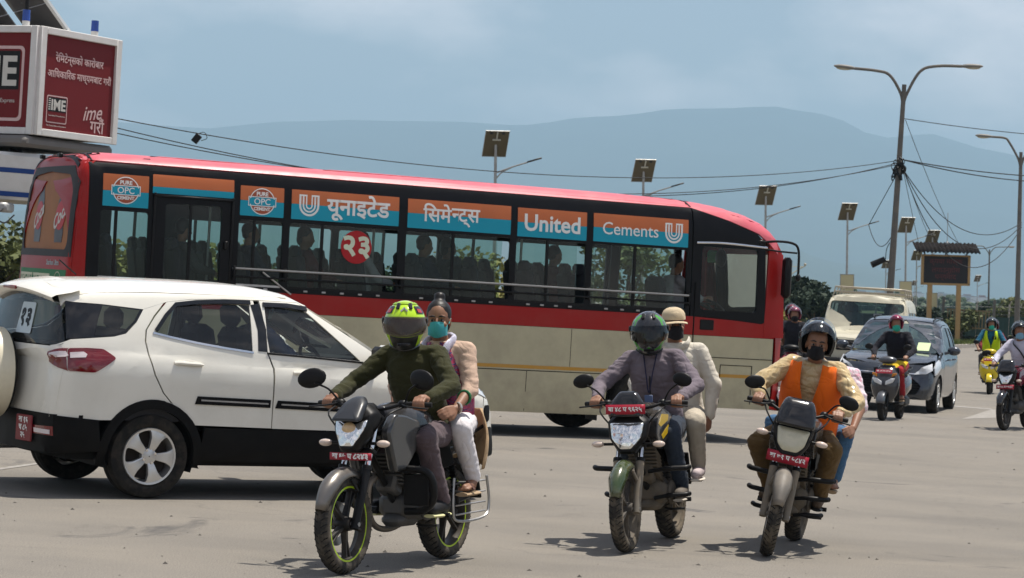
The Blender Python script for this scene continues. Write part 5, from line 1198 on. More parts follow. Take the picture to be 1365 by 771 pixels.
def moto_wheel(parent, c, r, wd, rimm, stripe=None, spokes=5, disc_=True, dirtrub=None, front=True):
    t = bpy.data.objects.new('wheel', None); COL.objects.link(t); t.parent = parent; t.location = c; t.rotation_euler = (0, .5 if front else .1, 0)
    h = wd / 2; ri = r * .735
    P = [(ri, -h * .62), (ri + .01, -h * .86), (r * .84, -h * 1.0), (r * .915, -h * .93), (r * .962, -h * .66), (r * .952, -h * .62), (r * .968, -h * .56), (r * .99, -h * .3), (r * .982, -h * .26), (r * .992, -h * .2), (r, 0)]
    P = P + [(a, -b) for a, b in P[-2::-1]]
    mb = MB(); mb.lathe(P, 56); mb.build('tyre', dirtrub or RUB, t, ang=50)
    mb = MB()    # tread grooves
    for q in range(44):
        a = 2 * math.pi * q / 44
        for sy in (-1, 1):
            a1 = a + .05 * (1 if sy > 0 else .2); pts = [(r * .984 * math.cos(a1), sy * h * .22, r * .984 * math.sin(a1)), (r * .961 * math.cos(a1 + .05), sy * h * .60, r * .961 * math.sin(a1 + .05)), (r * .918 * math.cos(a1 + .07), sy * h * .93, r * .918 * math.sin(a1 + .07))]
            mb.tube(pts, .0042, 4)
    kind(mb.build('tread_grooves', DARK, t), 'stuff')
    mb = MB(); mb.lathe([(ri * 1.015, -h * .62), (ri * 1.0, -h * .72), (ri * .955, -h * .70), (ri * .94, -h * .4), (ri * .90, 0), (ri * .94, h * .4), (ri * .955, h * .70), (ri * 1.0, h * .72), (ri * 1.015, h * .62)], 48)
    mb.lathe([(.01, -.055), (.04, -.055), (.045, -.02), (.052, 0), (.045, .02), (.04, .055), (.01, .055)], 20)
    for q in range(spokes):
        a = 2 * math.pi * q / spokes
        for da in (-.11, .11):
            p0 = (.035 * math.cos(a), 0, .035 * math.sin(a)); pm = (ri * .5 * math.cos(a + da * .7), 0, ri * .5 * math.sin(a + da * .7)); p1 = (ri * .93 * math.cos(a + da), 0, ri * .93 * math.sin(a + da))
            mb.tube([p0, pm, p1], [.017, .011, .013], 6, flat=1.6)
    mb.build('rim', rimm, t, ang=45)
    if stripe:
        for sy in (-1, 1):
            mb = MB(); mb.lathe([(ri * .975, sy * h * .735), (ri * 1.03, sy * h * .72), (ri * 1.03, sy * h * .75), (ri * .975, sy * h * .765)], 48, closed=True); mb.build('rim_stripe', stripe, t)
    if disc_:
        mb = MB(); mb.lathe([(.085, -.046), (.135, -.046), (.135, -.042), (.085, -.042)], 36, closed=True)
        for q in range(6): a = q * math.pi / 3; mb.tube([(.03 * math.cos(a), -.044, .03 * math.sin(a)), (.09 * math.cos(a + .3), -.044, .09 * math.sin(a + .3))], .007, 5)
        mb.build('brake_disc', STEEL, t)
    return t
def shell(mb, prof, xs, th=.0):
    """loft over stations: prof(x) -> list of (y,z)"""
    mb.loft([[(x, y, z) for y, z in prof(x)] for x in xs]); return mb
def motorcycle(label, rear, front, lean, spec, group=None, cat='motorcycle', name='motorcycle'):
    d = Vector(front) - Vector(rear); hd = math.atan2(d.y, d.x); mid = (Vector(front) + Vector(rear)) / 2
    WB = spec.get('wb', 1.36); r = spec.get('r', .305)
    M = Matrix.Translation(mid) @ Matrix.Rotation(hd, 4, 'Z') @ Matrix.Rotation(lean, 4, 'X') @ Matrix.Translation((-WB / 2, 0, 0))
    B = thing(name, label, cat, M=M, group=group); S_ = spec
    body, body2, dk = S_['body'], S_.get('body2', BLK), BLK
    FL = S_.get('forklow', BLK); ENG = S_.get('engine', mat('engine_grey', (.10, .10, .10), .5, metal=.6, dirt=.4, dirtcol=(.10, .085, .065)))
    moto_wheel(B, (0, 0, r), r, .125, S_['rim'], S_.get('stripe'), dirtrub=S_.get('rub'), front=False, disc_=True)
    # --- steering group
    ax0 = Vector((WB, 0, r)); hdv = Vector((-.42, 0, 1)).normalized(); st = S_.get('steer', 0)
    G = bpy.data.objects.new('steering_assembly', None); COL.objects.link(G); G.parent = B
    piv = Vector((WB - .275, 0, .90)); G.matrix_local = Matrix.Translation(piv) @ Matrix.Rotation(st, 4, hdv) @ Matrix.Translation(-piv)
    def gp_(mb, n, m, **k): return mb.build(n, m, G, **k)
    fwheel = moto_wheel(G, (WB, 0, r), r, .098, S_['rim'], S_.get('stripe'), dirtrub=S_.get('rub'))
    for sy in (-1, 1):
        t0 = ax0 + Vector((.0, sy * .082, 0)); tm = t0 + hdv * .36; tt = t0 + hdv * .70
        mb = MB(); mb.tube([t0 - hdv * .03, t0 + hdv * .10, tm], [.026, .028, .029], 14); gp_(mb, 'fork_lower', FL)
        mb = MB(); mb.cyl(tm, tt, .0185, seg=12); gp_(mb, 'fork_stanchion', CHR)
        mb = MB(); mb.cyl(tm - hdv * .012, tm + hdv * .014, .033, seg=14); gp_(mb, 'fork_seal', BLK)
    mb = MB(); mb.cyl(ax0 + Vector((0, -.11, 0)), ax0 + Vector((0, .11, 0)), .014, seg=8); gp_(mb, 'front_axle', STEEL)
    mb = MB(); mb.box(ax0 + hdv * .17 + Vector((-.04, -.062, 0)), (.09, .05, .07), bev=.012); gp_(mb, 'brake_caliper', dk)
    for q_ in (.47, .70): mb = MB(); mb.box(ax0 + hdv * q_, (.075, .225, .033), roty(R(-22)), bev=.01); gp_(mb, 'fork_yoke', dk)
    # fender
    mb = MB(); a0, a1 = S_.get('fender', (18, 128)); rows = []
    for i in range(15):
        a = R(a0 + (a1 - a0) * i / 14); row = []; edge = min(1, .55 + 1.6 * min(i, 14 - i) / 14)
        for j in range(9):
            q = -1 + j / 4; rr = r + .040 - .055 * abs(q) ** 2.4; row.append((WB + rr * math.cos(a), q * .068 * edge, r + rr * math.sin(a)))
        rows.append(row)
    mb.loft(rows, closed=False); me_o = gp_(mb, 'front_mudguard', S_.get('fendm', body), ang=60); sm = me_o.modifiers.new('t', 'SOLIDIFY'); sm.thickness = .004
    for sy in (-1, 1):
        mb = MB(); mb.tube([(WB + .02, sy * .062, r + .27), (WB - .03, sy * .080, r + .20)], .012, 6)
        gp_(mb, 'mudguard_stay', FL)
    # headlamp unit
    hx, hz = WB - .10, S_.get('hz', .86); T = S_.get('tilt', .35)
    mb = MB(); lens(mb, S_['cowl'], hx - .02, .16, .045, .72, .86, hz, 0, T); gp_(mb, 'headlamp_cowl', S_.get('cowlm', dk))
    mb = MB(); lens(mb, S_['lamp'], hx + .028, .03, .028, .95, .75, hz, 0, T); gp_(mb, 'headlamp', S_.get('lampm', LAMP))
    if S_.get('innerlamp'):
        mb = MB(); mb.ell((hx + .045, 0, hz), (.02, .052, .045), 16, 10); gp_(mb, 'lamp_bulb', mat('lamp_amber_glow', (.62, .42, .22), .15, coat=1, var=.4, vs=40))
    if S_.get('screen'):
        P, zz, bul = S_['screen']; mb = MB(); lens(mb, P, hx - .01, .03, bul, .96, .80, hz + zz, 0, S_.get('stilt', .75)); gp_(mb, 'flyscreen', S_.get('screenm', BLKG))
    # number plate
    if S_.get('plate'):
        y0, z0, w_, h_, txt, rt = S_['plate']; mb = MB(); rows = []
        for z in (-h_ / 2, h_ / 2): rows.append([(hx + .075 - .9 * (q * w_) ** 2 + S_.get('px', 0), q * w_, hz + z0 + z) for q in [-.5 + i / 10 for i in range(11)]])
        mb.loft(rows, closed=False); p = gp_(mb, 'number_plate', mat('plate_crimson', (.36, .014, .035), .4, dirt=.1)); p.modifiers.new('t', 'SOLIDIFY').thickness = .003
        mb = MB(); v, f, _ = text(txt, h_ * .78, bold=.002, ext=.0004, w=w_ * .86); mb.add([(hx + .0775 - .9 * x * x + z + S_.get('px', 0), x, hz + z0 + y) for x, y, z in v], f); gp_(mb, 'plate_lettering', WHT, smooth=False)
    for sy in (-1, 1):    # indicators
        iy, iz = S_.get('ind', (.21, -.03)); mb = MB(); mb.tube([(hx - .04, sy * .10, hz + iz), (hx - .03, sy * (iy - .04), hz + iz)], .010, 6); gp_(mb, 'indicator_stalk', dk)
        mb = MB(); mb.ell((hx - .025, sy * iy, hz + iz), (.028, .046, .023), 14, 8); gp_(mb, 'indicator', mat('indicator_lens', (.62, .50, .42), .12, coat=.8, var=.3, vs=60))
    # handlebar, grips, levers, mirrors
    bx, bz = WB - .33, S_.get('bz', 1.02); bw = S_.get('bw', .36)
    mb = MB(); mb.tube(bez([(bx - .055, -bw, bz + .01), (bx - .01, -bw * .62, bz + .015), (bx + .045, -.13, bz - .015), (bx + .05, 0, bz - .03), (bx + .045, .13, bz - .015), (bx - .01, bw * .62, bz + .015), (bx - .055, bw, bz + .01)], 5), .0115, 10); gp_(mb, 'handlebar', dk)
    for sy in (-1, 1):
        e0 = Vector((bx - .055, sy * bw, bz + .01)); e1 = Vector((bx - .03, sy * (bw - .13), bz + .013)); mb = MB(); mb.tube([e0 + (e0 - e1) * .08, e0, e1], [.016, .0175, .0165], 12); gp_(mb, 'grip', dk)
        mb = MB(); mb.box((bx - .015, sy * (bw - .165), bz + .012), (.06, .06, .05), bev=.014); gp_(mb, 'switch_cluster', dk)
        mb = MB(); mb.tube(bez([(bx + .01, sy * (bw - .16), bz + .012), (bx + .055, sy * (bw - .10), bz + .0), (bx + .035, sy * (bw + .03), bz - .012)], 4), [.006] * 9, 6, flat=1.5); gp_(mb, 'lever', S_.get('leverm', dk))
        ml, mz_, mx_ = S_.get('mir', (.40, .205, .0)); c = Vector((bx + .0 + mx_, sy * ml, bz + mz_))
        mb = MB(); mb.tube(bez([(bx - .015, sy * (bw - .15), bz + .03), (bx + .03, sy * (bw - .10), bz + .10), tuple(c + Vector((.02, -sy * .03, -.03)))], 4), .0065, 8); gp_(mb, 'mirror_stem', dk)
        mr = rotz(sy * R(-12)) @ rotx(-sy * R(S_.get('mtilt', 12))); mz2 = S_.get('msz', 1.0); mb = MB(); mb.ell(c, (.022, .076 * mz2, .05 * mz2), 20, 10, mr); gp_(mb, 'mirror', dk)
        mb = MB(); mb.ell(c + Vector((-.017, 0, 0)), (.008, .066, .042), 18, 8, mr); gp_(mb, 'mirror_glass', CHR)
    mb = MB(); mb.box((bx + .10, 0, bz - .02), (.10, .17, .06), roty(R(25)), bev=.02); gp_(mb, 'instrument_panel', dk)
    for sy in (-1, 1):
        mb = MB(); mb.tube(bez([(bx + .0, sy * .24, bz), (bx + .17, sy * .20, bz - .06), (bx + .16, sy * .06, bz - .22)], 5), .006, 6); gp_(mb, 'control_cable', dk)
    # --- tank, seat, tail
    tz, tw, th_ = S_.get('tz', .86), S_.get('tw', .150), .13
    def tsec(x):
        t = (x - .36) / (.92 - .36); w_ = tw * (math.sin(max(.06, min(.97, t * .62 + .30)) * math.pi)) ** .7; ht = th_ * (.45 + .75 * math.sin(math.pi * (.15 + .62 * t)))
        return [(w_ * spow(math.cos(a), .75), tz + .03 * t + ht * spow(math.sin(a), .8) * (1 if math.sin(a) > 0 else .75)) for a in [2 * math.pi * j / 24 for j in range(24)]]
    mb = MB(); shell(mb, tsec, [.36 + .56 * i / 14 for i in range(15)]); finish(remesh(mb, .012, 4), 'fuel_tank', body, B, 180, True, False)
    for sy in (-1, 1):
        P = S_.get('shroud', [(.62, .80), (.95, .70), (1.06, .80), (1.02, .93), (.86, .98), (.66, .94)]); mb = MB()
        mb.prism(rpoly(P, .03), sy * .10, sy * .165, 'y'); o_ = mb.build('tank_shroud', S_.get('shroudm', body), B, ang=30); bv = o_.modifiers.new('b', 'BEVEL'); bv.width = .018; bv.segments = 3
        if S_.get('decal'):
            mb = MB(); mb.prism(rpoly([(.72, .90), (.94, .86), (1.0, .88), (.90, .95), (.70, .94)], .01), sy * .1655, sy * .1675, 'y'); mb.prism(rpoly([(.66, .83), (.88, .77), (.92, .80), (.70, .87)], .01), sy * .1655, sy * .1675, 'y'); mb.build('tank_decal', S_['decal'], B)
        mb = MB(); mb.prism(rpoly([(.10, .62), (.42, .58), (.48, .74), (.20, .79)], .03), sy * .085, sy * .125, 'y'); o_ = mb.build('side_cover', body2, B); bv = o_.modifiers.new('b', 'BEVEL'); bv.width = .012; bv.segments = 2
    mb = MB(); mb.loft([[(x, w_ * spow(math.cos(a), .6), z + h_ * spow(math.sin(a), .6)) for a in [2 * math.pi * j / 16 for j in range(16)]] for x, z, w_, h_ in ((.50, .79, .05, .03), (.42, .785, .10, .045), (.25, .77, .135, .05), (.05, .785, .135, .055), (-.08, .83, .125, .055), (-.22, .845, .11, .045), (-.32, .85, .06, .03))]); mb.build('seat', mat('seat_vinyl', (.018, .018, .02), .55, bump=.2), B, ang=60)
    mb = MB(); mb.loft([[(x, w_ * spow(math.cos(a), .6), z + h_ * spow(math.sin(a), .6)) for a in [2 * math.pi * j / 12 for j in range(12)]] for x, z, w_, h_ in ((.2, .70, .09, .05), (-.1, .75, .10, .06), (-.34, .80, .075, .055), (-.46, .83, .04, .03))]); mb.build('tail_cowl', body, B, ang=50)
    mb = MB(); mb.tube(bez([(.0, -.15, .80), (-.25, -.15, .86), (-.38, -.09, .88), (-.38, .09, .88), (-.25, .15, .86), (.0, .15, .80)], 5), .012, 8); mb.build('grab_rail', dk, B)
    mb = MB(); mb.box((-.46, 0, .80), (.05, .12, .06), bev=.015); mb.build('tail_lamp', mat('moto_tail_red', (.4, .01, .015), .2), B)
    mb = MB(); rows = []
    for i in range(12):
        a = R(50 + 110 * i / 11); rows.append([(rr * math.cos(a), q * .075, r + rr * math.sin(a)) for q, rr in ((-1, r + .01), (-.6, r + .05), (0, r + .06), (.6, r + .05), (1, r + .01))])
    mb.loft(rows, closed=False); mb.build('rear_mudguard', dk, B)
    mb = MB(); mb.box((-.36, 0, .50), (.02, .15, .26), roty(R(20)), bev=.006); mb.build('rear_flap', dk, B)
    # --- frame and engine
    mb = MB(); mb.tube([(WB - .27, 0, .92), (WB - .30, 0, .74), (.70, 0, .40), (.62, 0, .32)], .024, 8); mb.tube([(WB - .28, 0, .88), (.70, 0, .80), (.30, 0, .70), (-.25, 0, .76)], .024, 8); mb.tube([(.30, 0, .70), (.28, 0, .36)], .03, 8); mb.build('frame', dk, B)
    for sy in (-1, 1):
        mb = MB(); mb.tube([(.30, sy * .075, .40), (.0, sy * .085, r)], [.03, .022], 8, flat=.7); mb.build('swingarm', dk, B)
        mb = MB(); mb.cyl((.02, sy * .105, r + .05), (.14, sy * .105, .70), .018, seg=8)
        for q in range(10): p = Vector((.04, sy * .105, r + .12)).lerp(Vector((.125, sy * .105, .64)), q / 9); mb.ell(p, (.032, .032, .010), 10, 4)
        mb.build('shock_absorber', S_.get('shockm', dk), B)
    mb = MB(); mb.box((.56, 0, .38), (.34, .25, .20), bev=.06); mb.ell((.50, .13, .37), (.10, .03, .09), 18, 8); mb.ell((.50, -.13, .37), (.10, .03, .09), 18, 8); mb.box((.62, 0, .29), (.26, .16, .08), bev=.03); mb.build('crankcase', ENG, B)
    mb = MB()
    for q in range(8): mb.box((.70 + .012 * q, 0, .49 + .026 * q), (.20, .21, .011), roty(R(-24)), bev=.004)
    mb.box((.74, 0, .58), (.13, .14, .26), roty(R(-24)), bev=.02); mb.build('cylinder_fins', ENG, B)
    mb = MB(); mb.tube(bez([(.84, -.02, .60), (.96, -.04, .52), (.93, -.06, .36), (.76, -.10, .25), (.5, -.13, .22), (.2, -.15, .27)], 5), .020, 10); mb.build('exhaust_pipe', S_.get('exm', mat('exhaust_steel', (.22, .19, .16), .45, metal=.8, dirt=.4)), B)
    mb = MB(); mb.tube([(.24, -.16, .27), (.12, -.17, .30), (-.30, -.19, .42), (-.36, -.19, .44)], [.03, .052, .056, .04], 14); mb.build('silencer', dk, B)
    mb = MB(); mb.tube(bez([(.58, .10, .26), (.62, .16, .255), (.60, .25, .26)], 3), .009, 6); mb.build('gear_lever', dk, B)
    for sy in (-1, 1):
        mb = MB(); mb.cyl((.44, sy * .12, .31), (.44, sy * .26, .315), .016, seg=8); mb.build('footrest', dk, B)
        mb = MB(); mb.tube([(.18, sy * .09, .45), (.03, sy * .17, .43), (.02, sy * .25, .43)], .013, 8); mb.build('pillion_footrest', dk, B)
    mb = MB(); mb.box((.10, .10, .40), (.52, .02, .10), roty(R(8)), bev=.02); mb.build('chain_guard', dk, B)
    # crash guards
    for gz, gy, gx, gr in S_.get('guards', []):
        for sy in (-1, 1):
            mb = MB(); mb.tube(bez([(gx, sy * .06, gz - .02), (gx + .02, sy * (gy * .55), gz), (gx - .01, sy * (gy - .02), gz + .005), (gx - .04, sy * gy, gz + .01)], 4), [gr * .8] * 4 + [gr] * 9, 10); mb.ell((gx - .045, sy * (gy + .005), gz + .01), (gr * 1.05,) * 3, 10, 6); mb.build('crash_guard', S_.get('guardm', dk), B)
    if S_.get('legpad'):
        for sy in (-1, 1):
            mb = MB(); mb.tube(bez([(.82, sy * .10, .62), (.80, sy * .26, .61), (.78, sy * .31, .54), (.76, sy * .30, .42), (.74, sy * .22, .36), (.74, sy * .10, .35)], 5), .024, 10); mb.build('crash_guard', dk, B)
            mb = MB(); mb.box((.785, sy * .20, .49), (.018, .18, .20), bev=.008); mb.build('guard_pad', dk, B)
    if S_.get('saree'):
        mb = MB()
        for zz in (.30, .36, .43, .50): mb.tube([(.22, .19, zz), (-.2, .20, zz + .01)], .006, 5)
        mb.tube(bez([(.24, .19, .54), (.25, .19, .34), (.18, .19, .26), (-.18, .20, .27), (-.26, .20, .36), (-.22, .20, .54)], 4), .009, 6); mb.tube([(.0, .10, .50), (.0, .195, .50)], .008, 5); mb.build('dress_guard', STEEL, B)
    return B, M, dict(bx=bx, bz=bz, bw=bw, st=st, piv=piv, hdv=hdv)
def rider_pose(info, z=0.0, fwd=0.0, lean=0.0, hd=(0, 0), knee=.20, elb=.0, hx=0):
    """joints of a rider holding the bars"""
    Rm = Matrix.Translation(info['piv']) @ Matrix.Rotation(info['st'], 4, info['hdv']) @ Matrix.Translation(-info['piv'])
    J = dict(pel=(.27 + fwd, 0, .90 + z), che=(.37 + fwd + lean, 0, 1.24 + z), nek=(.415 + fwd + lean * 1.4, 0, 1.425 + z), head=(.485 + fwd + lean * 1.6 + hx, 0, 1.548 + z), yaw=hd[0], pit=hd[1])
    for s, sy in (('R', -1), ('L', 1)):
        gb = Rm @ Vector((info['bx'] - .045, sy * (info['bw'] - .07), info['bz'] + .012)); wr = gb + Vector((-.085, sy * .012, .035))
        J['grip' + s] = (tuple(gb), (.14 * -1, sy * 1.0, 0)); J['ha' + s] = tuple(wr)
        sh = Vector((.385 + fwd + lean * 1.2, sy * .172, 1.375 + z)); mid = (sh + wr) / 2; J['sh' + s] = tuple(sh); J['el' + s] = tuple(mid + Vector((-.05, sy * (.085 + elb), -.06)))
        J['hi' + s] = (.28 + fwd, sy * .095, .88 + z); J['kn' + s] = (.66, sy * knee, .80); J['an' + s] = (.40, sy * .185, .405); J['to' + s] = (.56, sy * .20, .36)
    return J
def pillion_pose(x=-.17, z=.0, dy=0, hands='waist', knee=.26, hd=(0, 0), lean=0.0, foot=.02):
    J = dict(pel=(x, dy, .97 + z), che=(x + .07 + lean, dy, 1.30 + z), nek=(x + .09 + lean * 1.4, dy, 1.50 + z), head=(x + .13 + lean * 1.5, dy, 1.63 + z), yaw=hd[0], pit=hd[1])
    for s, sy in (('R', -1), ('L', 1)):
        J['sh' + s] = (x + .07 + lean * 1.2, dy + sy * .175, 1.425 + z); J['el' + s] = (x + .16 + lean, dy + sy * .30, 1.20 + z); J['ha' + s] = (x + .38, dy + sy * .20, 1.05 + z); J['tip' + s] = (x + .50, dy + sy * .13, 1.02 + z); J['hup' + s] = (0, sy, .6)
        J['hi' + s] = (x, dy + sy * .10, .95 + z); J['kn' + s] = (x + .36, sy * knee, .86); J['an' + s] = (foot + .03, sy * .235, .53); J['to' + s] = (foot + .19, sy * .25, .485)
    return J
# ------------------------------------------------------------------ the three near motorcycles and their riders
def graphic(name, base, second, third, sc=6.0, th=.56, rough=.18):
    """painted helmet graphics: bands of a second and third colour on a gloss base"""
    m = mat(name, base, rough, var=.06, coat=.6); t = m.node_tree; b = t.nodes['Principled BSDF']; n = t.nodes.new; k = t.links.new
    tc = n('ShaderNodeTexCoord'); w_ = n('ShaderNodeTexWave'); w_.wave_type = 'BANDS'; w_.bands_direction = 'DIAGONAL'; w_.inputs['Scale'].default_value = sc; w_.inputs['Distortion'].default_value = 5.5; w_.inputs['Detail'].default_value = 1; w_.inputs['Detail Scale'].default_value = 2.0
    ab = n('ShaderNodeSeparateXYZ'); cb = n('ShaderNodeCombineXYZ'); a = n('ShaderNodeMath'); a.operation = 'ABSOLUTE'; k(tc.outputs['Object'], ab.inputs[0]); k(ab.outputs[1], a.inputs[0]); k(ab.outputs[0], cb.inputs[0]); k(a.outputs[0], cb.inputs[1]); k(ab.outputs[2], cb.inputs[2]); k(cb.outputs[0], w_.inputs[0])
    r = n('ShaderNodeValToRGB'); r.color_ramp.interpolation = 'CONSTANT'; e = r.color_ramp.elements; e[0].color = base + (1,); e[1].position = th; e[1].color = second + (1,); q = e.new(min(.98, th + .24)); q.color = third + (1,)
    k(w_.outputs[0], r.inputs[0]); k(r.outputs[0], b.inputs['Base Color']); return creases(m) if rough > .6 else m
VIS_S = glass('visor_smoke', (.26, .24, .22), .8, .05, .16, (.30, .22, .17)); VIS_D = glass('visor_dark', (.05, .06, .06), .9, .02); VIS_C = glass('visor_clear', (.80, .84, .85), .9, .03)
LIME = mat('lime_paint', (.42, .60, .02), .35, coat=.4); DRUB = mat('dusty_tyre', (.030, .028, .025), .9, var=.4, vs=14, dirt=1.0, dirtcol=(.20, .165, .12), bump=.4, bs=110)
DFORK = mat('dusty_fork', (.17, .15, .12), .7, var=.3, vs=10, dirt=.8, dirtcol=(.26, .21, .15)); DENG = mat('dusty_engine', (.12, .105, .085), .75, metal=.3, dirt=.9, dirtcol=(.21, .17, .12))
BRIM = mat('black_rim', (.012, .012, .013), .4, dirt=.25); DRIM = mat('dusty_rim', (.05, .045, .04), .6, dirt=.8, dirtcol=(.2, .165, .12))
# --- lime-striped black street bike with the olive jacket rider
s1 = dict(body=mat('moto_black_grey', (.022, .023, .026), .22, coat=.6, dirt=.12), body2=BLK, rim=BRIM, stripe=LIME, rub=mat('road_tyre', (.026, .025, .023), .88, var=.3, vs=14, dirt=.8, dirtcol=(.15, .125, .095), bump=.4, bs=110), wb=1.36, fendm=mat('mudguard_silver_grey', (.15, .14, .13), .28, metal=.6, dirt=.3), hz=.875, tilt=.42,
          cowl=rpoly([(-.135, .10), (-.06, .155), (.06, .155), (.135, .10), (.125, .0), (.05, -.135), (-.05, -.135), (-.125, .0)], .02), lamp=rpoly([(-.112, .062), (-.03, .035), (.03, .035), (.112, .062), (.10, -.005), (.045, -.105), (-.045, -.105), (-.10, -.005)], .008, 2), innerlamp=True,
          screen=(rpoly([(-.10, -.02), (.10, -.02), (.075, .09), (.03, .13), (-.03, .13), (-.075, .09)], .02), .07, .04), stilt=1.2, screenm=mat('nose_cowl_satin', (.02, .022, .026), .38, coat=.2), plate=(0, -.165, .29, .045, 'बा ६५ प ८२४३', 0), px=-.035, ind=(.20, -.085), bz=1.015, bw=.385, mir=(.385, .165, .06), msz=1.25, legpad=True, saree=True,
          shroudm=mat('shroud_gunmetal', (.045, .048, .052), .22, metal=.3, coat=.6, dirt=.1), shroud=[(.64, .80), (.84, .62), (.98, .60), (1.10, .86), (1.00, .97), (.86, .96), (.68, .92)])
B1, M1, I1 = motorcycle('black street motorcycle with lime green rim stripes carrying a rider in olive', (-.333, 16.513, 0), (-.927, 15.249, 0), .055, s1)
J = rider_pose(I1, -.045, .02, .05, (.44, .10), .19, .03)
OLV = cloth('olive_jacket', (.034, .034, .013)); TRS = cloth('mauve_grey_trousers', (.105, .078, .085)); SHB = (mat('black_shoe', (.012, .012, .013), .6), mat('yellowed_sole', (.62, .60, .32), .6))
P1, hp, Hr = person('person', 'rider in olive jacket and lime green full-face helmet gripping the handlebar', M1, J, OLV, TRS, SHB, 'full')
LG = mat('helmet_lime', (.42, .66, .012), .16, var=.10, vs=9, coat=.7)
h1 = helmet(P1, hp(-.005, 0, .012), Hr, LG, VIS_S, 'full', BLKG, 1.07, chin=mat('chin_black', (.012, .013, .012), .3))
def hpt(az, el, g=0):
    ca, sa, ce, se = math.cos(R(az)), math.sin(R(az)), math.cos(R(el)), math.sin(R(el)); a, b, c = (.160 if ca > 0 else .150) + g, .128 + g, .150 + g; r = 1 / math.sqrt((ce * ca / a) ** 2 + (ce * sa / b) ** 2 + (se / c) ** 2); return Vector((r * ce * ca, r * ce * sa, r * se))
for sy in (-1, 1):      # black side panels with red inlays, emblem above the visor
    mb = MB(); mb.loft([[hpt(sy * a, e, .004) for e in (33, 39, 45, 50, 54)] for a in (36, 44, 52, 60, 68, 78)], closed=False); o_ = mb.build('side_graphic', BLKG, h1)
    mb = MB(); mb.loft([[hpt(sy * a, e, .006) for e in (35, 40, 45)] for a in (42, 48, 55, 62)], closed=False); mb.build('red_graphic', mat('helmet_red', (.35, .03, .04), .3, coat=.5), h1)
    mb = MB(); mb.loft([[hpt(sy * a, e, .004) for e in (60, 64, 68)] for a in (0, 12, 24, 40, 60, 90, 120)], closed=False); mb.build('crown_line', mat('helmet_lime_dark', (.22, .36, .01), .3), h1)
    mb = MB(); mb.tube([hpt(sy * -2, 46, .006), hpt(sy * 9, 36, .006)], .006, 6, flat=.5); mb.build('emblem', CHR, h1)
# --- pillion passenger in the magenta waistcoat
J = pillion_pose(-.13, -.075, -.035, knee=.225, hd=(.35, .05), lean=.03)
J['elL'] = (.07, .215, 1.11); J['haL'] = (.30, .225, .985); J['tipL'] = (.44, .20, .955)
PNK = cloth('beige_pink_sleeve', (.52, .37, .28)); WHL = cloth('white_leggings', (.66, .63, .64), .06)
P2, hp, Hr = person('person', 'woman pillion in teal mask and magenta waistcoat behind the olive rider', M1, J, PNK, WHL, 'sandal', 'bare', hair='bun', mask=cloth('teal_mask', (.06, .33, .36), .06, bump=.1), barefoot=True, girth=.94, legbare=.04, sleeve=.66, foldamp=.010)
mb = MB(); c_ = Vector(J['che']); p_ = Vector(J['pel'])   # open waistcoat
for sg in (-1, 1):
    rows = []
    for t in range(9):
        f = t / 8; q = spine(J, f * .95 + .02); w0 = .150 + .02 * math.sin(3.1 * f); rows.append([q + Vector((.146 * math.cos(R(a)) + .004, sg * w0 * 1.10 * math.sin(R(a)), 0)) * (.62 + .42 * min(1, f * 3.0)) for a in range(18, 151, 12)])
    mb = MB(); mb.loft(rows, closed=False); o_ = mb.build('waistcoat', graphic('magenta_print', (.30, .015, .06), (.50, .10, .16), (.05, .03, .12), 30, .45, .8), P2, ang=80); o_.modifiers.new('t', 'SOLIDIFY').thickness = .006
mb = MB(); nk = Vector(J['nek'])
mb.tube(bez([nk + Vector((.02, .10, .0)), nk + Vector((.10, .085, -.06)), nk + Vector((.135, .07, -.20)), nk + Vector((.15, .08, -.36)), nk + Vector((.16, .10, -.50))], 5), [.034] * 12 + [.04] * 9, 10, flat=.45); mb.tube(bez([nk + Vector((.02, .10, 0)), nk + Vector((-.07, .05, .02)), nk + Vector((-.07, -.05, .02)), nk + Vector((.06, -.09, -.03)), nk + Vector((.13, -.06, -.16)), nk + Vector((.14, -.05, -.34))], 5), .033, 10, flat=.5)
finish(remesh(mb, .009, 1, folds=.008, fs=(30, 30, 12)), 'scarf', graphic('lavender_scarf', (.50, .48, .60), (.16, .15, .26), (.62, .60, .66), 40, .5, .9), P2, 180, True, False)
mb = MB(); w_ = Vector(J['haL']); mb.tube([w_ + Vector((.034 * math.cos(a * .524) * .6, .0, 0)) + Vector((.5, -.3, -.2)).normalized() * -.02 + Vector((.0, .033 * math.cos(a * .524), .033 * math.sin(a * .524))) for a in range(13)], .008, 6); mb.build('watch', mat('watch_silver', (.6, .58, .52), .3, metal=.7), P2)
mb = MB(); e_ = Vector(J['elL']).lerp(w_, .42); mb.tube([e_ + Vector((.0, .045 * math.cos(a * .524), .045 * math.sin(a * .524))) for a in range(13)], .008, 6); mb.build('green_cuff', mat('green_cuff', (.02, .16, .06), .7), P2)
mb = MB(); rows = []   # tan tunic tail hanging behind the thigh
for t in range(10):
    f = t / 9; rows.append([(-.17 - .14 * math.cos(R(a)) * (1 - .25 * f) + .015 * math.sin(a * .1 + f * 5), .165 * math.sin(R(a)) * (1 + .30 * math.sin(f * 2.6)) + .01, .98 - .40 * f ** 1.2 * (.75 + .25 * abs(math.sin(R(a)))) - .0 * f) for a in range(-80, 97, 8)])
mb.loft(rows, closed=False); o_ = mb.build('tunic_tail', cloth('tan_tunic', (.44, .30, .17)), P2, ang=80); o_.modifiers.new('t', 'SOLIDIFY').thickness = .004
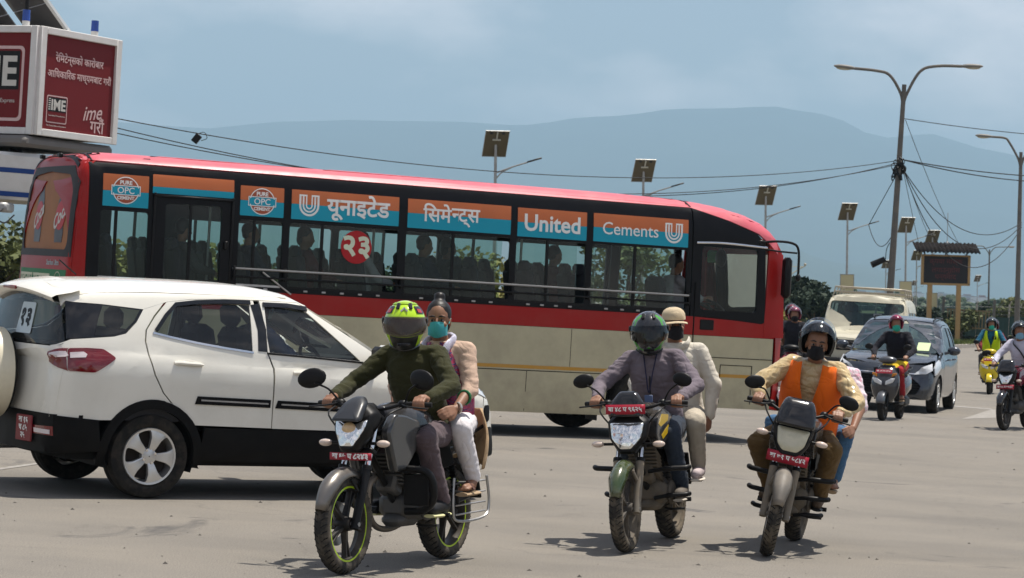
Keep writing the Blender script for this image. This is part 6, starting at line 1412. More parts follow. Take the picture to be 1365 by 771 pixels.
# --- yellow and black motorcycle with the grey mauve jacket rider
s2 = dict(body=mat('moto_black_yellow', (.016, .016, .017), .22, coat=.5, dirt=.2), rim=DRIM, rub=DRUB, forklow=DFORK, engine=DENG, fendm=mat('mudguard_green', (.035, .058, .018), .18, coat=.7, dirt=.5, dirtcol=(.18, .16, .10)), decal=mat('decal_yellow', (.55, .36, .01), .35, coat=.3),
          hz=.83, tilt=.30, cowl=rpoly([(-.15, .08), (-.09, .13), (.09, .13), (.15, .08), (.13, -.04), (.05, -.15), (-.05, -.15), (-.13, -.04)], .02), lamp=rpoly([(-.125, .072), (.125, .072), (.105, -.04), (.04, -.115), (-.04, -.115), (-.105, -.04)], .012, 2),
          screen=(rpoly([(-.125, -.05), (.125, -.05), (.12, .05), (.06, .13), (-.06, .13), (-.12, .05)], .02), .16, .03), stilt=.5, plate=(0, .165, .285, .068, 'बा ४८ प ९६२५', 0), px=-.02, ind=(.22, -.08), bz=1.02, bw=.365, mir=(.36, .175, .04), guards=[(.56, .34, .90, .019), (.36, .30, .74, .018)])
B2, M2_, I2 = motorcycle('dusty black and yellow motorcycle with a green front mudguard and upswept crash guards', (1.317, 18.907, 0), (.887, 17.488, 0), .085, s2)
J = rider_pose(I2, -.03, .0, .04, (.22, .12), .17, .04)
MVE = cloth('mauve_grey_jacket', (.155, .130, .150)); DNM = cloth('dark_denim', (.030, .040, .058)); 
P3, hp, Hr = person('person', 'rider in mauve grey jacket and black green-striped full-face helmet', M2_, J, MVE, DNM, (mat('grey_shoe', (.14, .12, .10), .8), mat('pale_sole', (.42, .38, .32), .7)), 'full', mask=cloth('teal_mask', (.035, .34, .36)))
h3 = helmet(P3, hp(-.005, 0, .012), Hr, graphic('helmet_black_green', (.016, .017, .020), (.085, .09, .095), (.05, .28, .02), 3.4, .70), VIS_D, 'full', BLK, 1.07)
mb = MB(); n_ = Vector(J['nek']); mb.tube(bez([n_ + Vector((.06, -.05, -.02)), n_ + Vector((.12, -.02, -.16)), n_ + Vector((.125, .0, -.30)), n_ + Vector((.12, .03, -.16)), n_ + Vector((.06, .05, -.02))], 5), .005, 5); mb.build('lanyard', mat('lanyard_dark', (.02, .02, .05), .7), P3)
mb = MB(); mb.box(n_ + Vector((.135, 0, -.36)), (.008, .06, .09), bev=.003); mb.build('id_card', mat('card_blue', (.10, .14, .25), .5), P3)
mb = MB(); c_ = Vector(J['che']); mb.tube(bez([n_ + Vector((.05, 0, -.05)), c_ + Vector((.138, 0, .02)), c_ + Vector((.135, 0, -.14)), Vector(J['pel']) + Vector((.14, 0, .08))], 6), .006, 6); mb.build('zip', BLK, P3)
J = pillion_pose(-.17, -.04, .05, knee=.25, hd=(.45, .06))
J['elL'] = (-.10, .33, 1.14); J['haL'] = (-.06, .30, .90); J['tipL'] = (.02, .28, .80)
CRJ = cloth('cream_jacket', (.56, .52, .44), .06); BGP = cloth('beige_trousers', (.44, .39, .31), .08)
P4, hp, Hr = person('person', 'pillion in cream jacket and beige cap behind the mauve jacket rider', M2_, J, CRJ, BGP, (mat('pale_trainer', (.50, .42, .42), .7), mat('white_sole', (.62, .56, .48), .7)), 'cap', hair='short', mask=cloth('black_mask', (.015, .015, .017)), legbare=.06, loose=1.06, foldamp=.008)
mb = MB(); mb.loft([[hp(-.012 + .112 * math.cos(R(a)) * f, .092 * math.sin(R(a)) * f, z) for a in range(0, 360, 15)] for z, f in ((.040, .96), (.06, .97), (.085, .93), (.108, .80), (.124, .58), (.133, .30), (.135, .05))]); mb.build('cap', cloth('beige_cap', (.52, .42, .28), .08), P4, ang=80)
mb = MB(); mb.loft([[hp(.080 + d * .01 + (.085 * d) * math.cos(R(a)), .085 * math.sin(R(a)), .034 - .010 * d - .012 * math.sin(R(a)) ** 2) for a in range(-80, 81, 10)] for d in (0, .5, 1.0)], closed=False); o_ = mb.build('cap_peak', cloth('beige_cap', (.52, .42, .28)), P4); o_.modifiers.new('t', 'SOLIDIFY').thickness = .005
mb = MB(); n_ = Vector(J['nek']); mb.tube(bez([n_ + Vector((-.03, -.10, .02)), n_ + Vector((.08, -.10, -.02)), n_ + Vector((.10, 0, -.07)), n_ + Vector((.08, .10, -.02)), n_ + Vector((-.03, .10, .02))], 4), .026, 8, flat=.4); mb.build('turned_collar', CRJ, P4)
# --- black commuter motorcycle with the orange vest rider
s3 = dict(body=mat('moto_black_commuter', (.014, .014, .016), .2, coat=.6, dirt=.2), rim=DRIM, rub=DRUB, forklow=DFORK, engine=DENG, fendm=mat('mudguard_dusty_grey', (.16, .145, .125), .5, dirt=.6), r=.30,
          hz=.85, tilt=.25, cowl=rpoly([(-.155, .12), (-.10, .16), (.10, .16), (.155, .12), (.13, -.04), (.07, -.135), (-.07, -.135), (-.13, -.04)], .03), lamp=rpoly([(-.122, .075), (.122, .075), (.10, -.045), (.055, -.095), (-.055, -.095), (-.10, -.045)], .02, 3), lampm=mat('yellowed_lens', (.52, .49, .36), .12, coat=.8, var=.25, vs=18),
          screen=(rpoly([(-.145, -.05), (.145, -.05), (.135, .06), (.10, .15), (-.10, .15), (-.135, .06)], .03), .135, .05), stilt=.62, plate=(0, -.145, .30, .078, 'बा ७१ प ५८४२', 0), px=-.03, ind=(.215, .0), bz=1.035, bw=.36, mir=(.345, .14, .05), steer=.16, guards=[(.55, .31, .82, .019), (.41, .29, .80, .018), (.28, .25, .74, .017)])
B3, M3_, I3 = motorcycle('dusty black commuter motorcycle with three rows of crash guard bars', (2.263, 19.25, 0), (1.917, 17.873, 0), -.105, s3)
J = rider_pose(I3, -.03, .0, .04, (.20, .06), .27, .05)
J['knR'] = (.62, -.30, .73); J['knL'] = (.64, .25, .76)
KHK = graphic('khaki_shirt_print', (.50, .38, .20), (.54, .42, .23), (.45, .33, .16), 9, .5, .85); BRN = cloth('brown_trousers', (.135, .085, .035))
P5, hp, Hr = person('person', 'rider in orange safety vest and black open-face helmet', M3_, J, KHK, BRN, (mat('brown_shoe', (.085, .055, .035), .7, dirt=.4), BLK), 'open', mask=cloth('black_mask', (.015, .015, .017)), loose=1.12)
h5 = helmet(P5, hp(-.012, 0, .022), Hr, mat('helmet_black_gloss', (.012, .012, .014), .12, coat=.8), VIS_C, 'open', BLK, 1.06, True)
ORV = cloth('orange_vest', (.78, .14, .012), .10)
c_ = Vector(J['che']); p_ = Vector(J['pel']); n_ = Vector(J['nek'])
for sg in (-1, 1):
    rows = []
    for t in range(12):
        f = t / 11; q = spine(J, f) + Vector((.004, 0, -.02)); a0 = 27 - 22 * min(1, f * 1.5); wd = .172 + .014 * math.sin(3 * f) ; k_ = .94 + .24 * min(1, f * 3.4)
        rows.append([q + Vector(((.166 * math.cos(R(a)) + .006) * k_ * (1 + .08 * math.sin(2 * f)), sg * (wd * 1.07 * math.sin(R(a))) * k_, .006 * math.sin(a * .3 + t))) for a in [a0 + (168 - a0) * i / 11 for i in range(12)]])
    mb = MB(); mb.loft(rows, closed=False); o_ = mb.build('safety_vest', ORV, P5, ang=80); o_.modifiers.new('t', 'SOLIDIFY').thickness = .006
J = pillion_pose(-.20, -.12, .05, knee=.27, hd=(.1, .05)); J['head'] = (-.05, -.07, 1.47); J['nek'] = (-.09, -.01, 1.37); J['elL'] = (-.02, .34, 1.10); J['haL'] = (.20, .33, .93); J['tipL'] = (.36, .30, .90)
P6, hp, Hr = person('person', 'pillion in pale pink shirt and blue jeans hidden behind the orange vest rider', M3_, J, graphic('pink_white_shirt', (.66, .56, .60), (.60, .30, .38), (.70, .66, .66), 8, .62, .85), cloth('blue_jeans', (.06, .14, .26)), 'sandal', 'bare', hair='short', sleeve=.5, barefoot=True)
mb = MB(); n_ = Vector(J['nek']); c_ = Vector(J['che']); mb.tube(bez([n_ + Vector((-.10, .12, -.04)), n_ + Vector((0, .145, .03)), n_ + Vector((.11, .14, -.08)), c_ + Vector((.14, .13, -.02)), c_ + Vector((.06, .19, -.14))], 5), .022, 8, flat=.5); mb.build('backpack_strap', BLK, P6)
mb = MB(); mb.box((J['che'][0] - .22, J['che'][1], J['che'][2] - .02), (.20, .32, .46), bev=.07); mb.build('backpack', cloth('backpack_black', (.02, .02, .022)), P6)
# ------------------------------------------------------------------ mid-distance cars
def heading_matrix(pos, d, dx=0): return Matrix.Translation(pos) @ Matrix.Rotation(math.atan2(d[1], d[0]), 4, 'Z') @ Matrix.Translation((dx, 0, 0))
hat = thing('hatchback', 'dark blue grey hatchback facing out, its windscreen behind the scooter rider', 'car')
hd_ = Vector((-.275, -.96, 0)).normalized(); lf = Vector((7.67, 45.24, 0)); sd_ = Vector((-hd_.y, hd_.x, 0))     # left front wheel stands here
hat.matrix_world = heading_matrix(lf - sd_ * .80, hd_, 0) @ Matrix.Scale(1.10, 4) @ Matrix.Translation((-2.425, 0, 0))
HV = car_ref(dict(x=[-.60, -.52, -.2, .5, 1.2, 1.8, 2.15, 2.55, 2.9, 3.04, 3.10], zt=[.96, 1.0, 1.0, .97, .95, .95, .95, .90, .82, .75, .68], zb=[.26, .22, .2, .2, .2, .2, .2, .2, .2, .21, .24], wf=[.88, .95, 1, 1, 1, 1, 1, .99, .93, .86, .78],
                  zr=[0, .12, .35, .6, .82, .94, 1.0], wr=[.76, .815, .83, .825, .825, .80, .70], br=.06, rs=.04, bf=.13, fs=.16, crown=.03),
             dict(xb=[-.56, -.48, -.1, .5, 1.1, 1.65, 2.0, 2.12], xt=[-.36, -.26, .0, .45, .8, 1.0, 1.10, 1.16], zb=[.90] * 8, zt=[1.47, 1.495, 1.52, 1.528, 1.52, 1.50, 1.48, 1.455], t=[0, .12, .45, .78, .94, 1], w=[.79, .79, .735, .66, .60, .50], wf=[.92, .97, 1, 1, 1, .985, .96, .93], br=.08, bf=.20, crown=.03))
HPT = mat('hatch_blue_grey', (.040, .048, .062), .22, metal=.45, var=.06, coat=.7, dirt=.12, dirtcol=(.2, .18, .15)); HGL = glass('hatch_glass', (.30, .42, .44), .9, .02, .06, (.25, .34, .36)); HDL = mat('hatch_headlamp', (.60, .62, .64), .06, coat=1, var=.3, vs=25)
rw_ = [(-.10, 1.0), (.50, .975), (.48, 1.39), (.12, 1.385), (-.04, 1.22)]; fw_ = [(.58, .97), (1.60, .955), (1.42, 1.10), (1.12, 1.34), (.90, 1.385), (.565, 1.39)]
for ax in ('y-', 'y+'):
    sy = -1 if ax == 'y-' else 1
    panel(HV, [(-.62, .38), (-.335, .34)] + arc(0, .29, .345, 165, 25, 10)[1:] + [(.33, .50), (.10, .80), (-.12, 1.0), (-.06, 1.24), (.1, 1.40), (.0, 1.49), (-.4, 1.46), (-.55, 1.0)], ax, 0, .02, .1, 'rear_quarter_panel', HPT, hat)
    panel(HV, [[(.345, .24), (.53, .24), (.53, 1.40), (.52, 1.43), (.12, 1.415), (-.05, 1.24), (-.11, 1.0), (.11, .80), (.345, .50)], rw_[::-1]], ax, 0, .02, .1, 'rear_door', HPT, hat)
    panel(HV, [[(.54, .24), (1.92, .24), (1.98, .60), (1.96, .94), (1.70, .97), (1.48, 1.12), (1.15, 1.375), (.9, 1.42), (.54, 1.43)], fw_[::-1]], ax, 0, .02, .1, 'front_door', HPT, hat)
    panel(HV, [(1.93, .24), (2.08, .24)] + arc(2.425, .29, .345, 188, 10, 12) + [(2.80, .36), (2.80, .70), (2.6, .86), (2.0, .94), (1.99, .60)], ax, 0, .02, .1, 'front_wing', HPT, hat)
    panel(HV, [(-.42, 1.475), (.0, 1.50), (.1, 1.41), (.52, 1.44), (.9, 1.43), (1.16, 1.385), (1.5, 1.13), (1.72, .975), (2.0, .95), (1.9, 1.05), (1.5, 1.30), (1.15, 1.52), (.4, 1.56), (-.4, 1.52)], ax, .001, .02, .08, 'roof_rail_panel', HPT, hat)
    panel(HV, rw_, ax, -.01, .004, .2, 'rear_door_window', HGL, hat); panel(HV, fw_, ax, -.01, .004, .2, 'front_door_window', HGL, hat)
    panel(HV, [(2.42, .74), (2.72, .64), (2.84, .62), (2.86, .74), (2.70, .82), (2.42, .87)], ax, .012, .02, .06, 'headlamp', HDL, hat); panel(HV, [(sy * .46, .62), (sy * .66, .64), (sy * .74, .70), (sy * .72, .80), (sy * .58, .74)], 'x+', .012, .02, .06, 'headlamp', HDL, hat)
    panel(HV, [(2.80, .22), (3.1, .25), (3.1, .60), (2.80, .59)], ax, .001, .02, .08, 'front_bumper_side', HPT, hat)
    mb = MB(); mb.ell((1.62, sy * .93, 1.02), (.07, .11, .075), 14, 10); mb.tube([(1.66, sy * .78, .97), (1.64, sy * .88, 1.0)], .025, 6); mb.build('wing_mirror', HPT, hat)
    for x in (.42, 1.18):
        h = HV.ray_cast(Vector((x, 9 * sy, .86)), Vector((0, -sy, 0)))[0]; mb = MB(); mb.tube([(x - .09, h.y, .865), (x - .05, h.y + sy * .03, .865), (x + .07, h.y + sy * .03, .862), (x + .1, h.y, .86)], .012, 6); mb.build('door_handle', HPT, hat)
    for x in (0, 2.425):
        mb = MB(); mb.loft([[(x + .345 * math.cos(R(a)), sy * y_, .29 + .345 * math.sin(R(a))) for a in range(-10, 191, 15)] for y_ in (.45, .81)], closed=False); mb.build('arch_liner', DARK, hat)
        car_wheel(hat, (x, sy * .72, .29), .29, .18, ALLOY, sy)
    mb = MB(); mb.tube([(-.25, sy * .50, 1.50), (.0, sy * .53, 1.545), (.9, sy * .53, 1.545), (1.05, sy * .50, 1.50)], .014, 6); mb.build('roof_rail', BLK, hat)
panel(HV, [(-.40, -.62), (.9, -.62), (1.12, -.56), (1.2, 0), (1.12, .56), (.9, .62), (-.40, .62)], 'z+', .002, .02, .12, 'roof', HPT, hat)
panel(HV, [(2.06, -.70), (2.5, -.76), (2.86, -.66), (3.02, -.3), (3.05, 0), (3.02, .3), (2.86, .66), (2.5, .76), (2.06, .70), (2.24, .4), (2.33, 0), (2.24, -.4)], 'z+', .001, .02, .1, 'bonnet', HPT, hat)
panel(HV, rpoly([(-.70, .97), (.70, .97), (.63, 1.16), (.50, 1.43), (-.50, 1.43), (-.63, 1.16)], .05), 'x+', -.004, .004, .15, 'windscreen', glass('hatch_windscreen', (.16, .24, .26), 1.0, .02, .08, (.16, .34, .40)), hat)
panel(HV, [[(-.74, .22), (.74, .22), (.76, .62), (.66, .78), (-.66, .78), (-.76, .62)], rpoly([(-.52, .30), (.52, .30), (.60, .46), (.50, .60), (-.50, .60), (-.60, .46)], .03)[::-1]], 'x+', 0, .02, .1, 'front_bumper', HPT, hat)
panel(HV, rpoly([(-.54, .28), (.54, .28), (.62, .46), (.52, .61), (-.52, .61), (-.62, .46)], .03), 'x+', -.03, .02, .15, 'grille_back', DARK, hat)
for k_ in range(7):
    mb = MB(); y0 = .30 + .042 * k_; hw_ = .50 + .12 * min(1, k_ / 3.5) - .08 * max(0, k_ - 4); panel(HV, [(-hw_, y0), (hw_, y0), (hw_, y0 + .010), (-hw_, y0 + .010)], 'x+', -.012, .01, .12, mb=mb); mb.build('grille_bar', BLK, hat)
panel(HV, [(-.50, .625), (.50, .625), (.52, .645), (.1, .632), (-.1, .632), (-.52, .645)], 'x+', .006, .01, .1, 'grille_chrome', CHR, hat)
mb = MB(); panel(HV, circ(0, .675, .055, 16, .035), 'x+', .012, .01, .1, mb=mb); mb.build('badge', CHR, hat)
p_ = panel(HV, [(.02, .43), (.17, .43), (.17, .53), (.02, .53)], 'x+', .012, .01, .1, 'number_plate', mat('plate_red', (.2, .012, .02), .45), hat); mb = MB(); v, f, _ = text('बा', .08, ext=.0005); lay(HV, v, f, 'x+', .015, mb, (.095, .48)); mb.build('plate_lettering', WHT, p_)
panel(HV, rrect(.36, 1.0, .56, 1.13, .01), 'x+', .002, .003, .2, 'windscreen_sticker', mat('paper_yellow_green', (.45, .55, .30), .6), hat)
mb = MB(); mb.box((1.1, 0, .36), (3.3, 1.44, .2)); mb.build('floor_pan', DARK, hat)
mb = MB(); mb.box((1.85, 0, .90), (.5, 1.3, .16), bev=.06); mb.build('dashboard', CAB, hat)
for y in (-.34, .34): seat(hat, .95, y, SEATM, .42, 'front_seat')
mb = MB(); mb.box((.0, 0, .80), (.2, 1.2, .6), roty(R(-14)), bev=.05); mb.build('rear_bench', SEATM, hat); steering(hat, 1.5, -.34, .95)
# --- cream jeep with a roof rack
jp = thing('jeep', 'cream boxy jeep with a roof rack behind the dark hatchback', 'jeep')
jh = Vector((-.22, -.975, 0)).normalized(); jc = at(1147, 440, 53.0); jp.matrix_world = heading_matrix((jc.x, jc.y, 0), jh, 0) @ Matrix.Scale(1.13, 4) @ Matrix.Translation((-3.05, 0, 0))
JV = car_ref(dict(x=[-.75, -.7, -.3, .5, 1.2, 1.8, 2.2, 2.6, 2.95, 3.08, 3.12], zt=[1.10, 1.13, 1.14, 1.14, 1.14, 1.14, 1.13, 1.12, 1.09, 1.04, .95], zb=[.42] * 11, wf=[.96, .99, 1, 1, 1, 1, .99, .97, .94, .92, .88], zr=[0, .1, .35, .6, .85, .95, 1], wr=[.80, .84, .85, .85, .85, .83, .74], br=.02, rs=.02, bf=.05, fs=.02, crown=.03),
             dict(xb=[-.74, -.70, -.2, .5, 1.1, 1.7, 2.05, 2.12], xt=[-.70, -.64, -.2, .4, .9, 1.4, 1.62, 1.72], zb=[1.05] * 8, zt=[1.80, 1.82, 1.84, 1.85, 1.85, 1.845, 1.83, 1.81], t=[0, .12, .45, .8, .95, 1], w=[.83, .83, .80, .765, .72, .62], wf=[.98, 1, 1, 1, 1, 1, .99, .97], br=.03, bf=.10, crown=.03))
JPT = mat('jeep_cream', (.50, .47, .36), .35, var=.06, coat=.3, dirt=.25, dirtcol=(.35, .30, .22))
for ax in ('y-', 'y+'):
    sy = -1 if ax == 'y-' else 1
    hol = [rrect(-.60, 1.22, .35, 1.68, .04)[::-1], rrect(.45, 1.22, 1.02, 1.68, .04)[::-1], rpoly([(1.12, 1.20), (1.86, 1.20), (1.56, 1.68), (1.12, 1.68)], .04)[::-1]]
    panel(JV, [[(-.75, .45), (-.42, .45)] + arc(0, .38, .43, 170, 10, 10) + [(2.20, .45)] + arc(2.6, .38, .43, 170, 10, 10) + [(3.10, .45), (3.10, 1.05), (2.2, 1.14), (1.70, 1.76), (1.5, 1.84), (-.70, 1.82)]] + hol, ax, 0, .02, .12, 'body_side', JPT, jp)
    for q in hol: panel(JV, q[::-1], ax, -.01, .004, .3, 'side_window', HGL, jp)
    for x in (0, 2.6): car_wheel(jp, (x, sy * .74, .37), .37, .21, TRK, sy, 'steel')
    mb = MB(); mb.box((1.98, sy * .98, 1.20), (.06, .17, .22), bev=.03); mb.tube([(2.0, sy * .84, 1.15), (1.98, sy * .95, 1.17)], .012, 6); mb.build('wing_mirror', JPT, jp)
    mb = MB(); lens(mb, rrect(-.12, -.10, .12, .10, .02), 3.13, .05, .02, 1, .85, .90, sy * .60); mb.build('headlamp', HDL, jp)
    mb = MB(); mb.ell((3.17, sy * .60, .90), (.02, .085, .085), 18, 10); mb.build('lamp_reflector', CHR, jp)
    mb = MB(); mb.box((3.14, sy * .78, .90), (.05, .08, .18), bev=.015); mb.build('indicator', mat('amber_lens', (.5, .2, .03), .2), jp)
panel(JV, [(-.68, -.78), (1.5, -.78), (1.68, -.5), (1.74, 0), (1.68, .5), (1.5, .78), (-.68, .78)], 'z+', .002, .02, .15, 'roof', JPT, jp)
panel(JV, [(2.08, -.76), (3.05, -.70), (3.12, 0), (3.05, .70), (2.08, .76)], 'z+', .002, .02, .12, 'bonnet', JPT, jp)
panel(JV, [[(-.84, 1.10), (.84, 1.10), (.80, 1.62), (.74, 1.84), (-.74, 1.84), (-.80, 1.62)], rpoly([(-.74, 1.17), (.74, 1.17), (.69, 1.72), (-.69, 1.72)], .06)[::-1]], 'x+', .001, .02, .12, 'windscreen_frame', JPT, jp)
panel(JV, rpoly([(-.75, 1.16), (.75, 1.16), (.70, 1.73), (-.70, 1.73)], .06), 'x+', -.008, .004, .2, 'windscreen', glass('jeep_windscreen', (.20, .32, .32), 1.0, .02, .05, (.10, .2, .2)), jp)
panel(JV, [(-.84, .45), (.84, .45), (.84, 1.04), (-.84, 1.04)], 'x+', 0, .02, .12, 'front_panel', JPT, jp)
mb = MB(); mb.box((3.15, 0, .90), (.04, .86, .20), bev=.02); mb.build('grille', BLK, jp)
for z in (.84, .90, .96): mb = MB(); mb.box((3.175, 0, z), (.012, .84, .012)); mb.build('grille_bar', CHR, jp)
mb = MB(); mb.box((3.22, 0, .56), (.16, 1.7, .20), bev=.04); mb.build('front_bumper', BLK, jp)
for sy in (-1, 1): mb = MB(); mb.tube([(2.16, sy * .35, 1.14), (2.06, sy * .08, 1.28)], .008, 5); mb.build('wiper', BLK, jp)
RK = mat('rack_bare_metal', (.40, .36, .29), .5, metal=.4, dirt=.4)
rk = bpy.data.objects.new('roof_rack', None); COL.objects.link(rk); rk.parent = jp
for z in (1.90, 1.99):
    mb = MB(); mb.tube([(-.6, -.66, z), (1.42, -.66, z), (1.50, -.58, z), (1.50, .58, z), (1.42, .66, z), (-.6, .66, z), (-.6, -.66, z)], .016, 6); mb.build('rack_rail', RK, rk)
for i in range(9): mb = MB(); mb.box((-.5 + i * .235, 0, 1.895), (.07, 1.30, .014)); mb.build('rack_slat', RK, rk)
for x in (-.5, .2, .8, 1.42):
    for sy in (-1, 1): mb = MB(); mb.tube([(x, sy * .70, 1.80), (x, sy * .66, 1.99)], .013, 6); mb.build('rack_post', RK, rk)
mb = MB(); mb.box((.9, 0, .75), (3.6, 1.5, .3)); mb.build('floor_pan', DARK, jp)
mb = MB(); mb.box((1.95, 0, 1.08), (.4, 1.5, .16), bev=.05); mb.build('dashboard', CAB, jp)
for y in (-.38, .38): seat(jp, 1.0, y, SEATM, .72, 'front_seat')
mb = MB(); mb.box((.0, 0, 1.15), (.2, 1.4, .7), bev=.05); mb.build('rear_bench', SEATM, jp)
# ------------------------------------------------------------------ scooters
def scooter(label, front, d, lean, body, panel2, plate, lampm=None, group=None):
    WB = 1.24; r = .225; hd = Vector(d).normalized(); M = heading_matrix(Vector(front), (hd.x, hd.y), 0) @ Matrix.Rotation(lean, 4, 'X') @ Matrix.Translation((-WB, 0, 0))
    B = thing('scooter', label, 'scooter', M=M, group=group)
    for x in (0, WB): moto_wheel(B, (x, 0, r), r, .10, BRIM, front=x > 0)
    V = Vector
    mb = MB(); rows = []
    for i in range(11):
        a = R(15 + 120 * i / 10); rows.append([(WB + rr * math.cos(a), q * .075, r + rr * math.sin(a)) for q, rr in ((-1, r - .01), (-.7, r + .03), (0, r + .045), (.7, r + .03), (1, r - .01))])
    mb.loft(rows, closed=False); mb.build('front_mudguard', panel2, B).modifiers.new('t', 'SOLIDIFY').thickness = .005
    for sy in (-1, 1): mb = MB(); mb.tube([(WB, sy * .07, r), (WB - .05, sy * .075, r + .28)], .018, 8); mb.build('fork_leg', BLK, B)
    ap = [(.05, .30), (.12, .42), (.20, .55), (.225, .68), (.18, .80), (.10, .88)]
    def sec(z, w_, x, dp): return [(x + dp * math.cos(R(a)) ** 1 * (1 if abs(a) < 90 else .4), w_ * math.sin(R(a)), z) for a in range(-180, 180, 20)]
    mb = MB(); mb.loft([sec(.30, .12, WB - .14, .06), sec(.42, .20, WB - .13, .10), sec(.56, .235, WB - .14, .15), sec(.68, .23, WB - .18, .16), sec(.80, .19, WB - .23, .14), sec(.90, .12, WB - .27, .09)]); mb.build('front_apron', body, B, ang=70)
    mb = MB(); mb.loft([[(WB - .20 - .18 * q, sy * .21, z) for sy in (-1, -.5, 0, .5, 1)] for q, z in ((0, .86), (.35, .6), (.4, .34))], closed=False); mb.build('leg_shield', BLK, B).modifiers.new('t', 'SOLIDIFY').thickness = .02
    for sy in (-1, 1):
        mb = MB(); lens(mb, rpoly([(.02, -.05), (.15, .0), (.19, .075), (.12, .07), (.03, .02)] if sy > 0 else [(-.02, -.05), (-.03, .02), (-.12, .07), (-.19, .075), (-.15, .0)], .01, 2), WB - .015, .05, .025, .9, .8, .62); mb.build('headlamp', lampm or HDL, B)
        mb = MB(); lens(mb, rpoly([(sy * .12, .05), (sy * .20, .09), (sy * .20, .12), (sy * .13, .11)], .005, 2), WB - .06, .04, .015, .95, .8, .66); mb.build('indicator', mat('amber_lens', (.5, .2, .03), .2), B)
    mb = MB(); mb.ell((WB - .27, 0, .985), (.10, .155, .065), 18, 10); mb.build('handlebar_cowl', panel2, B)
    bz, bw, bx = 1.00, .335, WB - .33
    mb = MB(); mb.tube(bez([(bx - .05, -bw, bz), (bx, -bw * .5, bz + .005), (bx + .03, 0, bz), (bx, bw * .5, bz + .005), (bx - .05, bw, bz)], 4), .012, 8); mb.build('handlebar', BLK, B)
    for sy in (-1, 1):
        mb = MB(); mb.tube([(bx - .055, sy * (bw + .015), bz), (bx - .02, sy * (bw - .12), bz + .003)], .017, 10); mb.build('grip', BLK, B)
        c = V((bx + .04, sy * .32, bz + .20)); mb = MB(); mb.tube([(bx, sy * .2, bz), tuple(c - V((0, sy * .02, .03)))], .006, 6); mb.build('mirror_stem', BLK, B); mb = MB(); mb.ell(c, (.02, .07, .05), 16, 8); mb.build('mirror', BLK, B)
        mb = MB(); mb.tube([(bx + .01, sy * (bw - .14), bz), (bx + .05, sy * (bw - .05), bz), (bx + .03, sy * (bw + .02), bz - .005)], .006, 6); mb.build('lever', BLK, B)
    mb = MB(); mb.box((.62, 0, .28), (.42, .36, .06), bev=.02); mb.build('floorboard', BLK, B)
    mb = MB(); mb.loft([[(x, w_ * spow(math.cos(a), .7), z + h_ * spow(math.sin(a), .7)) for a in [2 * math.pi * j / 18 for j in range(18)]] for x, z, w_, h_ in ((.46, .45, .10, .10), (.36, .50, .15, .17), (.15, .54, .185, .18), (-.1, .58, .18, .16), (-.32, .64, .13, .11), (-.45, .68, .06, .05))]); mb.build('rear_body', body, B, ang=60)
    mb = MB(); mb.loft([[(x, w_ * spow(math.cos(a), .6), z + h_ * spow(math.sin(a), .6)) for a in [2 * math.pi * j / 16 for j in range(16)]] for x, z, w_, h_ in ((.50, .73, .06, .03), (.40, .75, .13, .05), (.15, .76, .15, .05), (-.12, .79, .14, .05), (-.32, .80, .09, .04))]); mb.build('seat', mat('seat_vinyl', (.018, .018, .02), .55), B, ang=60)
    mb = MB(); mb.box((.05, .10, .30), (.42, .10, .18), bev=.05); mb.build('engine_case', BLK, B)
    mb = MB(); mb.tube([(.2, -.15, .28), (.05, -.17, .29), (-.25, -.17, .36)], [.02, .05, .05], 12); mb.build('silencer', BLK, B)
    mb = MB(); mb.tube(bez([(.0, -.15, .80), (-.3, -.14, .85), (-.38, 0, .86), (-.3, .14, .85), (0, .15, .80)], 4), .013, 6); mb.build('grab_rail', BLK, B)
    mb = MB(); mb.box((-.46, 0, .66), (.05, .2, .06), bev=.015); mb.build('tail_lamp', mat('moto_tail_red', (.4, .01, .015), .2), B)
    mb = MB(); mb.box((WB - .02, 0, .80), (.012, .27, .07), roty(R(-28)), bev=.003); p = mb.build('number_plate', mat('plate_crimson', (.36, .014, .035), .4), B)
    mb = MB(); put_text(mb, plate, .055, frame((WB - .010, 0, .806), (0, 1, 0), (-.5, 0, 1)), bold=.001, ext=.0004, w=.23); mb.build('plate_lettering', WHT, p)
    info = dict(bx=bx, bz=bz - .002, bw=bw, st=0, piv=V((1, 0, 1)), hdv=V((0, 0, 1)))
    return B, M, info
def scoot_pose(info, z=0, yaw=0.0):
    J = rider_pose(info, z, -.04, -.02, (yaw, .04), .17, .02)
    J['pel'] = (.20, 0, .88 + z); J['hiR'] = (.22, -.09, .86 + z); J['hiL'] = (.22, .09, .86 + z)
    for s, sy in (('R', -1), ('L', 1)): J['kn' + s] = (.62, sy * .13, .80); J['an' + s] = (.66, sy * .12, .41); J['to' + s] = (.80, sy * .13, .365)
    return J
FV = .016
sb1, sm1, si1 = scooter('black and silver scooter in front of the dark hatchback', (6.13, 40.93, 0), (-.36, -.93), .03, mat('scooter_black_silver', (.035, .036, .042), .22, coat=.7), mat('scooter_gunmetal', (.085, .09, .10), .3, metal=.4, coat=.5), 'बा ८९ प ३१५०')
J = scoot_pose(si1, .02, .40); J['toL'] = (.70, .19, .37); J['anL'] = (.56, .17, .41)
P7, hp, Hr = person('person', 'woman in magenta helmet, green mask and red leggings on the black scooter', sm1, J, cloth('black_jacket', (.012, .012, .018)), cloth('red_leggings', (.30, .02, .025)), 'sandal', 'open', vox=FV, mask=cloth('green_mask', (.03, .36, .26)), barefoot=True, legbare=.03)
helmet(P7, hp(-.012, 0, .02), Hr, mat('helmet_magenta', (.42, .02, .09), .18, coat=.7), VIS_C, 'open', BLK, .97, True)
mb = MB(); rows = []
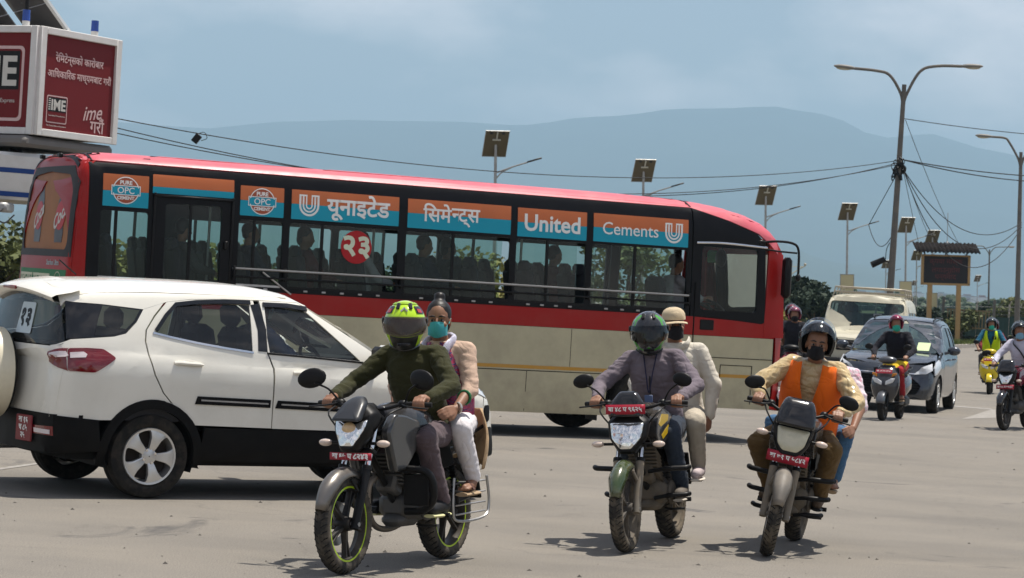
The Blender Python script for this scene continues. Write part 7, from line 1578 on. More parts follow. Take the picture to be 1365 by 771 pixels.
for t in range(7): f = t / 6; rows.append([(.30 + .36 * f, y, .985 - .14 * f * f - .9 * abs(y) ** 1.6 * (.5 + f)) for y in [-.20 + .4 * i / 12 for i in range(13)]])
mb.loft(rows, closed=False); mb.build('yellow_tunic', cloth('yellow_tunic', (.62, .42, .02)), P7).modifiers.new('t', 'SOLIDIFY').thickness = .008
sb2, sm2, si2 = scooter('bright yellow scooter with two riders by the grass verge', (11.114, 58.08, 0), (-.22, -.97), .04, mat('scooter_yellow', (.62, .48, .015), .22, coat=.6), mat('scooter_yellow', (.62, .48, .015), .22), 'बा ९२ प ४४७')
J = scoot_pose(si2, .05, .25)
P8, hp, Hr = person('person', 'rider in neon yellow vest, blue shirt and grey helmet on the yellow scooter', sm2, J, cloth('teal_blue_shirt', (.015, .10, .17)), cloth('black_trousers', (.012, .012, .014)), (mat('black_shoe', (.012, .012, .013), .6), BLK), 'open', vox=FV, mask=cloth('green_mask', (.03, .36, .26)), sleeve=.5)
helmet(P8, hp(-.012, 0, .02), Hr, mat('helmet_grey', (.05, .053, .06), .2, coat=.6), VIS_C, 'open', BLK, 1.0, True)
NEON = cloth('neon_vest', (.52, .72, .015), .08); n_ = Vector(J['nek']); p_ = Vector(J['pel'])
for sg in (-1, 1):
    rows = []
    for t in range(9):
        f = t / 8; q = spine(J, f) + Vector((.004, 0, -.01)); a0 = 40 - 38 * min(1, f * 1.5); k_ = .72 + .36 * min(1, f * 3.4); rows.append([q + Vector(((.168 * math.cos(R(a)) + .006) * k_, sg * .190 * math.sin(R(a)) * k_, 0)) for a in [a0 + (168 - a0) * i / 9 for i in range(10)]])
    mb = MB(); mb.loft(rows, closed=False); mb.build('safety_vest', NEON, P8, ang=80).modifiers.new('t', 'SOLIDIFY').thickness = .008
mb = MB(); mb.box(Vector(J['che']) + Vector((.165, .075, .01)), (.01, .09, .08), bev=.003); mb.build('vest_badge', BLK, P8)
J = pillion_pose(-.12, -.06, .04, knee=.22)
P9, hp, Hr = person('person', 'passenger in red helmet behind the neon vest rider', sm2, J, cloth('dark_red_kurta', (.20, .03, .04)), cloth('grey_trousers', (.08, .08, .085)), 'sandal', 'open', vox=FV, mask=cloth('pale_mask', (.45, .55, .50)))
helmet(P9, hp(-.012, 0, .02), Hr, mat('helmet_dull_red', (.22, .02, .03), .25, coat=.5), VIS_C, 'open', BLK, .97, True)
# --- maroon motorcycle at the right edge
s4 = dict(body=mat('moto_maroon', (.10, .008, .018), .2, coat=.7), rim=BRIM, wb=1.33, hz=.84, tilt=.35, fendm=mat('moto_black_gloss', (.012, .012, .014), .2, coat=.5), cowl=s3['cowl'], lamp=s1['lamp'], screen=s3['screen'], stilt=.7, plate=(0, -.15, .29, .07, 'बा ५५ प ७६१२', 0), ind=(.2, -.05))
fr = Vector((7.936, 40.05, 0)); B4, M4_, I4 = motorcycle('maroon motorcycle with black front mudguard next to the yellow scooter', fr + Vector((.62, 1.18, 0)), fr, .05, s4)
J = rider_pose(I4, .02, .0, .02, (.45, .05), .2, .02)
P10, hp, Hr = person('person', 'rider in lavender shirt, blue mask and dark helmet on the maroon motorcycle', M4_, J, cloth('lavender_shirt', (.50, .49, .58), .06), cloth('dark_denim', (.03, .04, .058)), (mat('black_shoe', (.012, .012, .013), .6), BLK), 'open', vox=FV, mask=cloth('blue_mask', (.18, .34, .46)))
helmet(P10, hp(-.012, 0, .02), Hr, mat('helmet_charcoal', (.035, .037, .04), .25, coat=.5), VIS_C, 'open', BLK, 1.02, True)
mb = MB(); c_ = Vector(J['che']); n_ = Vector(J['nek']); mb.tube(bez([n_ + Vector((-.02, -.12, -.02)), n_ + Vector((.09, -.09, -.07)), c_ + Vector((.150, .02, .0)), c_ + Vector((.12, .13, -.18)), c_ + Vector((.0, .19, -.26))], 5), .018, 8, flat=.4); mb.build('bag_strap', BLK, P10)
# --- two riders on a scooter just past the bus nose
q_ = at(1051, 520, 47.0); sb3, sm3, si3 = scooter('dark scooter mostly hidden behind the nose of the bus', (q_.x, 47.0, 0), (-.15, -.98), 0, mat('scooter_dark_red', (.12, .012, .02), .25, coat=.6), BLK, 'बा ७७ प २०९')
J = scoot_pose(si3, .04, .1)
P11, hp, Hr = person('person', 'rider in pink helmet peeking past the nose of the bus', sm3, J, cloth('dark_jacket', (.02, .02, .025)), cloth('black_trousers', (.012, .012, .014)), (mat('black_shoe', (.012, .012, .013), .6), BLK), 'open', vox=FV, mask=cloth('black_mask', (.015, .015, .017)))
helmet(P11, hp(-.012, 0, .02), Hr, mat('helmet_pink', (.42, .08, .14), .2, coat=.6), VIS_C, 'open', BLK, 1.0, True)
P12, hp, Hr = person('person', 'passenger in dark red helmet behind the pink helmet rider', sm3, pillion_pose(-.12, .0, -.08), cloth('brown_shirt', (.12, .06, .03)), cloth('grey_trousers', (.08, .08, .085)), 'sandal', 'open', vox=FV)
helmet(P12, hp(-.012, 0, .02), Hr, mat('helmet_dull_red', (.22, .02, .03), .25), VIS_C, 'open', BLK, 1.0, True)
# ------------------------------------------------------------------ people inside the vehicles
def sitter(label, parent_m, x, y, zseat, shirt, yaw=0.0, hair='short', mask=None, reach=None, s=1.0, vox=.016, cap_=None, lean=0):
    J = dict(pel=(x, y, zseat + .10), che=(x - .04 + lean, y, zseat + .44), nek=(x - .03 + lean * 1.5, y, zseat + .64), head=(x + lean * 1.6, y, zseat + .78), yaw=yaw, pit=.05)
    for k, sy in (('R', -1), ('L', 1)):
        J['sh' + k] = (x - .03 + lean, y + sy * .175, zseat + .57); J['el' + k] = (x + .12, y + sy * .24, zseat + .34); J['ha' + k] = (x + .33, y + sy * .16, zseat + .30); J['tip' + k] = (x + .43, y + sy * .14, zseat + .29)
        if reach: J['el' + k] = (x + .20, y + sy * .27, zseat + .36); J['ha' + k] = (reach[0] - .06, y + sy * .15, reach[2]); J['grip' + k] = ((reach[0], y + sy * .17, reach[2]), (0, .4, 1)); J.pop('tip' + k)
        J['hi' + k] = (x + .02, y + sy * .10, zseat + .09); J['kn' + k] = (x + .42, y + sy * .12, zseat + .14); J['an' + k] = (x + .48, y + sy * .12, zseat - .24); J['to' + k] = (x + .62, y + sy * .12, zseat - .28)
    return person('person', label, parent_m, J, shirt, cloth('black_trousers', (.012, .012, .014)), (mat('black_shoe', (.012, .012, .013), .6), BLK), 'bare', vox=vox, hair=hair, mask=mask, sleeve=.5 if reach else 1)
BM = bus.matrix_world.copy()
DK = [cloth('passenger_%s' % n, c) for n, c in (('navy', (.02, .025, .05)), ('grey', (.07, .07, .075)), ('white', (.4, .4, .42)), ('maroon', (.10, .02, .025)))]
for u, y, sh, yaw, hr, lab in ((1.30, -.62, 1, .3, 'short', 'bus passenger in grey sitting at the emergency door'), (2.12, -.62, 0, -.2, 'short', 'bus passenger in navy at the narrow window'), (2.82, -.60, 3, -.6, 'bun', 'bus passenger with bun leaning at the window with the red disc'), (3.62, -.42, 2, .2, 'short', 'bus passenger in white past the red disc'),
                               (4.36, -.60, 0, .0, 'short', 'bus passenger in navy under the second Nepali sign'), (5.12, .42, 1, .0, 'bun', 'bus passenger in grey on the far side under the Nepali sign'), (6.62, .42, 3, .1, 'short', 'bus passenger in maroon near the front')):
    sitter(lab, BM, u + .16, y, 1.46, DK[sh], yaw, hr)
sitter('bus driver in white reaching to the steering wheel', BM, 8.0, -.62, 1.44, DK[2], 0, 'short', None, (8.42, -.62, 1.80))
sitter('driver in blue patterned shirt and pale mask inside the white SUV', SM, 1.12, -.36, .74, graphic('blue_pattern_shirt', (.05, .09, .24), (.25, .30, .42), (.02, .03, .10), 40, .5, .85), .15, 'short', cloth('pale_mask', (.45, .55, .50)), (1.56, -.36, 1.08), vox=.01)
JM = jp.matrix_world.copy(); sitter('jeep driver in white behind the windscreen', JM, 1.1, -.38, .88, DK[2], 0); sitter('jeep passenger in grey beside the driver', JM, 1.1, .38, .88, DK[1], 0)
sitter('hatchback driver in grey behind the windscreen', hat.matrix_world.copy(), 1.05, -.34, .56, DK[1], 0)
# ------------------------------------------------------------------ street furniture
GALV = mat('galvanised_steel', (.36, .36, .35), .5, metal=.5, var=.2, vs=3, dirt=.3, dirtcol=(.2, .17, .13)); GPOLE = mat('weathered_pole', (.115, .11, .10), .65, metal=.2, var=.25, vs=2, dirt=.4)
PVB = mat('solar_back_brown', (.115, .095, .060), .6, var=.15, vs=3); ALU = mat('pale_aluminium', (.55, .55, .53), .4, metal=.5); LEDH = mat('led_head_dark', (.035, .036, .04), .5); SGN = mat('cream_sign_back', (.52, .46, .27), .55, var=.1, vs=3)
def stand(px, py, H, lean):
    """foot of a post of height H whose top is seen at px,py; lean in the picture plane"""
    d = _fw + _r2 * ((px - PW / 2) / FPX) + _u2 * ((PH / 2 - py) / FPX); Y = (H * math.cos(lean) - CAM_H) / d.z * d.y; t = at(px, py, Y); return Vector((t.x - H * math.sin(lean), t.y, 0))
def post_matrix(b, lean): return Matrix.Translation(b) @ Matrix.Rotation(lean, 4, 'Y')
LEAN = -.048
def solar_lamp(px, py, lab, sign=None, H=7.0):
    b = stand(px, py, H, LEAN); o = thing('solar_street_lamp', lab, 'street lamp', M=post_matrix(b, LEAN), group='solar street lamps along the far road')
    mb = MB(); mb.tube([(0, 0, 0), (0, 0, 3), (0, 0, H - .35)], [.075, .06, .045], 10); mb.build('post', GALV, o)
    mb = MB(); mb.cyl((0, 0, 0), (0, 0, .35), .11, .10, 10); mb.build('base', GALV, o)
    Rm = rotz(R(12)) @ rotx(R(38)); pm = MB(); pm.box((0, -.05, H - .42), (.80, .03, 1.02), Rm, bev=.008); p = pm.build('solar_panel', PVB, o)
    mb = MB()
    for x0, z0, sx, sz in ((-.40, 0, .02, 1.04), (.40, 0, .02, 1.04), (0, .515, .82, .02), (0, -.515, .82, .02)):
        mb.box(Vector((0, -.05, H - .42)) + Rm @ Vector((x0, -.008, z0)), (sx, .036, sz), Rm)
    mb.build('panel_frame', GALV, p)
    for sx in (-.2, .2): mb = MB(); mb.box(Vector((0, -.05, H - .42)) + Rm @ Vector((sx, -.035, .43)), (.10, .03, .06), Rm); mb.build('junction_box', LEDH, p)
    mb = MB(); mb.box(Vector((0, -.05, H - .42)) + Rm @ Vector((0, -.04, .18)), (.28, .03, .06), Rm); mb.box(Vector((0, -.05, H - .42)) + Rm @ Vector((0, -.04, .34)), (.05, .03, .30), Rm); mb.build('panel_bracket', ALU, p)
    mb = MB(); mb.tube([(0, 0, H - .5), (.02, -.04, H - .36)], .03, 6); mb.build('neck', GALV, o)
    mb = MB(); mb.tube(bez([(0, 0, H - 1.62), (.22, -.02, H - 1.38), (.60, -.03, H - 1.18)], 4), .022, 6); mb.tube([(0, 0, H - 1.40), (.6, -.03, H - 1.18), (1.08, -.04, H - 1.03)], .025, 6); mb.build('lamp_arm', GALV, o)
    mb = MB(); mb.box((1.30, -.05, H - .955), (.52, .18, .055), roty(R(-17)), bev=.02); mb.build('lamp_head', LEDH, o)
    if sign:
        mb = MB(); mb.box((.0, -.10, sign), (.66, .03, .90), bev=.006); s_ = mb.build('sign_board', SGN, o)
        mb = MB()
        for sx in (-.335, .335): mb.box((sx, -.11, sign), (.03, .05, .93))
        for sz in (-.455, .455): mb.box((0, -.11, sign + sz), (.70, .05, .03))
        mb.build('sign_frame', GALV, s_)
    return o
for px, py, lab, sg in ((661, 175, 'solar street lamp behind the middle of the bus, tallest of its row', None), (858, 213, 'solar street lamp rising behind the English bus sign', None), (1021, 248, 'solar street lamp rising behind the nose of the bus', None), (1130, 271, 'solar street lamp with a cream sign board between the bus and the leaning post', 3.0), (1208, 290, 'solar street lamp with a cream board between the leaning post and the display board', 3.0),
                        (1243, 307, 'solar street lamp standing behind the display board', 2.6), (1181, 347, 'small far solar street lamp behind the leaning pole', None), (1222, 334, 'far solar street lamp half hidden by the display board edge', None), (1219, 374, 'farthest solar street lamp low beside the display board posts', None), (1303, 367, 'far solar street lamp between the display board and the small double lamp', None), (742, 236, 'solar street lamp', None))[:10]:
    solar_lamp(px, py, lab, sg)
def arm_lamp(name, lab, px, py, H, lean, arms, r=.11, dark=GPOLE, yaw=0.0):
    b = stand(px, py, H, lean); o = thing(name, lab, 'street lamp', M=post_matrix(b, lean) @ Matrix.Rotation(yaw, 4, 'Z'))
    mb = MB(); mb.tube([(0, 0, 0), (0, 0, H * .5), (0, 0, H)], [r * 1.15, r * .9, r * .62], 12); mb.build('post', dark, o)
    mb = MB(); mb.cyl((0, 0, 0), (0, 0, .5), r * 1.7, r * 1.5, 10); mb.build('base', CONC, o)
    for L, rise in arms:
        sg = math.copysign(1, L); mb = MB(); pts = bez([(0, 0, H - .65), (sg * .10, 0, H - .25), (sg * .45, 0, H + rise * .65), (L * .55, 0, H + rise * .93), (L, 0, H + rise)], 6); mb.tube(pts, [r * .42] * len(pts), 8); mb.build('lamp_arm', dark, o)
        mb = MB(); mb.ell((L + sg * .24, 0, H + rise + .02), (.34, .11, .07), 14, 8, roty(-sg * R(3))); h_ = mb.build('lamp_head', mat('lamp_head_grey', (.17, .165, .15), .5, dirt=.3), o)
        mb = MB(); mb.ell((L + sg * .26, 0, H + rise - .02), (.24, .085, .055), 12, 6); mb.build('lamp_glass', mat('lamp_glass_dull', (.4, .38, .3), .2, coat=.5), h_)
    return o, b
LP, lpb = arm_lamp('double_arm_lamp', 'tall leaning lamp post with two arms and a knot of cables', 1205.5, 113, 8.5, .008, ((-1.55, .38), (1.72, .66)), .105)
mb = MB()
rn = random.Random(3)
for i in range(16): a = rn.random() * 6.28; z = 5.9 + rn.random() * .5; mb.tube(bez([(.1 * math.cos(a), .1 * math.sin(a), z), (.22 * math.cos(a + .5), .2 * math.sin(a + .5), z - .1), (.16 * math.cos(a + 1.2), .18 * math.sin(a + 1.2), z - .28), (.08 * math.cos(a + 2), .1 * math.sin(a + 2), z - .05)], 4), .026, 5)
finish(remesh(mb, .03, 0), 'cable_knot', BLK, LP, 60, True, False)
mb = MB(); mb.cyl((-.62, -.1, 3.10), (-.24, -.1, 3.30), .10, .085, 12); mb.build('floodlight', BLK, LP)
mb = MB(); mb.tube(bez([(-.12, -.05, 3.8), (-.2, -.06, 3.6), (-.22, -.08, 3.28)], 4), .012, 5); mb.tube([(-.1, 0, 3.2), (-.28, -.1, 3.3)], .02, 5); mb.build('floodlight_bracket', BLK, LP)
arm_lamp('single_arm_lamp', 'tall grey lamp post behind the lavender shirt rider, holding the slack cables', 1361, 203, 8.0, LEAN + .012, ((-1.15, .55), (1.3, .5)), .10)
arm_lamp('far_double_lamp', 'small far lamp post with two arms between the display board and grey post', 1319, 333, 7.5, LEAN + .006, ((-1.1, .3), (1.6, .25)), .09)
# ornamental mast with a row of globes
b = stand(1055, 352, 5.2, LEAN); om = thing('globe_lamp_mast', 'ornamental mast with branching arms and globes past the bus nose', 'street lamp', M=post_matrix(b, LEAN))
MST = mat('mast_cream', (.50, .42, .28), .6)
mb = MB(); mb.tube([(0, 0, 0), (0, 0, 5.1)], [.09, .06], 8); mb.build('post', MST, om)
for sx in (-1, 1):
    mb = MB(); mb.tube([(0, 0, 4.35), (sx * .62, 0, 4.75), (sx * 1.15, 0, 5.05)], .04, 6); mb.build('mast_arm', MST, om)
mb = MB(); mb.tube([(-1.15, 0, 4.98), (1.15, 0, 4.98)], .022, 6); mb.build('mast_tie', MST, om)
for x in (-1.15, -.6, 0, .6, 1.15): mb = MB(); mb.ell((x, 0, 5.16), (.11, .11, .12), 12, 8); mb.build('lamp_globe', mat('globe_dull', (.42, .38, .30), .3), om)
# display board under a corrugated roof
Yb = 152; bl = at(1228, 375, Yb); br = at(1293, 379, Yb); tl_ = at(1230, 338, Yb)
db = thing('display_board', 'dark LED display board on posts under a corrugated roof', 'display board', (bl.x, Yb, 0)); W_ = br.x - bl.x; zb_, zt_ = bl.z - .1, tl_.z - .05
DBM = Matrix.Rotation(LEAN + .015, 4, 'Y'); db.matrix_world = Matrix.Translation((bl.x + W_ / 2 + .1, Yb, 0)) @ DBM
WOOD = mat('ochre_post', (.36, .23, .10), .7, var=.2, vs=3)
mb = MB(); mb.box((0, 0, (zb_ + zt_) / 2), (W_ - .3, .16, zt_ - zb_ - .1)); sc = mb.build('display_screen', mat('led_off_screen', (.010, .008, .009), .5, var=.3, vs=6), db)
mb = MB()
for i, s in enumerate(('कृपया मास्क', 'लगाउनुहोस', 'धन्यवाद')): put_text(mb, s, .42, frame((0, -.085, zt_ - .42 - .46 * i), (1, 0, 0), (0, 0, 1)), ext=.002)
mb.build('display_text', mat('led_dim_red', (.06, .014, .014), .5, emis=(.5, .03, .03, .03)), sc, smooth=False)
for x0, z0, sx, sz in ((-W_ / 2 + .07, (zb_ + zt_) / 2, .15, zt_ - zb_), (W_ / 2 - .07, (zb_ + zt_) / 2, .15, zt_ - zb_), (0, zb_, W_, .13), (0, zt_, W_, .1)): mb = MB(); mb.box((x0, 0, z0), (sx, .22, sz), bev=.01); mb.build('board_frame', WOOD, db)
for x in (-W_ / 2 + .55, W_ / 2 - .65): mb = MB(); mb.box((x, .05, zb_ / 2), (.26, .26, zb_)); mb.build('board_post', WOOD, db)
for x in (-W_ / 2 + .2, 0, W_ / 2 - .2): mb = MB(); mb.box((x, .1, zt_ + .2), (.08, .08, .5)); mb.build('roof_strut', BLK, db)
mb = MB(); nn = 64; rows = []
for y, z in ((-.95, zt_ + .18), (.9, zt_ + .80)): rows.append([((-W_ / 2 - .45) + (W_ + .9) * i / nn, y, z + .045 * math.sin(i * 2 * math.pi / 4)) for i in range(nn + 1)])
mb.loft(rows, closed=False); mb.build('corrugated_roof', mat('rusty_sheet', (.014, .011, .010), .9, var=.4, vs=4, spec=.05), db).modifiers.new('t', 'SOLIDIFY').thickness = .02
mb = MB(); mb.tube([(.1, .3, zt_ + .6), (.1, .3, zt_ + 2.6)], .022, 5); mb.ell((.1, .3, zt_ + .75), (.09, .09, .12), 8, 6); mb.build('aerial', GALV, db)
gt = thing('yellow_gate', 'ochre slatted gate leaves behind the fence near the display board', 'gate', at(1293, 418, 158)); gt.location.z = 0
for i in range(14): mb = MB(); mb.box((-1.4 + i * .2, 0, 1.55), (.07, .03, 1.2)); mb.build('gate_slat', mat('gate_dull_ochre', (.20, .15, .08), .8), gt)
for z in (1.0, 2.1): mb = MB(); mb.box((-.1, .03, z), (2.8, .04, .08)); mb.build('gate_rail', mat('gate_dull_ochre', (.20, .15, .08), .8), gt)
for x in (-1.7, 1.5): mb = MB(); mb.box((x, 0, 1.4), (.16, .16, 2.9)); mb.build('gate_post', GPOLE, gt)
# ------------------------------------------------------------------ overhead cables
CAB_ = mat('cable_black', (.02, .02, .022), .7)
def cable(lab, a, b, sag, r=.018, n=26):
    mb = MB(); P = [a.lerp(b, i / n) + Vector((0, 0, -sag * 4 * (i / n) * (1 - i / n))) for i in range(n + 1)]; mb.tube(P, r, 5); return tag(mb.build('overhead_cable', CAB_), lab, 'cable')
Yp = lpb.y
for y0, y1, sg, lab in ((139, 214, .9, 'topmost black cable from the billboard side to the leaning lamp post'), (146, 217, 1.3, 'middle black cable sagging behind the solar lamps'), (156, 219, 1.15, 'lowest black cable crossing behind the bus roof')):
    cable(lab, at(60, y0, 47), at(1199, y1, Yp), sg, .011, 40)
cable('single cable from just below the arms of the leaning lamp post', at(1203, 158, Yp), at(1480, 186, Yp + 8), .10, .013)
for y1, sg, lab in ((227, .12, 'upper cable of the bundle from the knot past the grey post'), (234, .18, 'lower cable of the bundle from the knot past the grey post')): cable(lab, at(1203, 213, Yp), at(1430, y1 + 10, Yp + 10), sg, .018)
for x1, y1, sg, lab in ((1362, 297, 1.05, 'highest slack cable drooping to the grey lamp post'), (1362, 300, 1.5, 'middle slack cable drooping to the grey lamp post'), (1362, 303, 2.1, 'lowest slack cable drooping to the grey lamp post')): cable(lab, at(1204, 226, Yp), at(x1, y1, 88), sg, .014)
cable('thin stay wire falling from the cable knot towards the jeep', at(1198, 228, Yp), at(1158, 300, Yp + 2), .0, .012); cable('slack loop of cable hanging above the floodlight', at(1158, 300, Yp + 2), at(1188, 316, Yp), .45, .012)
for x1, y1, lab in ((1226, 330, 'longer steep wire from the knot towards the display board'), (1236, 310, 'shorter steep wire from the knot towards the display board')): cable(lab, at(1203, 222, Yp), at(x1, y1, Yp + 20), .05, .010)
cable('long thin wire slanting from the lamp arms to the display board', at(1207, 160, Yp), at(1290, 345, Yp + 40), .3, .010)
bx_ = thing('junction_box', 'small black box hanging from the cables over the bus rear', 'box', at(262, 185, 54)); mb = MB(); mb.box((0, 0, 0), (.14, .12, .20), roty(R(35)), bev=.01); mb.build('case', BLK, bx_); mb = MB(); mb.tube(bez([(.0, 0, .1), (.16, 0, .14), (.22, 0, .02), (.1, 0, -.04)], 5), .008, 5); mb.build('lead', CAB_, bx_)
# ------------------------------------------------------------------ lightbox kiosk behind the bus rear
A = at(45, 178, 36.0); zb2, zt2 = A.z - .02, at(45, 34, 36.0).z; dR = Vector((math.cos(R(61)), math.sin(R(61)), 0)); dL = Vector((-dR.y, dR.x, 0)); SD = 1.85
kx = Vector((A.x, A.y, 0)); kM = Matrix(((dR.x, dL.x, 0, kx.x), (dR.y, dL.y, 0, kx.y), (0, 0, 1, 0), (0, 0, 0, 1))) @ Matrix.Translation((0, 0, 0))
ks = thing('lightbox_kiosk', 'red and white lightbox kiosk with solar panel and blue beacons behind the bus', 'kiosk', M=kM)
RB = mat('lightbox_red', (.15, .016, .018), .5, var=.10, vs=1.5, spec=.15); WF = mat('lightbox_white_frame', (.66, .65, .62), .45, var=.05, dirt=.15)
mb = MB(); mb.box((SD / 2, SD / 2, (zb2 + zt2) / 2), (SD - .06, SD - .06, zt2 - zb2 - .04)); mb.build('lightbox_body', WF, ks)
zc, hh = (zb2 + zt2) / 2, (zt2 - zb2)
def face_frame(n, o, xa):
    F_ = frame(o, xa, (0, 0, 1)); p = MB(); p.add([(-SD / 2 + .12, -hh / 2 + .10, .0), (SD / 2 - .12, -hh / 2 + .10, .0), (SD / 2 - .12, hh / 2 - .10, 0), (-SD / 2 + .12, hh / 2 - .10, 0)], [(0, 1, 2, 3)], F_ @ Matrix.Translation((0, 0, .006))); pn = p.build('advert_panel', RB, ks, fix=False)
    for x0, y0, sx, sy in ((-SD / 2 + .06, 0, .12, hh), (SD / 2 - .06, 0, .12, hh), (0, hh / 2 - .05, SD - .24, .10), (0, -hh / 2 + .05, SD - .24, .10)):
        m_ = MB(); m_.box((0, 0, 0), (sx, sy, .06), bev=.008); m_.v = [tuple(F_ @ Matrix.Translation((x0, y0, .02)) @ Vector(q)) for q in m_.v]; m_.build('frame_bar', WF, ks)
    return F_, pn
FR, pr = face_frame('r', (SD / 2, -.0, zc), (1, 0, 0))
FLm, pl_ = face_frame('l', (-.0, SD / 2, zc), (0, -1, 0))
PK = mat('advert_pale_pink', (.60, .42, .40), .5)
mb = MB()
put_text(mb, 'रेिमटेन्सको कारोबार', .2, FR @ Matrix.Translation((.0, .36, .010)), bold=.003, ext=.0005, w=1.10); put_text(mb, 'आिधकािरक माध्यमबाट गरौं', .2, FR @ Matrix.Translation((.02, .13, .010)), bold=.003, ext=.0005, w=1.46); mb.build('lettering', PK, pr, smooth=False)
mb = MB(); put_text(mb, 'ime', .30, FR @ Matrix.Translation((.36, -.36, .010)) @ Matrix.Rotation(.12, 4, 'Z'), bold=.002, ext=.0005, shear=.4); put_text(mb, 'गरौं', .26, FR @ Matrix.Translation((.48, -.53, .010)), bold=.002, ext=.0005); mb.build('script_lettering', PK, pr, smooth=False)
def ime(F_, x, y, k, par):
    m_ = MB(); m_.v = [tuple(F_ @ Matrix.Translation((x, y, .009)) @ Vector((q[0] * k, q[1] * k, 0))) for q in rrect(-.42, -.36, .42, .36, .05)]; m_.f = [tuple(range(len(m_.v)))]; m_.build('emblem_border', PK, par, fix=False)
    m_ = MB(); m_.v = [tuple(F_ @ Matrix.Translation((x, y, .011)) @ Vector((q[0] * k, q[1] * k, 0))) for q in rrect(-.39, -.33, .39, .33, .04)]; m_.f = [tuple(range(len(m_.v)))]; m_.build('emblem_red', RB, par, fix=False)
    m_ = MB(); m_.v = [tuple(F_ @ Matrix.Translation((x, y, .013)) @ Vector((q[0] * k, q[1] * k, 0))) for q in [(-.37, -.06), (.37, -.06), (.37, .31), (-.37, .31)]]; m_.f = [(0, 1, 2, 3)]; m_.build('emblem_black', BLK, par, fix=False)
    m_ = MB(); put_text(m_, 'IME', .34 * k, F_ @ Matrix.Translation((x + .05 * k, y + .12 * k, .015)), bold=.010 * k, ext=.0005, w=.58 * k)
    for i in range(6):
        q = .28 - i * .055; m_.add([(-.36, q, 0), (-.27, q, 0), (-.27, q - .025, 0), (-.36, q - .025, 0)], [(0, 1, 2, 3)], F_ @ Matrix.Translation((x, y, .015)) @ Matrix.Scale(k, 4))
    m_.build('emblem_lettering', WHTD, par, smooth=False); m_ = MB(); put_text(m_, 'International Money Express', .05 * k, F_ @ Matrix.Translation((x, y - .17 * k, .014)), ext=.0004, w=.66 * k); m_.build('emblem_tagline', WHTD, par, smooth=False); m_ = MB(); put_text(m_, 'The Trusted Name in Remittance', .05 * k, F_ @ Matrix.Translation((x, y - .43 * k, .012)), ext=.0004, w=.80 * k); m_.build('emblem_tagline', WHTD, par, smooth=False)
ime(FR, -.46, -.38, .55, pr); ime(FLm, .05, -.05, 1.5, pl_)
for x, y in ((.10, .35), (1.38, .12)):
    b_ = MB(); b_.cyl((x, y, zt2), (x, y, zt2 + .08), .055, seg=12); bb = b_.build('beacon_base', WF, ks); b_ = MB(); b_.cyl((x, y, zt2 + .08), (x, y, zt2 + .24), .058, .055, 14); b_.build('beacon', mat('beacon_blue', (.008, .05, .30), .2, coat=.6), ks)
PVM = mat('solar_cell_dark', (.055, .052, .050), .25, var=.25, vs=2, coat=.4)
c0 = at(93, 41, 37.4); ea = (at(57, -10, 36.9) - c0); eb = Vector((-1, .12, -.04)).normalized(); ea.normalize(); en = ea.cross(eb).normalized(); eb = en.cross(ea).normalized()
SP = Matrix(((eb.x, ea.x, en.x, c0.x), (eb.y, ea.y, en.y, c0.y), (eb.z, ea.z, en.z, c0.z), (0, 0, 0, 1))); KI = kM.inverted()
for i in range(4):
    for j in range(3):
        m_ = MB(); m_.box((0, 0, 0), (.56, .56, .03), bev=.004); o_ = m_.build('solar_module', PVM, ks); o_.matrix_local = KI @ SP @ Matrix.Translation((.34 + i * .585 + (.08 if i > 0 else 0), .30 + j * .575, 0))
for x0, y0, sx, sy in ((0.03, .9, .05, 1.9), (1.2, 0, 2.4, .05), (1.2, 1.8, 2.4, .05)):
    m_ = MB(); m_.box((0, 0, 0), (sx, sy, .06)); o_ = m_.build('solar_frame', ALU, ks); o_.matrix_local = KI @ SP @ Matrix.Translation((x0, y0, 0))
for x, y in ((.4, .6), (.4, 1.6), (1.2, 1.0)): m_ = MB(); m_.cyl((x, y, zt2), (x, y, zt2 + .7), .03, seg=8); m_.build('solar_strut', BLK, ks)
m_ = MB(); m_.box((SD / 2 - .1, SD / 2 + .1, zb2 - .10), (SD + .2, SD + .2, .16), bev=.05); m_.build('underside_tray', mat('tray_grey', (.16, .15, .14), .6), ks)
m_ = MB(); m_.cyl((.7, .9, zb2 - .5), (.7, .9, zb2 - .1), .10, seg=12); m_.build('neck_post', BLK, ks)
cz0, cz1 = 2.62, 3.30
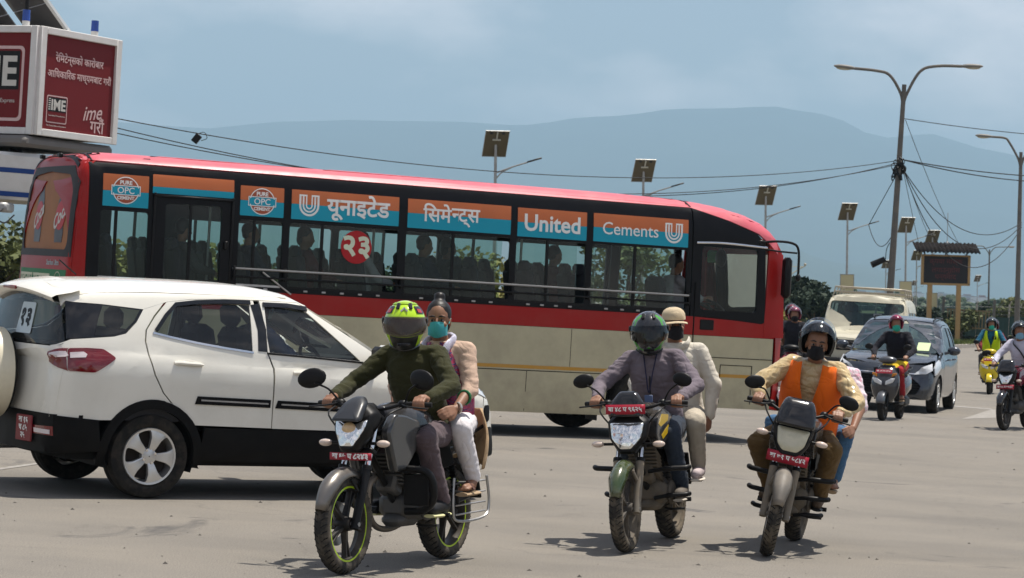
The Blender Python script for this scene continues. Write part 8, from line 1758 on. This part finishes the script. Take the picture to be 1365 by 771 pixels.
m_ = MB(); m_.lathe([(1.52, cz0), (1.55, cz0 + .05), (1.55, cz1 - .05), (1.50, cz1), (.05, cz1 + .05)], 40, Matrix.Translation((.62, 1.55, 0)) @ Matrix.Rotation(R(90), 4, 'X')); m_.v = [(x, y, z) for x, y, z in m_.v]; o_ = m_.build('canopy_drum', WF, ks)
for z in (cz1 - .26, cz1 - .60):
    m_ = MB(); m_.lathe([(1.556, z - .035), (1.558, z + .035)], 40, Matrix.Translation((.62, 1.55, 0)) @ Matrix.Rotation(R(90), 4, 'X')); m_.build('blue_band', mat('band_blue', (.012, .05, .20), .45), ks)
m_ = MB(); m_.cyl((.62, 1.55, 0), (.62, 1.55, 2.7), .12, seg=14); m_.build('centre_post', WF, ks)
m_ = MB(); m_.lathe([(1.05, 0), (1.05, 1.15), (1.0, 1.2), (.96, 1.15), (.96, 0)], 36, Matrix.Translation((.62, 1.55, 0)) @ Matrix.Rotation(R(90), 4, 'X')); m_.build('booth_wall', WF, ks)
m_ = MB(); m_.lathe([(1.056, .78), (1.058, .92)], 36, Matrix.Translation((.62, 1.55, 0)) @ Matrix.Rotation(R(90), 4, 'X')); m_.build('blue_band', mat('band_blue', (.012, .05, .20), .45), ks)
m_ = MB(); m_.box((-.3, .2, 2.50), (.35, .18, .14), rotz(R(20)), bev=.03); m_.build('lamp_unit', GALV, ks); m_ = MB(); m_.tube(bez([(-.45, .1, 2.48), (-.6, .1, 2.36), (-.4, .1, 2.28), (-.2, .1, 2.40)], 5), .012, 5); m_.build('lamp_lead', CAB_, ks)
# ------------------------------------------------------------------ air
mb = MB(); mb.box((0, 8000, 574), (26000, 17000, 1152)); 
hz = mb.build('haze', None, smooth=False); hz.data.materials.clear(); kind(hz, 'stuff')
hm = bpy.data.materials.new('haze_air'); hm.use_nodes = True; t = hm.node_tree; t.nodes.clear()
o_ = t.nodes.new('ShaderNodeOutputMaterial'); pv = t.nodes.new('ShaderNodeVolumePrincipled')
pv.inputs['Color'].default_value = (.46, .70, .90, 1); pv.inputs['Density'].default_value = .00013; pv.inputs['Anisotropy'].default_value = 0.0
t.links.new(pv.outputs[0], o_.inputs['Volume']); hz.data.materials.append(hm); hz.display_type = 'WIRE'
